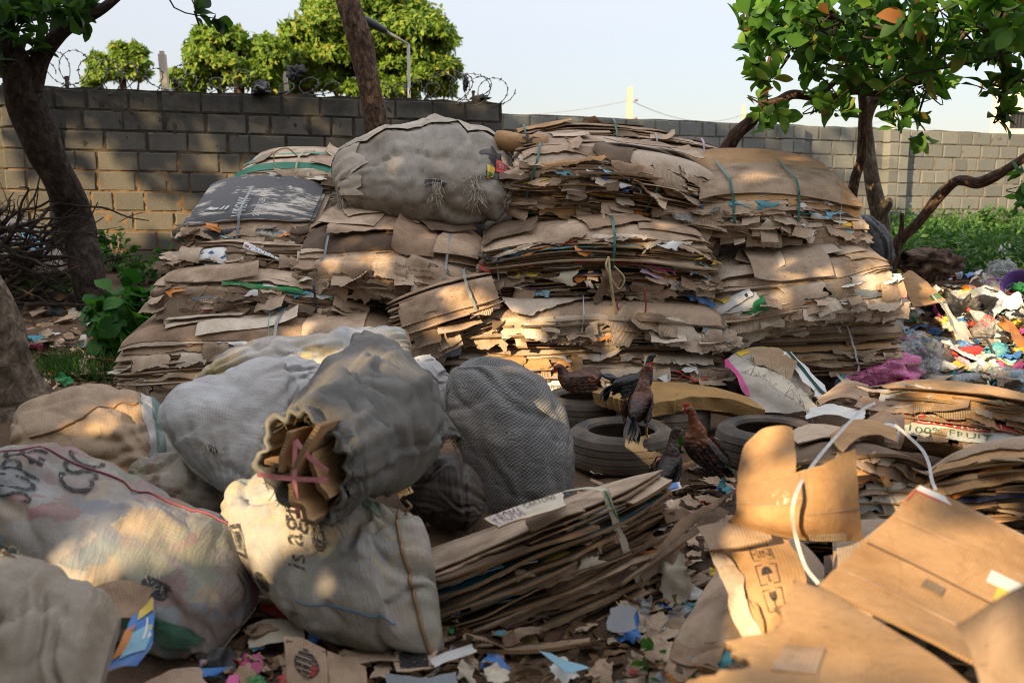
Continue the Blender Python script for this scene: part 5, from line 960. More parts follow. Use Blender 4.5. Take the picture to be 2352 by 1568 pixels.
mx_ = (V0[0] - V0[S.nt // 2]) / 2; mw = np.linalg.norm(mx_); mx_ /= mw; my_ = np.cross(axd, mx_)
if my_[2] < 0: my_ = -my_
for k, (a0, a1, w0, out_) in enumerate(((-.16, .0, .13, .05), (-.04, .15, .12, .03), (-.02, .03, .16, .09), (-.15, -.05, .12, .10), (.02, .12, .1, .06))):
    uu, vv = np.meshgrid(np.linspace(-.5, .5, 12), np.linspace(-.03, .25, 14)); an = rad((25, -35, 80, 10, 60)[k]); cx_, cy_ = (a0 + a1) / 2, (.03, -.05, .06, -.06, .0)[k]
    g = c0 + (cx_ + np.cos(an) * uu * w0 * 1.3)[..., None] * mx_ + (cy_ + np.sin(an) * uu * w0 * 1.3 + .05 * (uu ** 2))[..., None] * my_ + (vv - out_)[..., None] * axd
    sheet('folded_cardboard', g + .004 * np.stack([sn(uu, vv, 900 + k, 9)] * 3, -1), .016, [KF, KF, KE], S.root)
for a_, b_ in (((-.1, .09), (.06, .08)), ((.06, .08), (-.12, -.10)), ((-.12, .07), (.10, -.11))):
    t = np.linspace(0, 1, 14)[:, None]; pa_ = c0 + mx_ * a_[0] + my_ * a_[1] - axd * .1; pb_ = c0 + mx_ * b_[0] + my_ * b_[1] - axd * .1; pts = pa_ + (pb_ - pa_) * t - axd * (.02 * np.sin(t * 3.14)); d_ = np.cross((pb_ - pa_) / np.linalg.norm(pb_ - pa_), axd) * .008
    sheet('pink_string', np.stack([pts + d_, pts - d_], 1), .002, SP, S.root)
S = Sack('long see-through plastic sack of mixed litter in front of the lowest left bale', [((440, 880, 5.25), (452, 900, 5.2), .01), ((475, 845, 5.3), (490, 905, 5.15), .1), ((560, 808, 5.35), (590, 890, 5.1), .15), ((700, 785, 5.4), (720, 880, 5.1), .17), ((820, 770, 5.45), (850, 860, 5.15), .15), ((900, 756, 5.5), (925, 830, 5.3), .11), ((938, 775, 5.5), (942, 810, 5.4), .02)], SKP, 406, lump=.022, wrink=.016)
S.patch('tan_end', .9, .985, 0, 359, SKT, .004)
S = Sack('dark checked mesh sack standing upright between the charcoal sack and the tyre', [((1110, 818, 4.95), (1165, 826, 4.95), .02), ((1040, 850, 4.95), (1232, 862, 4.95), .17), ((1022, 930, 4.85), (1290, 930, 4.85), .25), ((1040, 1020, 4.75), (1318, 1030, 4.75), .27), ((1075, 1110, 4.68), (1328, 1120, 4.68), .25), ((1095, 1175, 4.65), (1322, 1182, 4.65), .2), ((1125, 1200, 4.7), (1300, 1205, 4.7), .08)], SKM, 407, lump=.012, wrink=.011)
S = Sack('pale see-through sack printed agro with a corded end seam, front centre', [((515, 1165, 3.75), (560, 1235, 3.6), .03), ((560, 1110, 3.8), (610, 1370, 3.3), .2), ((680, 1095, 3.75), (700, 1440, 3.15), .25), ((790, 1120, 3.65), (820, 1480, 3.08), .26), ((875, 1150, 3.5), (935, 1500, 3.05), .22), ((930, 1160, 3.4), (990, 1500, 3.05), .13), ((985, 1235, 3.35), (1018, 1485, 3.1), .012)], SKA, 408, lump=.016, wrink=.02)
S.text('printed_letters', 'is agro', .33, .40, 126, 72, INKB, True); S.patch('green_stripe', .34, .72, 24, 44, weave('weave_green_mesh', (.06, .11, .07), (.16, .24, .17)), .004); S.line('corded_seam', .80, .83, 10, 174, SV, .008, wob=3); S.line('blue_thread', .34, .74, 150, 132, SB, .0025)
shape_on('printed_badge', [p for c in (0, .26) for p in ([(math.cos(k * .5236) * .5 * (1 - c), math.sin(k * .5236) * .5 * (1 - c)), (math.cos(k * .5236 + .5236) * .5 * (1 - c), math.sin(k * .5236 + .5236) * .5 * (1 - c)), (math.cos(k * .5236 + .5236) * .5 * (.86 - c), math.sin(k * .5236 + .5236) * .5 * (.86 - c)), (math.cos(k * .5236) * .5 * (.86 - c), math.sin(k * .5236) * .5 * (.86 - c))] for k in range(12))] + [[(-.3 + k * .15, -.2), (-.22 + k * .15, -.2), (-.22 + k * .15, .2), (-.3 + k * .15, .2)] for k in range(4)], lambda u, v: S.at(.435 + .05 * u, 98 + 22 * v, .006), INKB, S.root)
shape_on('printed_badge', [ell(0, 0, .5, .5, 20)], lambda u, v: S.at(.22 + .05 * u, 148 + 22 * v, .006), INKB, S.root); shape_on('printed_badge', frame_polys(-.5, -.5, .5, .5, .12) + [[(-.2, -.3), (.2, -.3), (.2, .3), (-.2, .3)]], lambda u, v: S.at(.17 + .05 * u, 112 + 30 * v, .006), INKB, S.root)
a_, b_ = S.at(np.array([.83]), np.array([6]))[0], None; Acc().tube(catmull([a_, a_ + [0, -.02, .02], a_ + [.02, -.02, .035], a_ + [.0, 0, .05]], 12), .005, 5).put('seam_knot', SV, S.root)
S = Sack('low brown sack squeezed between the tan sack and the grey see-through sack', [((285, 1090, 4.3), (300, 1120, 4.2), .02), ((330, 1060, 4.35), (350, 1175, 4.05), .14), ((430, 1045, 4.35), (450, 1210, 4.0), .18), ((510, 1080, 4.3), (520, 1200, 4.05), .12), ((540, 1120, 4.25), (545, 1170, 4.1), .02)], weave('weave_brown_clear', (.22, .17, .12), (.33, .26, .19), contents=MIXED, dirt=.7), 409)
S = Sack('white crumpled sack half hidden behind the charcoal sack', [((915, 830, 5.2), (985, 815, 5.3), .02), ((930, 870, 5.15), (1010, 850, 5.25), .1), ((960, 930, 5.1), (1030, 900, 5.2), .11), ((990, 980, 5.05), (1040, 950, 5.1), .05)], SKW, 410, wrink=.022)
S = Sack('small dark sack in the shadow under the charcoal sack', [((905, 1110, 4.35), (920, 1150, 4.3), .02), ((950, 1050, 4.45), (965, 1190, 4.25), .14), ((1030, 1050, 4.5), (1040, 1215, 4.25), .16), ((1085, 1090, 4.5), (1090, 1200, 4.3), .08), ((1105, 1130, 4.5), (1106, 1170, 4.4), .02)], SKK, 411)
S = Sack('huge grey torn sack with frayed mouth on top of the pile', [((772, 418, 8.05), (782, 452, 7.9), .04), ((800, 358, 8.2), (815, 476, 7.75), .25), ((880, 318, 8.3), (900, 494, 7.65), .36), ((975, 305, 8.35), (980, 500, 7.6), .38), ((1015, 288, 8.35), (1020, 502, 7.6), .38), ((1090, 315, 8.3), (1095, 498, 7.6), .36), ((1150, 350, 8.25), (1152, 492, 7.7), .25), ((1178, 395, 8.15), (1174, 465, 7.85), .05)], SKO, 412, lump=.017, wrink=.022, ns=90, nt=100)
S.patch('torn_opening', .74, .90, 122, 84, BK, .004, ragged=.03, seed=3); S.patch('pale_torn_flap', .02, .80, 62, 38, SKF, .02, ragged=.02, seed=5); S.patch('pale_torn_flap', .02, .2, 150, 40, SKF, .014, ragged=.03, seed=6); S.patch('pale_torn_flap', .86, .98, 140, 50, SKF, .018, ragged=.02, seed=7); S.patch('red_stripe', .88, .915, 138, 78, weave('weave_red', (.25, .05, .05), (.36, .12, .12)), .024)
S.patch('red_printed_carton', .77, .84, 112, 96, RD, .012); S.patch('brown_carton', .80, .865, 99, 85, KB, .014); f = S.patch('yellow_packet', .735, .765, 122, 108, YE, .016); S.patch('green_mark', .738, .76, 120, 116, GN, .019); S.text('carton_lettering', 'SIZE', .81, .85, 93, 97, INKW, True, .018); S.text('carton_lettering', 'OMO', .785, .82, 106, 102, INKW, True, .018)
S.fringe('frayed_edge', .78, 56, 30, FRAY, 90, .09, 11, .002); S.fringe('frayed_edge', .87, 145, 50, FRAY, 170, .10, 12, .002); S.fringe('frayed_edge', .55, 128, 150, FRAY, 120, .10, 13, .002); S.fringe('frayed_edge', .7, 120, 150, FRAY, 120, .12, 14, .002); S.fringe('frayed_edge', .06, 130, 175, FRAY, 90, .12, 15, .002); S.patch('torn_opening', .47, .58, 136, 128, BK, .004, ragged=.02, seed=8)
S = Sack('black plastic sack standing behind the right end of the pile', [((1955, 505, 9.0), (1990, 500, 9.0), .05), ((1950, 525, 8.9), (2030, 530, 8.9), .2), ((1960, 570, 8.8), (2045, 575, 8.8), .25), ((1970, 640, 8.8), (2048, 640, 8.8), .25), ((1975, 680, 8.8), (2040, 680, 8.8), .2)], BP, 413, lump=.02, wrink=.014, group='sacks behind the pile')
S = Sack('pale patched sack lying behind the brushwood at the far left', [((-90, 600, 10.9), (-90, 640, 10.8), .05), ((-40, 520, 11), (-30, 650, 10.6), .3), ((50, 508, 11), (60, 650, 10.6), .34), ((115, 545, 10.9), (120, 640, 10.7), .2), ((142, 590, 10.8), (142, 630, 10.7), .03)], SKB, 414, group='sacks behind the pile'); S.patch('blue_patch', .55, .75, 60, 100, SK, .006, ragged=.03); S.patch('pink_patch', .3, .5, 60, 95, LI, .006, ragged=.03)

# ------------------------------------------------------------------ tyres and foam
RUB = N('dusty_rubber'); p_ = RUB.pos(); z_ = RUB.n('ShaderNodeSeparateXYZ', Vector=p_).outputs[2]
RUBM = RUB.out(RUB.mix(RUB.ramp(RUB.math('ADD', RUB.math('MULTIPLY', z_, -1.4), RUB.math('ADD', .28, RUB.noise(p_, 7, 5))), [(.35, (.12,) * 3), (.8, (.8,) * 3)]), (.045, .046, .048), (.20, .15, .105)), .8, RUB.bump(RUB.noise(p_, 60, 3), .3, .005), .3)
def tyre(label, c, Ro, Ri, wd, axis=(0, 0, 1)):
    prof = [(Ri, .018)]; prof += [(Ri + .01, 0), (Ri + .03, .006), (Ri + .05, -.006), ((Ri + Ro) / 2, -.012), (Ro - .035, .0), (Ro - .012, .018)]
    for zz in (.3, .5, .7): prof += [(Ro, wd * zz - .006), (Ro - .005, wd * zz - .005), (Ro - .005, wd * zz + .005), (Ro, wd * zz + .006)]
    prof += [(Ro - .012, wd - .018), (Ro - .035, wd), ((Ri + Ro) / 2, wd + .012), (Ri + .05, wd + .006), (Ri + .03, wd - .006), (Ri + .01, wd), (Ri, wd - .018), (Ri + .006, wd - .03), (Ro - .03, wd - .05), (Ro - .022, wd / 2), (Ro - .03, .05), (Ri + .006, .03), (Ri, .018)]
    A = Acc(); A.lathe(prof, c, axis, 110); V = A.V[0]; d = V - np.asarray(c); 
    if axis == (0, 0, 1):
        rr = np.linalg.norm(d[:, :2], axis=1); an = np.arctan2(d[:, 1], d[:, 0]); sip = ((np.floor(an / 6.283 * 80) % 2) == 0) & (np.abs(rr - Ro + .006) < .004)
        sq = 1 + .02 * np.sin(2 * an + c[0]); V[:, :2] = np.asarray(c)[:2] + d[:, :2] * sq[:, None]
    return tag(A.put('car_tyre', RUBM, None, False), label, 'tyre', 'worn tyres in front of the pile')
ty = lambda px, py, Y: PZ(px, py, .2)
t1 = P(1428, 1010, 5.42); tyre('worn tyre lying flat in front, the brown hen standing on its rim', (t1[0], 5.42, .0), .30, .185, .2)
t2 = P(1520, 980, 6.12); tyre('worn tyre under the foam slab, behind the hen on the rim', (t2[0], 6.08, .0), .29, .18, .19)
t3 = P(1765, 1000, 5.45); tyre('worn tyre lying right of the red necked cockerel, half behind curled cardboard', (t3[0], 5.45, .0), .29, .18, .205)
t4 = P(1345, 935, 6.3); tyre('worn tyre under the resting brown hen', (t4[0], 6.38, .0), .27, .17, .18)
t5 = P(1890, 850, 7.45); tyre('tyre propped upright in the dark below the neat folded carton bale', (t5[0] - .1, 7.55, .22), .25, .16, .18, (1, .25, 0))
def foam():
    n = N('dirty_foam'); p = n.pos(); v = n.n('ShaderNodeTexVoronoi', Scale=55, Vector=p).outputs[0]
    b = n.mix(n.ramp(n.noise(p, 5, 5), [(.35, (0, 0, 0)), (.7, (1, 1, 1))]), (.34, .21, .085), (.24, .145, .06)); b = n.mix(n.ramp(v, [(.03, (1, 1, 1)), (.09, (0, 0, 0))]), b, (.06, .035, .015))
    m = n.out(b, .95, n.bump(n.noise(p, 70, 4), .6, .008), .1)
    zt = .33; o = [(1362, 893, .30), (1480, 955, .30), (1560, 940, .32), (1650, 930, .33), (1750, 944, .22), (1700, 905, .29), (1620, 885, .32), (1540, 874, .33), (1430, 872, .33)]
    T = np.array([PZ(x, y, z) for x, y, z in ((1363, 900, .27), (1420, 915, .27), (1500, 925, .275), (1590, 910, .285), (1680, 916, .26), (1752, 940, .19), (1715, 912, .22), (1640, 890, .27), (1560, 876, .285), (1480, 874, .285), (1410, 880, .28))]); Tp = []
    for i in range(len(T)):
        a, b_ = T[i], T[(i + 1) % len(T)]
        for k in range(8): Tp.append(a + (b_ - a) * k / 8 + [.012 * math.sin(i * 9 + k * 2.3) * (i < 3), .012 * math.cos(k * 3.1 + i) * (i < 3), 0])
    Tp = np.array(Tp); c = Tp.mean(0); n_ = len(Tp); th = .085; rings = []
    for f, dz in ((.02, 0), (.3, 0), (.6, 0), (.85, 0), (.985, 0), (1.0, -.003), (1.0, -.03), (1.0, -.06), (1.0, -th + .006), (.97, -th), (.5, -th), (.02, -th)):
        q = c + (Tp - c) * f; q[:, 2] += dz + .003 * sn(q[:, 0], q[:, 1], 3, 9)
        rough_ = .012 * sn3(q, 8, 30) * (f == 1.0); q[:, :2] += ((Tp - c) / np.linalg.norm(Tp - c, axis=1)[:, None])[:, :2] * rough_[:, None]; rings.append(q)
    V = np.array(rings); I = np.arange(V.shape[0] * n_).reshape(V.shape[0], n_); J = np.roll(I, -1, 1)
    A = Acc().add(V.reshape(-1, 3), np.stack([I[:-1], I[1:], J[1:], J[:-1]], -1).reshape(-1, 4)); tag(A.put('foam_slab', m, None, False), 'broken yellow brown foam slab resting across the tyres behind the hens', 'foam')
foam()
# ------------------------------------------------------------------ hens
def hen_mat(name, neck, back, dark, split=.2):
    n = N(name); o = n.n('ShaderNodeTexCoord').outputs['Object']; z = n.n('ShaderNodeSeparateXYZ', Vector=o).outputs
    v = n.n('ShaderNodeTexVoronoi', Scale=62); mp = n.n('ShaderNodeMapping'); n.set(mp.inputs[0], o); mp.inputs['Scale'].default_value = (.55, 1, 1); n.set(v.inputs['Vector'], mp)
    f = n.ramp(n.math('ADD', z[2], n.math('MULTIPLY', n.noise(o, 30, 3), .03)), [(split, (0, 0, 0)), (split + .05, (1, 1, 1))])
    b = n.mix(n.ramp(n.noise(o, 26, 4), [(.45, (0, 0, 0)), (.62, (1, 1, 1))]), dark, back)
    b = n.mix(f, b, neck); b = n.mix(n.ramp(v.outputs[0], [(.15, (0, 0, 0)), (.6, (.75, .75, .75))]), b, n.mix(1, b, (.35, .3, .28), 'MULTIPLY'))
    return n.out(b, .55, n.bump(v.outputs[0], .8, .006), .4)
COMB = N('red_comb').out((.50, .03, .03), .5); BEAK = N('horn_beak').out((.38, .24, .10), .4); SHANK = N('yellow_shank').out((.45, .27, .09), .6); EYE = N('hen_eye').out((.02, .012, .008), .1); FACE = N('red_face_skin').out((.42, .10, .07), .6)
def hen(label, pos, yaw, scale, mat, tailmat, comb=1.0, crouch=0.0, upright=0.0, neck=None, headyaw=0.0):
    root = thing('hen', label, 'chicken', pos, 'chickens by the tyres'); root.rotation_euler = (0, 0, rad(yaw)); root.scale = (scale,) * 3
    def link_(me, name, par): o = bpy.data.objects.new(name, me); COL.objects.link(o); o.parent = par; return o
    dz = -.075 * crouch
    st = [(-.15, .215, .012, .02), (-.115, .205, .034, .042), (-.06, .185, .058, .06), (0, .172, .066, .068), (.05, .18, .056, .064), (.082, .212, .038, .046)]
    nk = neck or [(.098, .255, .025, .029), (.106, .292, .0195, .022), (.117, .316, .019, .021), (.135, .319, .014, .0155), (.148, .316, .006, .007)]
    pv = np.array([-.02, .18]); u = rad(upright); c, q = math.cos(u), math.sin(u)
    def rot(x, z): return pv[0] + (x - pv[0]) * c - (z - pv[1]) * q, pv[1] + (x - pv[0]) * q + (z - pv[1]) * c + dz
    P_ = [(*rot(a, b), r1, r2) for a, b, r1, r2 in st]; bx, bz = rot(.082, .212); P_ += [(bx + a - .082, bz + b - .212, r1, r2) for a, b, r1, r2 in nk]
    P_ = catmull(P_, 48); hd = rad(headyaw); n0 = P_[0]
    k = 20; a = np.linspace(0, 2 * math.pi, k, endpoint=False); tg = np.gradient(P_[:, :2], axis=0); tg /= np.linalg.norm(tg, axis=1)[:, None] + 1e-9
    V = np.stack([P_[:, None, 0] + np.sin(a) * P_[:, None, 3] * -tg[:, None, 1], np.cos(a)[None] * P_[:, None, 2] + 0 * P_[:, None, 0], P_[:, None, 1] + np.sin(a) * P_[:, None, 3] * tg[:, None, 0]], -1)
    # the head turns on the neck
    hx, hz = P_[-14, 0], P_[-14, 1]
    def turn(W):
        W = np.array(W, float); f = sstep(-.06, .015, W[..., 2] - hz); d = W[..., 0] - hx; ang = hd * f
        return np.stack([hx + d * np.cos(ang) - W[..., 1] * np.sin(ang), d * np.sin(ang) + W[..., 1] * np.cos(ang), W[..., 2]], -1)
    V = turn(V); A = Acc(); I = np.arange(48 * k).reshape(48, k); J = np.roll(I, -1, 1); Vf = V.reshape(-1, 3)
    cap = np.array([Vf[:k].mean(0), Vf[-k:].mean(0)]); q_ = np.stack([I[:-1], J[:-1], J[1:], I[1:]], -1).reshape(-1, 4)
    A.add(np.concatenate([Vf, cap]), np.concatenate([q_, np.stack([np.full(k, 48 * k), J[0], I[0], np.full(k, 48 * k)], -1), np.stack([np.full(k, 48 * k + 1), I[-1], J[-1], np.full(k, 48 * k + 1)], -1)]))
    legs = crouch < .5
    for s in (-1, 1): A.tube([[-.02, .03 * s, .17 + dz], [-.008, .036 * s, .125 + dz], [-.004, .036 * s, .085 + dz * .3]], [.036, .03, .012], 10)
    me = A.mesh('hen_body', mat); o = link_(me, 'hen_body', root); md = o.modifiers.new('r', 'REMESH'); md.mode = 'VOXEL'; md.voxel_size = .0055; md.use_smooth_shade = True; sm = o.modifiers.new('s', 'SMOOTH'); sm.iterations = 3; sm.factor = .5
    dg = bpy.context.evaluated_depsgraph_get(); nm = bpy.data.meshes.new_from_object(o.evaluated_get(dg)); o.modifiers.clear(); o.data = nm; nm.name = 'hen_body'
    if not nm.materials: nm.materials.append(mat)
    hp = turn(np.array([[bx + .135 - .082, 0, bz + .319 - .212]]) if neck is None else np.array([[bx + nk[-2][0] - .082, 0, bz + nk[-2][1] - .212]]))[0]; fx = np.array([math.cos(hd), math.sin(hd), 0]); sy = np.array([-fx[1], fx[0], 0]); up = np.array([0, 0, 1.0])
    B = Acc(); B.tube([hp + fx * .004, hp + fx * .016 - up * .003, hp + fx * .026 - up * .01], [.0075, .0055, .0012], 8); link_(B.mesh('beak', BEAK), 'beak', root)
    if comb:
        t = np.linspace(0, 1, 16); hh = (.004 + .014 * comb * (np.abs(np.sin(t * 9.4)) * .6 + .4) * np.sin(t * 3.14) ** .5); b_ = hp - fx * .016 + fx * (t * .034)[:, None] + up * .011
        g = np.stack([b_, b_ + up * hh[:, None]]); me = sheet('comb', g, .005, COMB, None); me.parent = root
        B = Acc(); [B.lathe([(0, -.008), (.0045, -.004), (.006, .001), (.003, .008), (0, .010)], hp + fx * .004 - up * .017 + sy * .005 * s, (0, 0, 1), 8) for s in (-1, 1)]; link_(B.mesh('wattles', COMB), 'wattles', root)
        B = Acc(); [B.lathe([(0, 0), (.010, .0), (.008, .003), (0, .004)], hp - fx * .006 + sy * .012 * s, sy * s, 12) for s in (-1, 1)]; link_(B.mesh('face_skin', FACE), 'face_skin', root)
    for s in (-1, 1):
        link_(Acc().lathe([(0, -.001), (.0038, 0), (.0032, .0025), (0, .0035)], hp - fx * .004 + sy * .0145 * s + up * .003, sy * s, 10).mesh('eye', EYE), 'eye', root)
        # folded wing, rows of overlapping feathers
        B = Acc(); nfe = 16
        for k2 in range(nfe):
            row, j = divmod(k2, 4); x0, z0 = rot(.045 - row * .036 - j * .004, .215 - j * .022); yy = (.052 + .012 * (1 - abs(row - 1) / 3) - j * .003) * s
            d = np.array([-.9 * c, 0, -.9 * q * 0 - .25 + .3 * (-q)]); d /= np.linalg.norm(d)
            leaves(B, np.array([[x0, yy * (1.05 + .05 * row), z0]]), np.array([d]), np.array([[0, s, .15]]), np.array([.07]), np.array([.032]), .06, 4)
        link_(B.mesh('wing', mat if s < 0 else mat), 'wing', root)
        if legs:
            f0 = np.array([-.004, .036 * s, .085 + dz * .3]); f1 = np.array([.0, .037 * s, .006]); B = Acc(); B.tube([f0, (f0 + f1) / 2 + [-.004, 0, 0], f1], [.0075, .0055, .006], 8)
            for an, l in ((0, .05), (32, .042), (-32, .042), (180, .022)): v = np.array([math.cos(rad(an)), math.sin(rad(an)), 0]); B.tube([f1, f1 + v * l * .55 + [0, 0, .004], f1 + v * l + [0, 0, -.003]], [.005, .004, .0015], 6)
            link_(B.mesh('leg', SHANK), 'leg', root)
    B = Acc(); tx, tz = rot(-.13, .215); base = np.repeat([[tx, 0, tz]], 9, 0); an = np.linspace(-.4, .4, 9); tl = rad(12) + u
    d = np.stack([-np.cos(an) * math.cos(tl), np.sin(an) * .8, -np.cos(an) * math.sin(tl) + .12 * np.abs(an)], 1); leaves(B, base, d, np.repeat([[0, .2, 1.0]], 9, 0), np.full(9, .13), np.full(9, .04), .25, 5); link_(B.mesh('tail', tailmat), 'tail', root)
    return root
HM1 = hen_mat('hen_black', (.014, .013, .013), (.018, .017, .018), (.01, .01, .012)); HM2 = hen_mat('hen_brown', (.16, .06, .025), (.085, .04, .022), (.025, .016, .014), .215); HM3 = hen_mat('hen_red_neck', (.24, .075, .018), (.10, .03, .014), (.02, .012, .012), .16); HM4 = hen_mat('hen_dark', (.05, .025, .015), (.025, .018, .016), (.014, .012, .012), .16); HM5 = hen_mat('hen_chestnut', (.22, .075, .022), (.19, .065, .022), (.07, .03, .014), .2)
TB = N('black_tail_feathers').out((.012, .014, .02), .4)
p = P(1458, 960, 5.75); hen('black hen with no comb standing before the foam slab behind the brown hen', (p[0], 5.75, .23), 22, .98, HM1, TB, 0, .3, 14)
p = P(1468, 1020, 5.2); hen('brown hen standing on the tyre rim, seen from behind, red comb turned right', (p[0], 5.17, .207), 68, 1.02, HM2, TB, .8, 0, 34, None, -62)
p = P(1607, 1080, 5.25); hen('red necked cockerel with a bright red comb sitting on bare ground right of the tyre', (p[0], 5.22, .0), 158, 1.12, HM3, TB, 1.25, .95, 48, None, 12)
p = P(1536, 1090, 4.95); hen('small dark hen sitting behind the tied cardboard bundle, only its front half showing', (p[0], 4.95, -.01), 62, 1.0, HM4, TB, 0, .9, 36, None, -50)
p = P(1318, 935, 6.25); hen('chestnut hen resting on the rear tyre beside the checked mesh sack, head tucked low', (p[0] + .02, 6.2, .20), 165, 1.02, HM5, TB, .5, .95, -6, [(.095, .24, .03, .034), (.108, .262, .026, .027), (.124, .27, .022, .023), (.143, .262, .015, .016), (.155, .254, .007, .008)], 40)

# ------------------------------------------------------------------ sheets shaped by a net of control points
def net(rows, nu=30, nv=30, z=None):
    R_ = np.array([[P(*q) for q in row] for row in rows]); R1 = np.stack([catmull(r, nu) for r in R_]); return np.stack([catmull(R1[:, j], nv) for j in range(nu)], 1)
def ragged_net(Gd, seed, amp=.008, wav=.004, sides='tblr'):
    nv, nu = Gd.shape[:2]; r = np.linspace(0, 1, nu); L1 = np.linalg.norm(Gd[0, -1] - Gd[0, 0]); L2 = np.linalg.norm(Gd[-1, 0] - Gd[0, 0]); o = Gd.copy()
    e = np.exp(-np.linspace(0, 1, nv) * nv / 1.2)
    if 't' in sides: o += (Gd[1] - Gd[0])[None] / (L2 / nv + 1e-6) * (amp * tear(r * L1, seed))[None, :, None] * e[:, None, None]
    if 'b' in sides: o += (Gd[-1] - Gd[-2])[None] / (L2 / nv + 1e-6) * (amp * tear(r * L1, seed + 1))[None, :, None] * e[::-1][:, None, None]
    e = np.exp(-np.linspace(0, 1, nu) * nu / 1.2); r2 = np.linspace(0, 1, nv)
    if 'l' in sides: o += (Gd[:, 1] - Gd[:, 0])[:, None] / (L1 / nu + 1e-6) * (amp * tear(r2 * L2, seed + 2))[:, None, None] * e[None, :, None]
    if 'r' in sides: o += (Gd[:, -1] - Gd[:, -2])[:, None] / (L1 / nu + 1e-6) * (amp * tear(r2 * L2, seed + 3))[:, None, None] * e[::-1][None, :, None]
    f = o.reshape(-1, 3); return o + wav * np.stack([sn3(f, seed + 5 + k, 14) for k in range(3)], -1).reshape(o.shape)
def gmap(Gd, u0=0, u1=1, v0=0, v1=1, up=.006):
    du = np.gradient(Gd, axis=1); dv = np.gradient(Gd, axis=0); nn = np.cross(du, dv); nn /= np.linalg.norm(nn, axis=2, keepdims=True) + 1e-9
    c = Gd.reshape(-1, 3).mean(0)
    if np.mean(nn.reshape(-1, 3) @ (np.array([0, 0, CAM_H]) - c)) < 0: nn = -nn
    H = Gd + nn * up; nv, nu = Gd.shape[:2]
    def f(a, b):
        U = np.clip(u0 + (np.asarray(a) + .5) * (u1 - u0), 0, .999) * (nu - 1); V = np.clip(v0 + (.5 - np.asarray(b)) * (v1 - v0), 0, .999) * (nv - 1); i, j = V.astype(int), U.astype(int); fi, fj = (V - i)[:, None], (U - j)[:, None]
        return H[i, j] * (1 - fi) * (1 - fj) + H[i + 1, j] * fi * (1 - fj) + H[i, j + 1] * (1 - fi) * fj + H[i + 1, j + 1] * fi * fj
    return f
def ptch(name, f, mat, par, n=10, th=.0015):
    a, b = np.meshgrid(np.linspace(-.5, .5, n), np.linspace(.5, -.5, n)); return sheet(name, f(a.ravel(), b.ravel()).reshape(n, n, 3), th, mat, par)

# tied bundle in the front
GF = 'cardboard bundles in the right foreground'
B = Bale('tied bundle of mixed cardboard fanned open towards the viewer, front centre', 1030, 1670, 1190, 1475, 3.4, 30, dep=.5, yaw=20, roll=12, pitch=20, arch=.02, rnd=.03, n=44, pal=(KB, KD, KD, KT), bulge=-.02, group=GF, amp=1.5, th=.0075, name='cardboard_bundle', pieces=(.5, .3))
for u_, t_2, w_, l_, m_, ph in ((.35, .66, .5, .07, KB, 50), (.62, .6, .5, .09, KB, 60), (.4, .45, .5, .05, KT, 45), (.75, .45, .4, .07, KB, 55), (.3, .28, .4, .05, KT, 50), (.55, .22, .5, .05, KB, 45), (.2, .97, .32, .02, CR, 20), (.3, .9, .4, .03, KB, 20), (.15, .35, .2, .1, KT, 60)):
    f = B.flap(u_, t_2, w_, l_, m_, ph, 0, .12, rough=.12, twist=.05, crumple=.003)
    if m_ == CR: print_on('purple_lettering', 'IT NOW', B.last_map(.45, .95, .25, .6), INKP, f)
for u_, t_2, w_, m_ in ((.48, .74, .2, YE), (.15, .84, .24, SK), (.6, .88, .34, WH), (.52, .8, .18, RD), (.7, .94, .4, WH), (.42, .36, .1, MA), (.34, .3, .14, WH), (.25, .6, .2, TE), (.8, .82, .3, GR), (.3, .78, .15, WH)): B.flap(u_, t_2, w_, .025, m_, 25, 0, .1, 'printed_sheet', .003, rough=.1, twist=.05)
B.flaps(26, (.05, .9), lr=(.02, .07), wr=(.06, .25), pal=(KB, KD, KT)); B.scraps(8, sz=(.03, .09)); B.strap(.66, CR, .06, .03, t0=.25); B.strap(.66, GN, .05, .006, t1=1.0, t0=.8, name='strap_stripe')
q = B.W(.1, .35, B.lz(.1, .35, 1.) + .02); g = net([[(1420, 1150, 3.72), (1490, 1125, 3.84), (1560, 1106, 3.95)], [(1426, 1164, 3.68), (1496, 1140, 3.8), (1566, 1120, 3.9)]], 20, 6); s_ = sheet('white_printed_sheet', ragged_net(g, 5, .004, .002), .005, [WH, WH, KE], B.root); ptch('blue_mark', gmap(g, .72, .95, .1, .9), BL, s_); ptch('red_mark', gmap(g, .05, .35, .1, .6), RD, s_); ptch('yellow_mark', gmap(g, .35, .5, .1, .6), YE, s_)
g = net([[(1200, 1180, 3.55), (1260, 1165, 3.6), (1330, 1150, 3.65)], [(1215, 1215, 3.4), (1280, 1190, 3.45), (1345, 1172, 3.5)]], 20, 8); sheet('torn_top_sheet', ragged_net(g, 6, .012, .004), .005, [KT, KT, KE], B.root)
g = net([[(1110, 1190, 3.4), (1200, 1160, 3.5), (1290, 1130, 3.65)], [(1140, 1215, 3.2), (1220, 1185, 3.3), (1300, 1160, 3.45)]], 24, 8); s_ = sheet('printed_top_sheet', ragged_net(g, 7, .008, .003), .006, [CR, CR, KE], B.root); print_on('purple_lettering', 'it ROMA', gmap(g, .05, .45, .1, .9), INKP, s_); print_on('small_lettering', 'CARTONS', gmap(g, .5, .9, .0, .4), INKB, s_)
g = net([[(1120, 1440, 3.5), (1260, 1450, 3.5), (1390, 1430, 3.55)], [(1088, 1496, 3.12), (1230, 1494, 3.12), (1350, 1478, 3.2)]], 26, 14); tag(sheet('flat_carton', ragged_net(g, 8, .006, .002), .014, [KB, KB, KE]), 'flat double walled cardboard lying under the tied bundle', 'cardboard sheet')
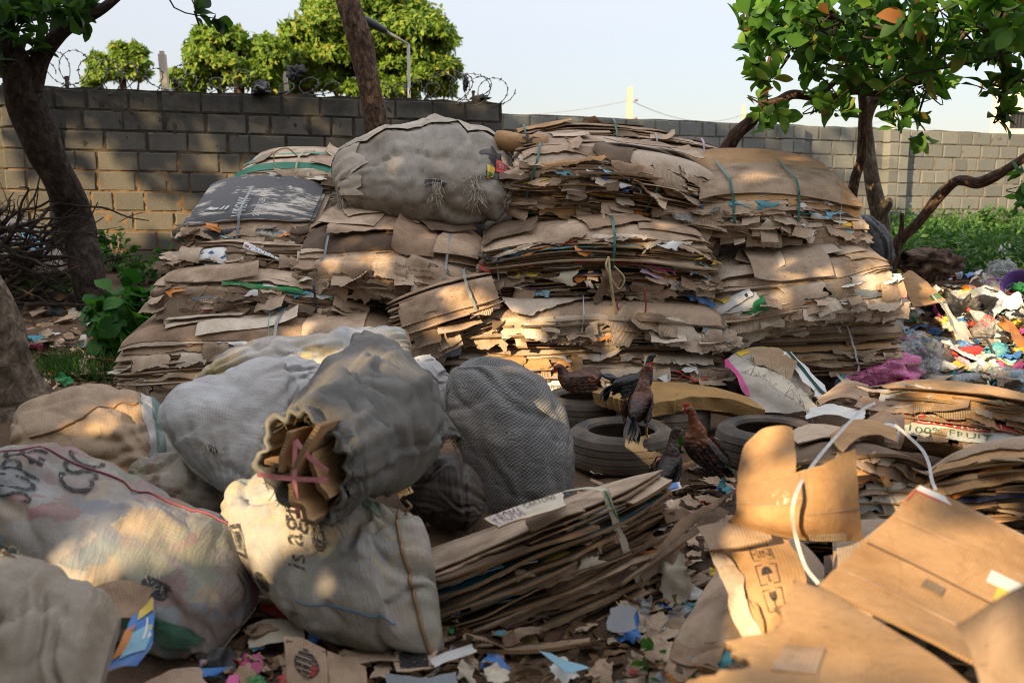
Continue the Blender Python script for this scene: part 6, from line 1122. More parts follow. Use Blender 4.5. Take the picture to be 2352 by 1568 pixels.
for i, (q0, q1, q2, q3, m_, lab) in enumerate((((1560, 1195, 3.6), (1700, 1120, 3.9), (1490, 1290, 3.35), (1660, 1150, 3.8), KB, 'long brown corrugated sheet leaning along the lower right side of the tied bundle'), ((1440, 1330, 3.25), (1650, 1165, 3.7), (1425, 1345, 3.2), (1672, 1175, 3.7), KD, 'dark corrugated sheet edge under the tied bundle'))):
    g = net([[q0, tuple((np.array(q0) + q1) / 2), q1], [q2, tuple((np.array(q2) + q3) / 2), q3]], 26, 10); tag(sheet('corrugated_sheet', ragged_net(g, 20 + i, .006, .002), .01, [m_, m_, KE]), lab, 'cardboard sheet')
# curled carton
root = thing('curled_carton', 'curled smooth brown carton standing up with a rounded flap and white strap across it', 'carton', P(1830, 1235, 2.95))
g = net([[(1694, 1112, 3.0), (1760, 1100, 2.9), (1835, 1085, 2.87), (1900, 1060, 2.9), (1962, 1033, 3.0)], [(1693, 1150, 2.98), (1765, 1150, 2.86), (1840, 1140, 2.82), (1910, 1125, 2.85), (1968, 1110, 2.97)], [(1690, 1180, 2.97), (1762, 1196, 2.85), (1842, 1200, 2.81), (1913, 1196, 2.85), (1975, 1190, 2.98)], [(1674, 1196, 3.0), (1760, 1222, 2.9), (1845, 1238, 2.86), (1915, 1243, 2.9), (1981, 1238, 3.02)]], 40, 30)
g = ragged_net(g, 31, .003, .002); pn = sheet('panel', g, .006, [KF, KF, KE], root); [ptch('crease', gmap(g, *q_, .0045), KB, pn, 26) for q_ in ((.49, .502, .02, .9), (.02, .48, .40, .415), (.52, .97, .55, .562))]; ptch('clear_tape', gmap(g, .0, .55, .02, .4, .005), plastic('parcel_tape', (.40, .26, .14), .35, .2), pn); ptch('torn_patch', gmap(g, .55, .85, .86, .98, .005), KC, pn)
g = net([[(1744, 991, 3.13), (1758, 983, 3.12), (1778, 979, 3.11), (1802, 978, 3.11), (1818, 982, 3.12)], [(1712, 1024, 3.1), (1740, 1024, 3.06), (1770, 1024, 3.04), (1802, 1022, 3.04), (1823, 1020, 3.06)], [(1698, 1072, 3.05), (1736, 1072, 2.99), (1770, 1068, 2.96), (1802, 1060, 2.95), (1826, 1052, 2.97)], [(1694, 1112, 3.0), (1736, 1106, 2.93), (1772, 1098, 2.9), (1806, 1092, 2.88), (1832, 1085, 2.88)]], 26, 26); sheet('rounded_flap', ragged_net(g, 32, .002, .002), .006, [KF, KF, KE], root)
g = net([[(1600, 1210, 3.05), (1680, 1195, 3.0), (1760, 1215, 2.95)], [(1630, 1262, 2.95), (1700, 1255, 2.9), (1775, 1235, 2.9)]], 20, 12); tag(sheet('folded_flap', ragged_net(g, 33, .003, .002), .008, [KB, KB, KE]), 'folded brown carton flap lying below the curled carton', 'cardboard sheet')
def ribbon(name, pts, wid, mat, th=.002, n=50, wv=None, par=None):
    c = catmull([P(*q) for q in pts], n); tg = np.gradient(c, axis=0); v = np.array([0, 0, CAM_H]) - c; sd = np.cross(tg, v); sd /= np.linalg.norm(sd, axis=1)[:, None]
    return sheet(name, np.stack([c - sd * wid / 2, c + sd * wid / 2], 1), th, mat, par)
tag(ribbon('packing_strap', [(2010, 925, 4.2), (1975, 945, 4.0), (1905, 1020, 3.4), (1858, 1080, 2.95), (1830, 1130, 2.77), (1820, 1180, 2.75), (1830, 1240, 2.78), (1850, 1300, 2.7), (1880, 1340, 2.6)], .011, SW), 'white packing strap running over the curled carton', 'strap')
tag(ribbon('packing_strap', [(2055, 975, 4.0), (2085, 1000, 3.9), (2120, 1035, 3.7), (2135, 1070, 3.6), (2140, 1100, 3.5), (2150, 1125, 3.4)], .012, SW), 'knotted whitish strap hanging between the paper pile and the fanned bundle', 'strap')
# bale with the shipping symbols
B = Bale('ragged bale with a curved brown carton printed with shipping symbols, right foreground', 1520, 1800, 1430, 1680, 2.75, 33, dep=.8, yaw=-25, roll=-6, arch=.08, rnd=.2, n=30, pal=(KB, KT, KD), group=GF, bulge=.05)
B.flaps(60, (.1, .95), lr=(.03, .12), wr=(.05, .2)); B.scraps(10, sz=(.03, .1)); B.flap(.42, .6, .2, .13, MA, 75, .3, .06, 'printed_sheet', .004, rough=.15); B.flap(.3, .3, .1, .08, WH, 70, .4, .05, 'paper_scrap'); f = B.flap(.28, .86, .14, .1, GN, 70, .3, .06, 'printed_sheet', .004, rough=.2); print_on('white_lettering', 'BOLI\nPREM\nST', B.last_map(.1, .95, .45, .95), INKW, f); B.flap(.3, .97, .16, .1, TE, 60, .4, .08, 'printed_sheet', .004, rough=.2)
g = net([[(1612, 1222, 3.12), (1660, 1212, 3.1), (1720, 1208, 3.08), (1800, 1222, 3.02)], [(1648, 1285, 2.98), (1700, 1278, 2.94), (1760, 1268, 2.92), (1830, 1268, 2.92)], [(1678, 1370, 2.8), (1730, 1362, 2.74), (1785, 1350, 2.72), (1850, 1336, 2.74)], [(1712, 1440, 2.7), (1760, 1440, 2.62), (1806, 1432, 2.6), (1862, 1410, 2.62)], [(1738, 1492, 2.66), (1780, 1490, 2.6), (1825, 1480, 2.58), (1880, 1460, 2.6)]], 34, 44)
g = ragged_net(g, 34, .006, .003)
pn = sheet('symbol_panel', g, .007, [KF, KF, KE], B.root)
for k, (v0, v1) in enumerate(((.11, .20), (.22, .31), (.34, .48), (.51, .66))):
    mp = gmap(g, .47, .72, v0, v1); shape_on('symbol_frame', frame_polys(-.5, -.5, .5, .5, .05), mp, INKB, pn)
    if k == 2: shape_on('umbrella_symbol', [[(-.3, -.05), (-.22, .25), (-.05, .36), (.12, .3), (.25, .0)], [(-.02, -.4), (.03, -.4), (.03, 0), (-.02, 0)], [(-.02, -.4), (.12, -.4), (.12, -.34), (-.02, -.34)]], gmap(g, .47, .72, v0, v1, .007), INKB, pn)
    if k == 3: shape_on('glass_symbol', [[(-.2, .36), (.2, .36), (.17, .05), (.06, -.05), (-.06, -.05), (-.17, .05)], [(-.025, -.35), (.025, -.35), (.025, -.05), (-.025, -.05)], [(-.17, -.4), (.17, -.4), (.17, -.34), (-.17, -.34)]], gmap(g, .47, .72, v0, v1, .007), INKB, pn)
    if k == 1: print_on('stencil_lettering', 'MIN', gmap(g, .47, .69, v0 + .015, v1 - .015, .007), INKB, pn)
    if k == 0: shape_on('hook_symbol', [[(-.3, -.3), (-.2, -.3), (.3, .3), (.2, .3)], [(.2, -.3), (.3, -.3), (-.2, .3), (-.3, .3)], ell(0, 0, .18, .18)], mp, INKB, pn)
for k in range(4):
    g2 = net([[(1618 + k * 12, 1236 + k * 20, 3.02 - k * .04), (1640 + k * 12, 1300 + k * 16, 2.9 - k * .03), (1668 + k * 10, 1385 + k * 8, 2.74), (1706 + k * 8, 1470, 2.62)], [(1648 + k * 12, 1240 + k * 18, 3.0 - k * .04), (1690 + k * 6, 1310 + k * 14, 2.86), (1725 + k * 4, 1390, 2.68), (1760, 1478, 2.58)]], 24, 8); sheet('folded_layer', ragged_net(g2, 340 + k, .006, .003), .006, [KF if k % 2 else KT, KB, KE], B.root)
ptch('yellow_mark', gmap(g2, .9, .99, -.2, .5), YE, B.root)
# big opened carton very close on the right
root = thing('opened_carton', 'big flattened brown carton lying open, very close in the bottom right corner', 'carton', PZ(2050, 1400, .0))
gA = net([[(2112, 1118, 2.75), (2230, 1172, 2.68), (2352, 1235, 2.6), (2500, 1315, 2.5)], [(2040, 1190, 2.57), (2170, 1250, 2.48), (2310, 1320, 2.38), (2480, 1400, 2.3)], [(1955, 1275, 2.38), (2100, 1345, 2.25), (2260, 1425, 2.15), (2460, 1510, 2.05)], [(1882, 1350, 2.22), (2040, 1425, 2.05), (2210, 1505, 1.9), (2440, 1610, 1.8)]], 44, 40)
pa2 = sheet('panel', ragged_net(gA, 41, .003, .003), .009, [KF, KF, KE], root); ptch('white_edge_strip', gmap(gA, .0, .98, .0, .045), WH, pa2, 30); ptch('crimson_line', gmap(gA, .0, .012, .05, .16), RD, pa2); ptch('crimson_line', gmap(gA, .0, .16, .05, .062), RD, pa2); f = ptch('shipping_label', gmap(gA, .60, .78, .36, .44), WH, pa2); ptch('green_label', gmap(gA, .66, .78, .44, .52), YE, pa2); ptch('dark_stain', gmap(gA, .36, .46, .60, .66, .0055), KD, pa2)
for v_ in (.3, .55, .8): ptch('crease', gmap(gA, .02, .98, v_, v_ + .008, .0055), KD if v_ == .55 else KB, pa2, 24)
gB = net([[(1826, 1333, 2.2), (1862, 1346, 2.2), (1884, 1354, 2.21)], [(1760, 1425, 2.02), (1930, 1440, 1.98), (2040, 1438, 2.02)], [(1690, 1520, 1.85), (1920, 1540, 1.78), (2170, 1530, 1.78)], [(1630, 1600, 1.74), (1900, 1640, 1.6), (2300, 1640, 1.55)]], 40, 36)
pb2 = sheet('panel', ragged_net(gB, 42, .012, .003, 'tl'), .009, [KF, KF, KE], root); ptch('brown_tape', gmap(gB, .2, .42, .52, .72), KB, pb2)
gC = net([[(2200, 1440, 1.62), (2300, 1375, 1.55), (2440, 1290, 1.5)], [(2235, 1510, 1.55), (2340, 1470, 1.46), (2480, 1420, 1.4)], [(2270, 1620, 1.5), (2380, 1610, 1.4), (2520, 1600, 1.32)]], 26, 26); sheet('panel', ragged_net(gC, 43, .003, .003), .009, [KB, KB, KE], root)
B = Bale('dark stack of cardboard propping up the big opened carton', 1900, 2600, 1420, 2000, 2.45, 36, dep=.7, yaw=-18, arch=.03, rnd=.08, n=26, pal=(KB, KD, KT), group=GF); B.flaps(20)
# bundles behind it
B = Bale('fanned cardboard bundle with a red and white printed carton, right edge', 2050, 2520, 895, 1050, 4.75, 37, dep=.7, yaw=-10, roll=-9, pitch=16, arch=.04, rnd=.12, n=30, pal=(KF, KT, KF, KB), group=GF, amp=1.2)
f = B.flap(.28, .5, .7, .13, WH, 80, .05, .1, 'printed_carton', .006, rough=.05, twist=.02, tilt=-.04); ptch('red_band', B.last_map(.02, .98, .48, .72), RD, f); print_on('white_lettering', 'Chivita', B.last_map(.28, .75, .5, .7, .008), INKW, f); print_on('green_lettering', '100% FRUIT', B.last_map(.25, .8, .78, .92, .008), INKN, f)
B.flap(.1, .98, .24, .14, WH, 60, .1, .1, 'printed_sheet', .005, rough=.06); B.flap(.3, .9, .5, .1, KF, 65, 0, .1, rough=.15); B.flap(.24, .8, .26, .13, KC, 70, 0, .1, rough=.15); B.flap(.5, .7, .3, .1, KF, 70, .1, .1, rough=.4); B.flaps(44, (.2, .95), lr=(.04, .12), pal=(KF, KT, KB)); B.scraps(8)
B = Bale('curving cardboard bundle lit from the left with dark hollow layers, right edge', 2160, 2620, 1010, 1215, 3.5, 38, dep=.5, yaw=-24, roll=9, pitch=18, arch=.06, rnd=.14, n=20, pal=(KF, KD, KB, KT), group=GF, amp=1.4, th=.009); B.flap(.25, .7, .4, .1, KF, 45, 0, .1, rough=.08); B.flap(.3, .4, .5, .06, NV, 45, 0, .1, rough=.1); B.flap(.4, .85, .5, .05, OR, 30, 0, .1, rough=.1); B.flaps(16, lr=(.03, .1))
B = Bale('loose pile of pale papers and folded boxes under the white strap, right foreground', 1815, 2150, 1010, 1255, 3.75, 39, dep=.7, pitch=18, arch=.05, rnd=.1, n=30, pal=(KT, KW, KB), group=GF, amp=1.6)
for u_, t_2, w_, l_, m_, sl in ((.75, .7, .3, .16, CR, .2), (.6, .55, .3, .14, WH, .1), (.35, .9, .36, .12, KT, -.3), (.6, .95, .3, .1, KB, .2), (.75, .45, .26, .14, CR, 0), (.85, .85, .26, .08, KB, .3), (.55, .8, .16, .1, KF, 0), (.88, .6, .2, .16, CR, .2)): B.flap(u_, t_2, w_, l_, m_, 65, sl, .1, rough=.25, crumple=.009)
B.flaps(40, (.1, .95), lr=(.04, .14)); B.scraps(14)
for rows, m_, th_, lab, cat, sd in (
    ([[(1800, 990, 4.3), (1870, 975, 4.4), (1960, 985, 4.4)], [(1830, 1020, 4.0), (1910, 1005, 4.05), (2000, 1010, 4.1)]], KT, .006, 'pale brown torn sheet on the paper pile beside the right tyre', 'cardboard sheet', 51),
    ([[(1905, 1000, 4.0), (1950, 970, 4.2), (2010, 965, 4.3), (2060, 985, 4.2)], [(1935, 1040, 3.8), (1980, 1000, 4.0), (2020, 1000, 4.05), (2060, 1015, 4.0)]], KF, .006, 'curled golden brown sheet on the paper pile', 'cardboard sheet', 52),
    ([[(1990, 960, 4.35), (2040, 945, 4.4), (2080, 955, 4.4)], [(1995, 1000, 4.2), (2040, 990, 4.2), (2075, 1000, 4.25)], [(2000, 1025, 4.25), (2038, 1030, 4.2), (2065, 1030, 4.25)]], KB, .007, 'small brown box panel with a white sticker on the paper pile', 'cardboard sheet', 53),
    ([[(1855, 935, 4.9), (1920, 925, 5.0), (1990, 945, 4.9)], [(1850, 965, 4.7), (1920, 955, 4.75), (1985, 975, 4.7)]], WH, .002, 'crumpled white plastic sheet on top of the paper pile', 'plastic sheet', 54),
    ([[(1880, 905, 5.4), (1930, 875, 5.5), (1985, 885, 5.4)], [(1890, 930, 5.1), (1940, 915, 5.15), (2000, 925, 5.1)]], KB, .002, 'crumpled brown paper bag behind the white plastic sheet', 'paper bag', 55),
    ([[(1640, 1005, 4.8), (1640, 1000, 4.9)], [(1650, 1010, 4.75), (1652, 1006, 4.85)]], CR, .002, 'tiny pale scrap on the ground left of the curled carton', 'paper', 56),
    ([[(1665, 832, 6.9), (1700, 800, 7.1), (1750, 792, 7.15), (1800, 815, 7.0)], [(1690, 862, 6.6), (1740, 838, 6.75), (1790, 835, 6.8), (1840, 862, 6.7)], [(1720, 925, 6.2), (1760, 910, 6.3), (1810, 910, 6.3), (1850, 920, 6.3)], [(1745, 948, 6.0), (1785, 950, 6.0), (1820, 948, 6.05), (1850, 940, 6.1)]], weave('weave_discarded', (.40, .38, .33), (.55, .52, .46), dirt=.6), .003, 'discarded pale woven sack spread behind the right tyre', 'sack', 57),
    ([[(1720, 800, 6.9), (1790, 800, 6.9), (1830, 830, 6.7)], [(1735, 835, 6.7), (1780, 850, 6.6), (1815, 890, 6.4)]], SKT, .003, 'tan fold of discarded sacking lying on the pale woven sack', 'sack', 58),
    ([[(1790, 806, 6.9), (1820, 845, 6.7), (1860, 885, 6.4), (1890, 920, 6.1)], [(1815, 805, 6.9), (1850, 845, 6.7), (1885, 880, 6.4), (1910, 905, 6.2)]], WH, .003, 'white sack strip with a dark green band behind the paper pile', 'sack', 59),
    ([[(1705, 850, 6.4), (1760, 880, 6.2), (1830, 930, 5.9), (1870, 955, 5.7)], [(1720, 838, 6.45), (1780, 862, 6.25), (1845, 905, 6.0), (1880, 935, 5.8)]], CR, .003, 'frayed cream sack strip lying across the discarded woven sack', 'sack', 60)):
    g = net(rows, 26, 20); g = ragged_net(g, sd, .012, .012 if th_ < .004 else .005); o = sheet('discarded_sheet' if cat != 'sack' else 'discarded_sack', g, th_, [m_, m_, KE if th_ > .004 else m_]); tag(o, lab, cat)
    if sd == 53: ptch('white_sticker', gmap(g, .4, .85, .35, .8), WH, o)
    if sd == 59: ptch('green_band', gmap(g, .0, 1, .4, .7, .006), strapm('dark_green_print', (.01, .07, .05)), o, 20)
    if sd == 57: ptch('pink_stripe', gmap(g, .0, .06, .0, .6, .006), PK, o); ptch('yellow_print', gmap(g, .2, .8, .02, .12, .006), YE, o)
    if sd == 60:
        A = Acc(); r = np.random.default_rng(5)
        for k in range(110): a_ = g[0 if k % 2 else -1, r.integers(26)]; v = r.normal(0, .5, 3) + [0, -.2, .3]; A.tube([a_, a_ + v * .03, a_ + v * .06 + r.normal(0, .01, 3)], .0016, 3)
        A.put('frayed_threads', FRAY, o)
# ------------------------------------------------------------------ rubbish heap on the right and loose litter
HEAP = 'rubbish on the heap by the weeds'
def place(px, py, dz=0.0):
    p = G(px, py); p[2] = float(gz(p[0], p[1])) + dz; return p
def rrot(r, tilt=.5):
    z = r.uniform(0, 6.283); a = r.normal(0, tilt); b = r.normal(0, tilt)
    return np.array(Matrix.Rotation(z, 3, 'Z') @ Matrix.Rotation(a, 3, 'X') @ Matrix.Rotation(b, 3, 'Y'))
def crumple(name, c, w_, l_, mat, seed, amp=.02, tilt=.4, th=.0012, n=16, bend=0.0, rot=None, ragged=.12):
    r = np.random.default_rng(seed); u, v = np.meshgrid(np.linspace(-.5, .5, n), np.linspace(-.5, .5, n))
    Gd = np.stack([u * w_, v * l_, bend * (u ** 2) * w_ * 2 + 0 * u], -1); q = np.stack([u * w_, v * l_, 0 * u], -1).reshape(-1, 3)
    f = 1.2 / max(w_, l_) * 3.2
    for k in range(3): Gd[..., k] += (amp * (1.0 if k == 2 else .35)) * ((1 - 2 * np.abs(sn3(q, seed + k, f))) * .7 + .4 * (1 - 2 * np.abs(sn3(q, seed + 9 + k, f * 2.3))) + (.22 * (1 - 2 * np.abs(sn3(q, seed + 15 + k, f * 4.6))) if n > 20 else 0)).reshape(n, n)
    e = np.maximum(np.abs(u), np.abs(v)) > .499; t1_ = tear(np.linspace(0, 1, n), seed + 20, .25); Gd[0, :, 1] += ragged * l_ * t1_; Gd[-1, :, 1] += ragged * l_ * t1_[::-1]; Gd[:, 0, 0] += ragged * w_ * tear(np.linspace(0, 1, n), seed + 21, .25); Gd[:, -1, 0] += ragged * w_ * tear(np.linspace(0, 1, n), seed + 22, .25)
    Gd = Gd @ (rrot(r, tilt) if rot is None else rot).T; Gd[..., 2] -= Gd[..., 2].min() * .75; Gd += np.asarray(c)
    return sheet(name, Gd, th, mat)
def bottle(label, c, L, rad_, mat, capm, labm=None, yaw=0, pitch=5, group=HEAP, txt=None):
    ax = np.array([math.cos(rad(yaw)) * math.cos(rad(pitch)), math.sin(rad(yaw)) * math.cos(rad(pitch)), math.sin(rad(pitch))]); c = np.asarray(c) + [0, 0, rad_]
    A = Acc().lathe([(0, .01), (.5 * rad_, 0), (.9 * rad_, .004), (rad_, .02), (.95 * rad_, .25 * L), (rad_, .3 * L), (rad_, .55 * L), (.93 * rad_, .6 * L), (rad_, .66 * L), (.8 * rad_, .76 * L), (.45 * rad_, .86 * L), (.3 * rad_, .9 * L), (.3 * rad_, .95 * L)], c - ax * L / 2, ax, 18)
    b = tag(A.put('bottle', mat), label, 'bottle', group); Acc().lathe([(.34 * rad_, .93 * L), (.38 * rad_, .935 * L), (.38 * rad_, 1.0 * L), (0, 1.005 * L)], c - ax * L / 2, ax, 12).put('cap', capm, b)
    if labm:
        Acc().lathe([(1.01 * rad_, .31 * L), (1.02 * rad_, .32 * L), (1.02 * rad_, .54 * L), (1.01 * rad_, .55 * L)], c - ax * L / 2, ax, 18).put('bottle_label', labm, b)
        if txt:
            sd_ = np.cross(ax, [0, 0, 1]); sd_ /= np.linalg.norm(sd_); u3 = np.cross(sd_, ax)
            if sd_[1] > 0: sd_ = -sd_
            print_on('label_lettering', txt, lambda u, v: c + ax * (-.07 * L + u[:, None] * .2 * L) + 1.04 * rad_ * (np.cos(v * 1.2 + .7)[:, None] * sd_ + np.sin(v * 1.2 + .7)[:, None] * u3), INKW, b)
    return b
def bag(label, px, py, size, mat, seed, sq=(1, .9, .65), dz=0.0, name='plastic_bag', cat='plastic bag', group=HEAP, rough=.5):
    if mat is CP: rough = min(rough, .27)
    c = place(px, py, dz + size * sq[2] * .55); return tag(blob(name, c, size, mat, seed, None, rough, sq, 26, 4.5), label, cat, group)
def wrap(label, px, py, w_, l_, mat, seed, amp=.02, cat='wrapper', name='crumpled_wrapper', tilt=.4, group=HEAP, dz=.01, **kw): return tag(crumple(name, place(px, py, dz), w_, l_, mat, seed, amp, tilt, **kw), label, cat, group)
# the larger pieces
g = net([[(2075, 632, 9.0), (2092, 622, 9.1), (2120, 640, 9.05)], [(2078, 660, 8.75), (2110, 650, 8.8), (2138, 655, 8.8)], [(2098, 705, 8.4), (2135, 698, 8.4), (2172, 690, 8.4)]], 20, 20); tag(sheet('open_carton', ragged_net(g, 70, .006, .004), .007, [KF, KF, KE]), 'sunlit brown carton flap standing on the heap below the weeds', 'carton', HEAP)
ptch('green_print', gmap(g, .8, .95, .8, .93), GN, bpy.data.objects['open_carton']); ptch('green_print', gmap(g, .62, .76, .84, .95), INKN, bpy.data.objects['open_carton'])
wrap('clear bluish plastic sheet draped over the top of the sunlit carton flap', 2075, 612, .42, .3, CP, 71, .05, 'plastic sheet', 'plastic_film', .5, dz=.08)
wrap('large dirty cream cloth lying along the top of the heap under the weeds', 2246, 632, 1.15, .5, weave('weave_cream_cloth', (.40, .34, .26), (.52, .45, .36), dirt=.7), 72, .07, 'cloth', 'dirty_cloth', .12, th=.004, n=26)
bottle('clear bottle with a yellow label lying near the cream cloth', place(2169, 645, .03), .33, .045, CB, WH, YE, 160)
wrap('dark blue and red patterned rag below the cream cloth', 2191, 632, .22, .2, NV, 73, .05, 'rag', 'patterned_rag', .5, dz=.03)
bag('long black padded slab half buried below the cream cloth', 2238, 636, .2, BK, 74, (1.6, .6, .35), name='black_pad', cat='pad', rough=.12)
bag('big white translucent plastic bag beside the purple basin', 2298, 672, .2, CP, 75, (.9, .8, .95)); bag('white translucent bag lying against the cream cloth', 2262, 625, .17, CP, 76, (1.3, .8, .6))
wrap('white plastic bag with red print above the purple basin', 2323, 632, .42, .26, WH, 77, .05, 'plastic bag', 'plastic_bag', .3, dz=.04); wrap('orange and black patterned cloth above the purple basin', 2340, 640, .24, .24, OR, 78, .04, 'cloth', 'patterned_cloth', .4, dz=.05)
pb_ = place(2342, 690, .1); ax_ = np.array([-.45, -.7, .55]); b = tag(Acc().lathe([(0, 0), (.10, .0), (.115, .01), (.15, .17), (.165, .175), (.165, .18), (.148, .178), (.11, .015), (0, .012)], pb_ - ax_ * .1, ax_, 32).put('plastic_basin', PU), 'purple plastic basin tipped over at the right edge of the heap', 'basin', HEAP); blob('green_wrapper', pb_ + ax_ * .02, .07, GN, 79, b, .5, (1, 1, .6), 16)
for a in (0,): Acc().box(pb_ + ax_ * .12 + [-.17, .02, .03], (.05, .05, .02)).put('basin_handle', PU, b, False)
wrap('red and white small carton beside the purple basin', 2262, 682, .16, .1, WH, 80, .01, 'carton', 'small_carton', .5, dz=.05, th=.02, bend=.0, n=8, ragged=.02); wrap('white printed paper card right of the sunlit carton flap', 2180, 692, .16, .2, CR, 81, .01, 'paper', 'paper_card', .4, dz=.05)
bag('crushed clear plastic cup below the paper card', 2196, 702, .09, CP, 82, (1, .8, .9), name='plastic_cup', cat='plastic cup'); wrap('orange and yellow packet in the middle of the heap', 2218, 696, .2, .16, YE, 83, .03); wrap('bright orange scrap on the yellow packet', 2226, 688, .09, .09, OR, 84, .02, dz=.06)
bottle('short green tinted bottle with a green cap beside the orange packet', place(2249, 692, .03), .2, .04, GB, GN, None, 20)
bag('large black plastic bag crumpled in the middle of the heap', 2207, 742, .2, BP, 85, (1.1, .8, .8), rough=.7); bag('small black plastic bag below the big white bag', 2293, 698, .15, BP, 86, (1.5, .8, .5), rough=.7); bag('round clear plastic bag right of the black bag', 2254, 726, .17, CP, 87, (1, .9, .85))
wrap('crumpled white papers right of the round clear bag', 2301, 724, .42, .28, WH, 88, .05, 'paper', 'crumpled_paper', .3, dz=.03); wrap('second white paper ball at the right edge below the basin', 2345, 745, .2, .16, WH, 89, .05, 'paper', 'crumpled_paper', .5)
for k, (px, py, m_, lab, w_, l_) in enumerate(((2089, 704, PK, 'pink and yellow snack packet leaning below the sunlit carton', .3, .12), (2117, 722, PK, 'magenta paper cup lying on its side left of the black bag', .16, .15), (2158, 746, PK, 'magenta and white packet below the magenta cup', .26, .2), (2317, 764, YE, 'yellow packet near the red capped soda bottle', .16, .17), (2087, 796, PK, 'pink and teal packet on the crumpled clear bags', .22, .13), (2097, 800, WH, 'small white and red box on the clear bags', .12, .14), (2279, 803, BL, 'bright blue wrapper right of the teal patterned cloth', .3, .08), (2331, 800, OR, 'orange printed cloth at the right edge of the heap', .34, .32), (2199, 790, CR, 'cream cloth with teal pattern in the front of the heap', .5, .26), (2290, 815, SK, 'sky blue printed packet at the right of the heap', .3, .16), (2218, 845, WH, 'dirty white paper below the red shoe', .34, .24), (2320, 838, BL, 'broken bright blue plate at the right of the heap', .2, .14), (2081, 765, WH, 'torn white paper under the large clear bag', .34, .14), (2300, 790, BK, 'black patterned cloth scrap beside the orange cloth', .2, .3), (2240, 760, RD, 'red and white wrapper by the soda bottle', .22, .12), (2135, 650, YE, 'yellow and green packet at the left foot of the heap', .12, .2))):
    o = wrap(lab, px, py, w_, l_, m_, 100 + k, .03, 'wrapper' if m_ not in (CR, OR) else 'cloth', 'crumpled_wrapper' if m_ not in (CR, OR) else 'patterned_cloth', .35, dz=.03)
    if k in (2, 0, 4): o.data.materials[1 if len(o.data.materials) > 1 else 0] = m_
bag('big crumpled clear plastic bag beside the folded carton bale', 2081, 742, .17, CP, 120, (1.2, .8, .75)); bag('large clear plastic bag in front of the dark bottle', 2105, 838, .19, CP, 121, (1.3, .8, .7)); bag('small clear bag under the large clear bag', 2130, 865, .14, CP, 122, (1.3, .9, .6)); bag('thin clear bag lying at the front right of the heap', 2310, 888, .17, CP, 123, (1.9, .8, .5)); bag('clear bag between the soda bottle and the white papers', 2262, 775, .13, CP, 124, (1.3, .8, .6))
bottle('soda bottle with a red label and red cap lying in the heap', place(2262, 766, .06), .36, .05, CB, RD, RD, 130, 25, txt='Coca-Cola'); bottle('dark green ribbed bottle behind the large clear bag', place(2155, 815, .05), .3, .05, plastic('dark_bottle_plastic', (.08, .11, .12), .7, .1), BL, None, 200, 10); bottle('small upright green bottle with a white cap by the white paper', place(2258, 848, .02), .16, .04, GB, WH, None, 90, 75); bottle('clear empty bottle lying at the front of the heap', place(2222, 886, .01), .3, .045, CB, PK, None, 10); bottle('flattened clear bottle with a blue label at the front right of the heap', place(2340, 880, .01), .3, .045, CB, WH, SK, -10)
def shoe(label, c, yaw):
    t = np.linspace(0, 1, 16); A = Acc(); w_ = .045 * (.75 + .35 * np.sin(t * 3.1) ** .6 - .25 * (t > .93)); V = []
    k = 14; a = np.linspace(0, 2 * math.pi, k, endpoint=False); hh = np.interp(t, [0, .1, .35, .55, .8, 1], [.07, .085, .08, .06, .045, .02])
    for i in range(16): V.append(np.stack([np.full(k, t[i] * .28 - .14), np.cos(a) * w_[i], np.maximum(0, np.sin(a)) * hh[i] + .012 + np.minimum(0, np.sin(a)) * .012], -1))
    V = np.array(V); R_ = np.array(Matrix.Rotation(rad(yaw), 3, 'Z') @ Matrix.Rotation(rad(-12), 3, 'X')); I = np.arange(16 * k).reshape(16, k); J = np.roll(I, -1, 1)
    A.add(V.reshape(-1, 3) @ R_.T + c, np.stack([I[:-1], J[:-1], J[1:], I[1:]], -1).reshape(-1, 4)); o = tag(A.put('shoe', RD), label, 'shoe', HEAP)
    S2 = Acc(); sl_ = [[(t[i] * .3 - .15, s_ * w_[i] * 1.08, z) for s_ in (-1, 1) for z in (-.012, .012)] for i in range(16)]; Vs = np.array(sl_).reshape(16, 4, 3)[:, [0, 1, 3, 2]]; I = np.arange(64).reshape(16, 4); J = np.roll(I, -1, 1); S2.add(Vs.reshape(-1, 3) @ R_.T + c, np.concatenate([np.stack([I[:-1], J[:-1], J[1:], I[1:]], -1).reshape(-1, 4), [[0, 1, 2, 3], [63, 62, 61, 60]]])); S2.put('sole', strapm('red_sole', (.25, .03, .03)), o)
    for j in range(3): Acc().tube(np.array([[.0 + j * .025, -.03, .07 - j * .008], [.01 + j * .025, 0, .082 - j * .008], [.0 + j * .025, .03, .07 - j * .008]]) @ R_.T + c, .004, 5).put('lace', RD, o)
shoe('red canvas shoe lying in the front of the heap', place(2210, 828, .03), 175)
bag('crumpled pink plastic sheet on the ground by the lowest right bale', 2020, 874, .27, PP, 130, (1.35, .75, .55), name='pink_plastic', cat='plastic sheet', group='loose litter on the ground', rough=.3); bag('small fold of pink plastic beside the pink sheet', 1962, 874, .12, PP, 131, (1.5, .8, .45), name='pink_plastic', cat='plastic sheet', group='loose litter on the ground', rough=.3)
tag(Acc().tube(catmull([place(2225, 800, .08), place(2260, 812, .12), place(2280, 835, .06), place(2278, 862, .03)], 20), .011, 7).put('rubber_hose', BK), 'black rubber hose curving over the front of the heap', 'hose', HEAP); tag(Acc().tube(catmull([place(2258, 865, .04), place(2290, 850, .08), place(2320, 858, .06), place(2352, 850, .04)], 20), .007, 6).put('yellow_cord', YE), 'yellow cord lying across the front right of the heap', 'cord', HEAP)
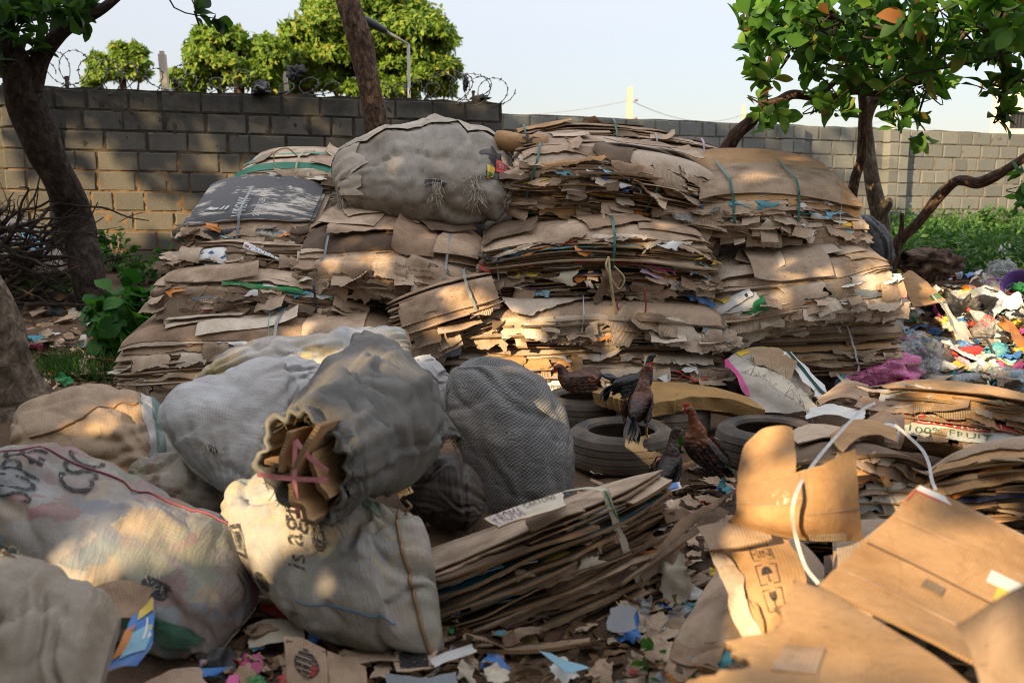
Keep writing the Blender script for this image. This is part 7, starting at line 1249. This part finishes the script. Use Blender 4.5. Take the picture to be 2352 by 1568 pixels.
# smaller pieces of litter, each its own object
rr_ = np.random.default_rng(77)
CN = [('white', WH), ('blue', BL), ('green', GN), ('red', RD), ('yellow', YE), ('orange', OR), ('pink', PK), ('teal', TE), ('black', BK), ('cream', CR), ('sky blue', SK), ('lilac', LI), ('brown', KB), ('tan', KT), ('clear', CP)]
marks = [((2108, 675), 'sunlit carton flap'), ((2207, 742), 'big black bag'), ((2334, 690), 'purple basin'), ((2262, 766), 'soda bottle'), ((2105, 838), 'large clear bag'), ((2210, 828), 'red shoe'), ((2246, 632), 'cream cloth'), ((2310, 860), 'yellow cord'), ((2081, 742), 'folded carton bale'), ((2301, 724), 'white papers')]
def near(px, py, ms): return min(ms, key=lambda m: (m[0][0] - px) ** 2 + 2.5 * (m[0][1] - py) ** 2)[1]
used = {}
def small(px, py, size, ms, group, weights=None, where='beside', r=rr_):
    i = int(r.choice(len(CN), p=weights)); cn, m = CN[i]; kind = r.choice(['wrapper', 'scrap', 'paper', 'packet']); kind = {'brown': 'cardboard scrap', 'tan': 'cardboard scrap', 'clear': 'plastic film'}.get(cn, kind)
    st = r.choice(['crumpled', 'torn', 'dirty', 'flattened']); lab = f'{st} {cn} {kind} {where} the {near(px, py, ms)}'; w_ = size * r.uniform(.6, 1.3); l_ = size * r.uniform(.4, 1.0); card = m in (KB, KT)
    if group == HEAP and r.random() < .34: o = blob('crumpled_' + ('film' if cn == 'clear' else 'ball'), place(px, py, size * .25), size * r.uniform(.35, .6), m, int(r.integers(1 << 29)), None, .42, (r.uniform(.8, 1.5), r.uniform(.6, 1), r.uniform(.5, .8)), 16, 4.2); lab = lab.replace('torn', 'crumpled').replace('flattened', 'balled up'); card = False
    elif card: o = crumple('cardboard_scrap', place(px, py, r.uniform(.0, .03)), w_ * 1.2, l_ * 1.2, [m, m, KE], int(r.integers(1 << 29)), .006, .25, .004, 10, r.normal(0, .15), ragged=.1)
    else: o = crumple('plastic_film' if cn == 'clear' else kind.replace(' ', '_'), place(px, py, r.uniform(.0, .03)), w_, l_, m, int(r.integers(1 << 29)), size * .13, .4, .0012, 12, r.normal(0, .1))
    tag(o, lab, 'cardboard' if card else 'litter', group); used.setdefault(lab, []).append(o)
wH = np.array([32, 9, 5, 5, 7, 4, 8, 5, 7, 12, 9, 5, 6, 6, 6], float); wH /= wH.sum()
k = 0
while k < 265:
    px, py = rr_.uniform(2040, 2400), rr_.uniform(622, 905)
    if px < 2065 and py > 760: continue
    small(px, py, rr_.uniform(.07, .2), marks, HEAP, wH); k += 1
# ground litter in the foreground and middle
wG = np.array([8, 4, 2, 3, 1, 1, 1, 2, 3, 6, 2, 1, 34, 30, 3], float); wG /= wG.sum()
gm = [((760, 1450), 'tied cardboard bundle'), ((450, 1540), 'grey see-through sack'), ((720, 1510), 'carton with the black urn mark'), ((1000, 1530), 'pale agro sack'), ((1480, 1500), 'symbol carton'), ((1280, 1520), 'flat cardboard under the bundle')]
for _ in range(120):
    px, py = rr_.uniform(430, 1640), rr_.uniform(1395, 1590)
    small(px, py, rr_.uniform(.02, .1), gm, 'loose litter on the ground', wG, 'on the soil by')
for _ in range(34): px = rr_.uniform(1400, 1660); py = rr_.uniform(1260, 1500); small(px, py, rr_.uniform(.06, .15), gm, 'loose litter on the ground', wG, 'on the soil by')
for _ in range(46): px = rr_.uniform(1500, 1700); py = rr_.uniform(1120, 1300); small(px, py, rr_.uniform(.03, .11), gm, 'loose litter on the ground', wG, 'on the soil by')
gm2 = [((1350, 1090), 'front tyre'), ((1640, 1060), 'red necked cockerel'), ((1560, 1090), 'small dark hen')]
for _ in range(26): px, py = rr_.uniform(1330, 1700), rr_.uniform(1070, 1150); small(px, py, rr_.uniform(.03, .08), gm2, 'loose litter on the ground', wG, 'on the soil by')
gm3 = [((150, 900), 'thick trunk'), ((280, 800), 'broad leaved bush'), ((330, 880), 'lowest left bale'), ((200, 730), 'leaning tree')]
for _ in range(120):
    px, py = rr_.uniform(70, 340), rr_.uniform(720, 925); small(px, py, rr_.uniform(.06, .2), gm3, 'loose litter on the ground', wG, 'on the soil by')
gm4 = [((1700, 900), 'discarded woven sack'), ((1900, 930), 'paper pile'), ((2050, 880), 'pink plastic')]
for _ in range(50): px, py = rr_.uniform(1640, 2330), rr_.uniform(865, 935); small(px, py, rr_.uniform(.08, .2), gm4, 'loose litter on the ground', wG, 'on the soil by')
for lab, os_ in used.items():
    if len(os_) > 1:
        for o in os_: o['group'] = 'scraps: ' + lab
# named foreground pieces
root = thing('torn_carton', 'torn brown carton with a black and red urn mark at the bottom edge', 'carton', place(760, 1560))
g = net([[(652, 1462, 2.95), (700, 1470, 2.93), (750, 1492, 2.9)], [(656, 1520, 2.86), (702, 1528, 2.85), (755, 1545, 2.83)], [(662, 1585, 2.8), (705, 1592, 2.79), (760, 1600, 2.78)]], 20, 20); f = sheet('panel', ragged_net(g, 90, .003, .002), .007, [KB, KB, KE], root)
shape_on('mark_frame', frame_polys(-.46, -.46, .46, .46, .035), gmap(g, .02, .98, .03, .97), INKB, f)
mp = gmap(g, .2, .84, .15, .82, .007); um = [[(-.42 + .0, .0)]]; prof = [(.44, .1), (.36, .12), (.34, .24), (.24, .34), (.1, .44), (-.02, .46), (-.16, .42), (-.28, .3), (-.38, .14), (-.44, .1)]
for a_, b_ in zip(prof[:-1], prof[1:]): shape_on('urn_mark', [[(-a_[1], a_[0]), (a_[1], a_[0]), (b_[1], b_[0] + .018), (-b_[1], b_[0] + .018)]], mp, INKB, f)
shape_on('red_mark', [[(.1, -.3), (.3, -.25), (.42, .0), (.2, .05)]], gmap(g, .2, .84, .15, .82, .010), INKR, f)
for q_ in (.18, .02, -.14): shape_on('pale_line', [[(-.36, q_ + .02), (.2, q_ - .03), (.2, q_ - .06), (-.36, q_ - .01)]], gmap(g, .2, .84, .15, .82, .012), KT, f)
g = net([[(750, 1490, 2.9), (800, 1512, 2.9), (838, 1530, 2.92)], [(758, 1600, 2.78), (805, 1610, 2.8), (845, 1620, 2.82)]], 16, 14); sheet('panel', ragged_net(g, 91, .004, .002), .007, [KB, KB, KE], root)
for rows, m_, lab, sd in (([[(770, 1500, 3.1), (860, 1485, 3.15), (950, 1498, 3.1)], [(790, 1530, 2.95), (870, 1518, 3.0), (960, 1520, 2.98)]], KT, 'long curled cardboard piece below the agro sack', 92), ([[(905, 1500, 3.05), (950, 1496, 3.06), (1000, 1492, 3.05)], [(910, 1540, 2.95), (955, 1535, 2.95), (1002, 1530, 2.95)]], KB, 'brown carton piece with a black printed panel below the agro sack', 93), ([[(985, 1512, 3.0), (1030, 1490, 3.05), (1085, 1475, 3.1)], [(1000, 1535, 2.92), (1048, 1515, 2.95), (1092, 1492, 3.0)]], WH, 'crumpled white paper slip between the agro sack and the bundle', 94), ([[(215, 1345, 3.0), (280, 1335, 3.02), (345, 1350, 3.0)], [(240, 1400, 2.9), (290, 1420, 2.85), (340, 1400, 2.9)]], KB, 'torn brown paper bag tucked under the grey see-through sack', 95), ([[(1245, 1490, 3.0), (1290, 1515, 2.95)], [(1252, 1498, 2.98), (1300, 1545, 2.88)], [(1275, 1500, 2.98), (1335, 1535, 2.9)]], SK, 'white and blue paper strip on the soil right of the bundle', 96), ([[(880, 1540, 2.9), (960, 1550, 2.86), (1050, 1545, 2.88)], [(890, 1590, 2.8), (970, 1595, 2.78), (1060, 1590, 2.8)]], GR, 'weathered grey printed board lying at the bottom edge', 97), ([[(560, 1440, 3.3), (620, 1425, 3.3), (690, 1430, 3.3)], [(570, 1480, 3.15), (630, 1470, 3.15), (700, 1465, 3.18)]], CR, 'dirty flattened carton strip between the two see-through sacks', 98), ([[(400, 1545, 2.85), (450, 1530, 2.9), (525, 1525, 2.95)], [(420, 1570, 2.8), (470, 1555, 2.83), (500, 1545, 2.9)]], BL, 'torn bright blue plastic piece at the bottom edge', 99), ([[(595, 1388, 3.45), (640, 1395, 3.42), (685, 1412, 3.4)], [(597, 1400, 3.42), (640, 1410, 3.38), (682, 1424, 3.36)]], RD, 'narrow red packet between the two see-through sacks', 100), ([[(320, 1575, 2.75), (390, 1540, 2.8), (460, 1535, 2.82)], [(340, 1620, 2.65), (410, 1590, 2.7), (480, 1570, 2.74)]], KB, 'curled dark cardboard at the bottom edge below the blue packet', 101), ([[(1400, 1400, 3.1), (1430, 1392, 3.1), (1460, 1400, 3.1)], [(1395, 1450, 3.0), (1425, 1455, 2.98), (1462, 1440, 3.0)]], GR, 'crumpled grey paper between the bundle and the symbol carton', 102), ([[(525, 1552, 2.85), (555, 1548, 2.86)], [(530, 1600, 2.76), (560, 1600, 2.76)]], PK, 'pale pink curled strip at the bottom edge', 103)):
    g = ragged_net(net(rows, 20, 14), sd, .008, .006); o = tag(sheet('cardboard_piece' if m_ in (KT, KB) else 'paper_piece', g, .004 if m_ in (KT, KB) else .0015, [m_, m_, KE if m_ in (KT, KB) else m_]), lab, 'cardboard' if m_ in (KT, KB) else 'paper')
    if sd == 93: ptch('black_panel', gmap(g, .1, .8, .1, .9), INKB, o)
g = net([[(352, 1372, 2.82), (335, 1395, 2.8), (300, 1420, 2.76)], [(354, 1440, 2.72), (325, 1450, 2.7), (275, 1480, 2.66)], [(345, 1485, 2.66), (300, 1500, 2.63), (248, 1530, 2.6)], [(310, 1530, 2.6), (280, 1530, 2.58), (240, 1545, 2.57)]], 24, 24); o = tag(sheet('blue_packet', ragged_net(g, 110, .004, .002), .003, [BL, CR]), 'bright blue flattened packet with a yellow top, leaning on the beige corner sack', 'packet')
ptch('yellow_top', gmap(g, .0, .7, .0, .14), YE, o); ptch('yellow_edge', gmap(g, .72, .98, .18, .6), OR, o); ptch('light_blue_panel', gmap(g, .1, .72, .3, .72), SK, o); ptch('white_bar', gmap(g, .28, .36, .2, .5, .008), WH, o); shape_on('round_badge', [ell(0, 0, .5, .5)], gmap(g, .08, .2, .3, .38, .008), YE, o); shape_on('round_badge', [ell(0, 0, .5, .5)], gmap(g, .08, .2, .42, .5, .008), WH, o); print_on('packet_lettering', 'Original', gmap(g, .3, .8, .2, .3, .008), INKU, o)

# ------------------------------------------------------------------ plants, leaf litter, brushwood
def plant(name, label, px, py, Y, rx, ry, dp, count, ln, ratio, mat, seed, per=6, tip=.62, stems=8, curl=.3):
    r = np.random.default_rng(seed); c = P(px, py, Y); b0 = float(gz(c[0], Y)); root = thing(name, label, 'plant', (c[0], Y, b0)); s_ = Y / F; C = []
    for _ in range(count):
        v = r.normal(size=3); v /= np.linalg.norm(v); v *= r.uniform(.3, 1) ** .5; C.append([c[0] + v[0] * rx * s_, Y + v[1] * dp, max(b0 + .04, c[2] + v[2] * ry * s_)])
    C = np.array(C); A = Acc(); D = (C - [c[0], Y, b0]) + r.normal(0, .12, C.shape); D[:, 2] = np.abs(D[:, 2]) * .6 + .1; rosettes(A, C, D, r, per, ln, ratio, 1.1, 0, curl, tip); A.put('foliage', mat, root)
    B = Acc()
    for i in range(min(stems, count)): e = C[i * count // stems]; B.tube(catmull([[c[0] + r.normal(0, .03), Y + r.normal(0, .03), b0 - .03], [c[0] * .5 + e[0] * .5, Y * .5 + e[1] * .5, b0 * .4 + e[2] * .6], e], 8), np.linspace(.008, .003, 8), 5)
    B.put('stems', TWIG, root)
plant('broad_leaved_bush', 'lush green bush with broad lobed leaves left of the pile', 290, 735, 8.2, 78, 85, .3, 46, .17, .95, LEAFB, 501, 4, .5)
plant('climbing_weed', 'tall leafy weed climbing the wall beside the leaning tree', 262, 575, 11.6, 40, 48, .2, 30, .09, .6, LEAFB, 502, 6); plant('leafy_weed', 'low dark weed at the wall foot behind the broad leaved bush', 330, 620, 11.0, 60, 26, .3, 34, .09, .6, LEAFG, 503, 6); plant('leafy_weed', 'bright green seedling by the wall left of the bales', 373, 600, 10.6, 14, 18, .1, 6, .16, .4, LEAFB, 504, 5); plant('leafy_weed', 'shaded weeds at the foot of the leaning tree, under the brushwood', 140, 665, 10.6, 90, 30, .5, 46, .09, .6, LEAFG, 505, 6)
plant('tall_weed', 'tall weed bush against the right wall near the right edge', 2290, 520, 15, 70, 48, .5, 60, .1, .5, LEAFG, 506, 7); plant('tall_weed', 'weed bush by the right wall between the crooked limb and the edge', 2200, 545, 15.5, 40, 28, .4, 30, .1, .5, LEAFG, 507, 7); plant('ground_seedling', 'tiny green seedling growing beside the small dark hen', 1560, 1025, 5.6, 8, 10, .03, 3, .05, .7, LEAFB, 508, 4, stems=2); plant('ground_seedling', 'small green weed on the soil at the bottom edge', 1500, 1520, 2.9, 16, 10, .05, 4, .05, .6, LEAFB, 509, 5, stems=3)
def weeds():
    r = np.random.default_rng(600); A = Acc(); n = 2600; px = r.uniform(2035, 2480, n); Y = r.uniform(10.3, 18.6, n); x = (px - 1176) / F * Y * 1.0; z = gz(x, Y); h = r.uniform(.08, .5, n) * (.55 + .45 * (1 + sn(x, Y, 3, 1.1)) / 2 * 1.2)
    for lev in (.3, .6, .85, 1.0):
        C = np.stack([x + r.normal(0, .05, n), Y + r.normal(0, .05, n), z + h * lev], 1); D = r.normal(0, .5, (n, 3)); D[:, 2] += .7; rosettes(A, C, D, r, 3, .085, .5, 1.2, seg=2)
    tag(A.put('weeds', LEAFG), 'knee high green weeds growing before the right wall', 'weeds', kind='stuff')
    A = Acc(); n = 900; cx = r.choice([150, 130, 240, 175], n); cy = r.choice([868, 860, 855], n); p = np.array([place(a + b_, c + d_) for a, b_, c, d_ in zip(cx, r.normal(0, 26, n), cy, r.normal(0, 9, n))]); D = r.normal(0, .35, (n, 3)); D[:, 2] = 1; leaves(A, p, D, r.normal(size=(n, 3)), r.uniform(.08, .2, n), np.full(n, .008), .4, 3)
    tag(A.put('grass_tuft', LEAFG), 'thin grass growing on the shaded soil right of the thick trunk', 'grass', kind='stuff')
    A = Acc(); n = 2600; px = np.concatenate([r.uniform(60, 400, 1500), r.uniform(400, 1700, 700), r.uniform(1640, 2400, 400)]); py = np.concatenate([r.uniform(700, 960, 1500), r.uniform(1380, 1590, 700), r.uniform(860, 960, 400)]); p = np.array([place(a, b_, .006) for a, b_ in zip(px, py)]); D = r.normal(size=(n, 3)) * [1, 1, .25]; up = r.normal(0, .4, (n, 3)) + [0, 0, 1]; l = r.uniform(.03, .12, n); leaves(A, p, D, up, l, l * r.uniform(.4, .65, n), r.choice([-.4, .3, .5]), 3)
    tag(A.put('dry_leaf_litter', LEAFX), 'dry brown leaves scattered over the bare soil', 'leaf litter', kind='stuff')
weeds()
r = np.random.default_rng(610)
for i in range(84):
    a = P(r.uniform(-120, 60), r.uniform(520, 700), r.uniform(9.2, 10.4)); l = r.uniform(.5, 1.3); an = r.normal(.1, .5); up_ = r.uniform(-.15, .5); pts = [a]
    d = np.array([math.cos(an), math.sin(an) * .5, up_])
    for k in range(6): d = d + r.normal(0, .22, 3); d /= np.linalg.norm(d); q_ = pts[-1] + d * l / 6; q_[2] = max(q_[2], float(gz(q_[0], q_[1])) + .02); pts.append(q_)
    A = Acc(); c = catmull(pts, 20); A.tube(c, np.linspace(r.uniform(.012, .028), .005, 20), 6)
    for k in range(3): j = r.integers(6, 17); e = c[j] + r.normal(0, .12, 3) + [0.05, 0, .08]; A.tube(catmull([c[j], (c[j] + e) / 2 + r.normal(0, .02, 3), e], 7), np.linspace(.006, .002, 7), 4)
    tag(A.put('dry_branch', TWIG), 'thin bare branch in the brushwood heap left of the leaning tree', 'branch', 'branches of the brushwood heap')
c = P(2140, 572, 9.7); tag(blob('earth_clump', c - [0, 0, .16], .26, bpy.data.materials['bark_brown'], 620, None, .3, (1.4, .9, .55), 34, 5), 'brown clump of roots and earth at the foot of the crooked limb', 'earth clump')
p = place(210, 695); tag(Acc().tube(catmull([place(90, 700, .1), place(180, 712, .06), place(265, 770, .05)], 20), np.linspace(.07, .03, 20), 9, bump=.06).put('fallen_log', BARK1), 'dark fallen log on the ground at the foot of the leaning tree', 'log')
# ------------------------------------------------------------------ shade
exec_gaps = [(745, 1085, 3.5, .17), (800, 1050, 3.6, .10), (690, 1000, 3.6, .07), (640, 1180, 3.3, .10), (672, 1290, 3.2, .09), (330, 1260, 3.3, .12), (420, 1200, 3.4, .13), (500, 1150, 3.6, .1), (250, 1265, 3.3, .05), (1160, 880, 4.5, .11), (1195, 945, 4.5, .12), (1130, 850, 4.5, .09), (280, 950, 4.6, .11), (530, 900, 4.4, .05), (1195, 790, 6.9, .16), (1235, 840, 6.8, .12), (1080, 730, 7.0, .11), (1940, 1130, 3.1, .10), (1775, 1010, 3.2, .08), (1725, 1190, 3.1, .06), (1700, 1400, 2.8, .12), (1690, 1330, 2.8, .07), (1960, 1480, 2.1, .09), (2090, 1290, 2.5, .09), (2200, 1200, 2.6, .08), (2290, 1470, 1.7, .09), (1780, 1480, 2.1, .08), (2330, 1250, 2.4, .08), (2190, 960, 4.7, .16), (2260, 920, 4.8, .14), (2110, 930, 4.8, .08), (2250, 1110, 3.3, .08), (2040, 590, 7.4, .10), (1090, 715, 7, .06), (1205, 325, 8.5, .14), (480, 860, 5.2, .07), (740, 850, 5.1, .08), (905, 790, 5.1, .07), (2120, 620, 8.7, .18), (2200, 720, 8.3, .14), (2300, 800, 7.8, .14), (2000, 1060, 3.8, .08), (1960, 870, 5.2, .10), (1800, 900, 5.5, .06), (990, 1075, 4.3, .05), (1560, 880, 6.2, .06), (1520, 1210, 3.6, .05), (1350, 1030, 5.2, .06), (2020, 590, 7.4, .08), (1850, 990, 5.2, .06), (610, 1110, 3.5, .05)]
for g in exec_gaps: gap(g[0], g[1], g[2], g[3] * 1.22)
for px, py, Y, r in ((2150, 690, 8.5, .28), (2260, 720, 8.3, .3), (2330, 650, 8.6, .22), (2200, 800, 7.9, .25), (2310, 830, 7.8, .25), (1420, 720, 7.0, .12), (1330, 790, 6.9, .14), (1480, 560, 7.2, .1), (860, 560, 7.3, .12), (700, 770, 6.9, .14), (470, 800, 6.8, .12), (1780, 700, 7.2, .13), (1880, 640, 7.3, .1), (1750, 420, 7.7, .12), (1380, 380, 7.8, .1), (570, 480, 7.7, .1)): gap(px, py, Y, r)
for px, py, r in ((25, 410, .5), (60, 520, .45), (20, 300, .2), (230, 400, .22), (265, 470, .25), (300, 520, .18), (350, 440, .16), (420, 330, .18), (470, 520, .25), (600, 510, .16), (560, 400, .12), (180, 480, .3), (215, 330, .12), (100, 300, .14), (500, 440, .1), (380, 500, .12)): gap(px, py, 12.2, r)
for px, py, r in ((2060, 490, .35), (2150, 440, .35), (2250, 400, .45), (2330, 370, .5), (2200, 500, .4), (2310, 470, .4), (1990, 430, .25), (2100, 370, .25), (1900, 330, .2), (2030, 510, .3), (2290, 330, .25)): gap(px, py, 19, r)
for px, py, Y, r in ((2010, 500, 9.8, .14), (1985, 300, 9.5, .12), (1900, 100, 8, .35), (2080, 60, 8, .4), (2250, 60, 7.8, .35), (1780, 140, 8, .25), (1800, 250, 8.4, .2), (2150, 180, 8.3, .3), (1960, 230, 8.3, .2), (2110, 300, 8.2, .2), (2150, 560, 12, .5), (2280, 560, 12, .5), (1720, 20, 8, .25)): gap(px, py, Y, r)
shade('large leafy shade tree standing out of frame to the left of the yard', -13, -5.5, 4.5, 8.5, 2.2, 13, 12500, 301)
shade('large leafy shade tree standing out of frame behind the viewer', -6.8, -.3, 4.8, 8.8, 2.0, 9.5, 10500, 302)
shade('small leafy shade tree standing out of frame to the right of the viewer', -1.5, 4.5, 4.5, 8.5, 1.6, 9.5, 9000, 303)
shade('shade tree added above the view to darken the near part of the yard', 0, 0, 0, 0, 3.4, 6.5, 6500, 304, .3, (-5.5, 5.0, -4.0, 3.6, 2.9, 5.6))  # unseen canopy added overhead to block skylight from the foreground
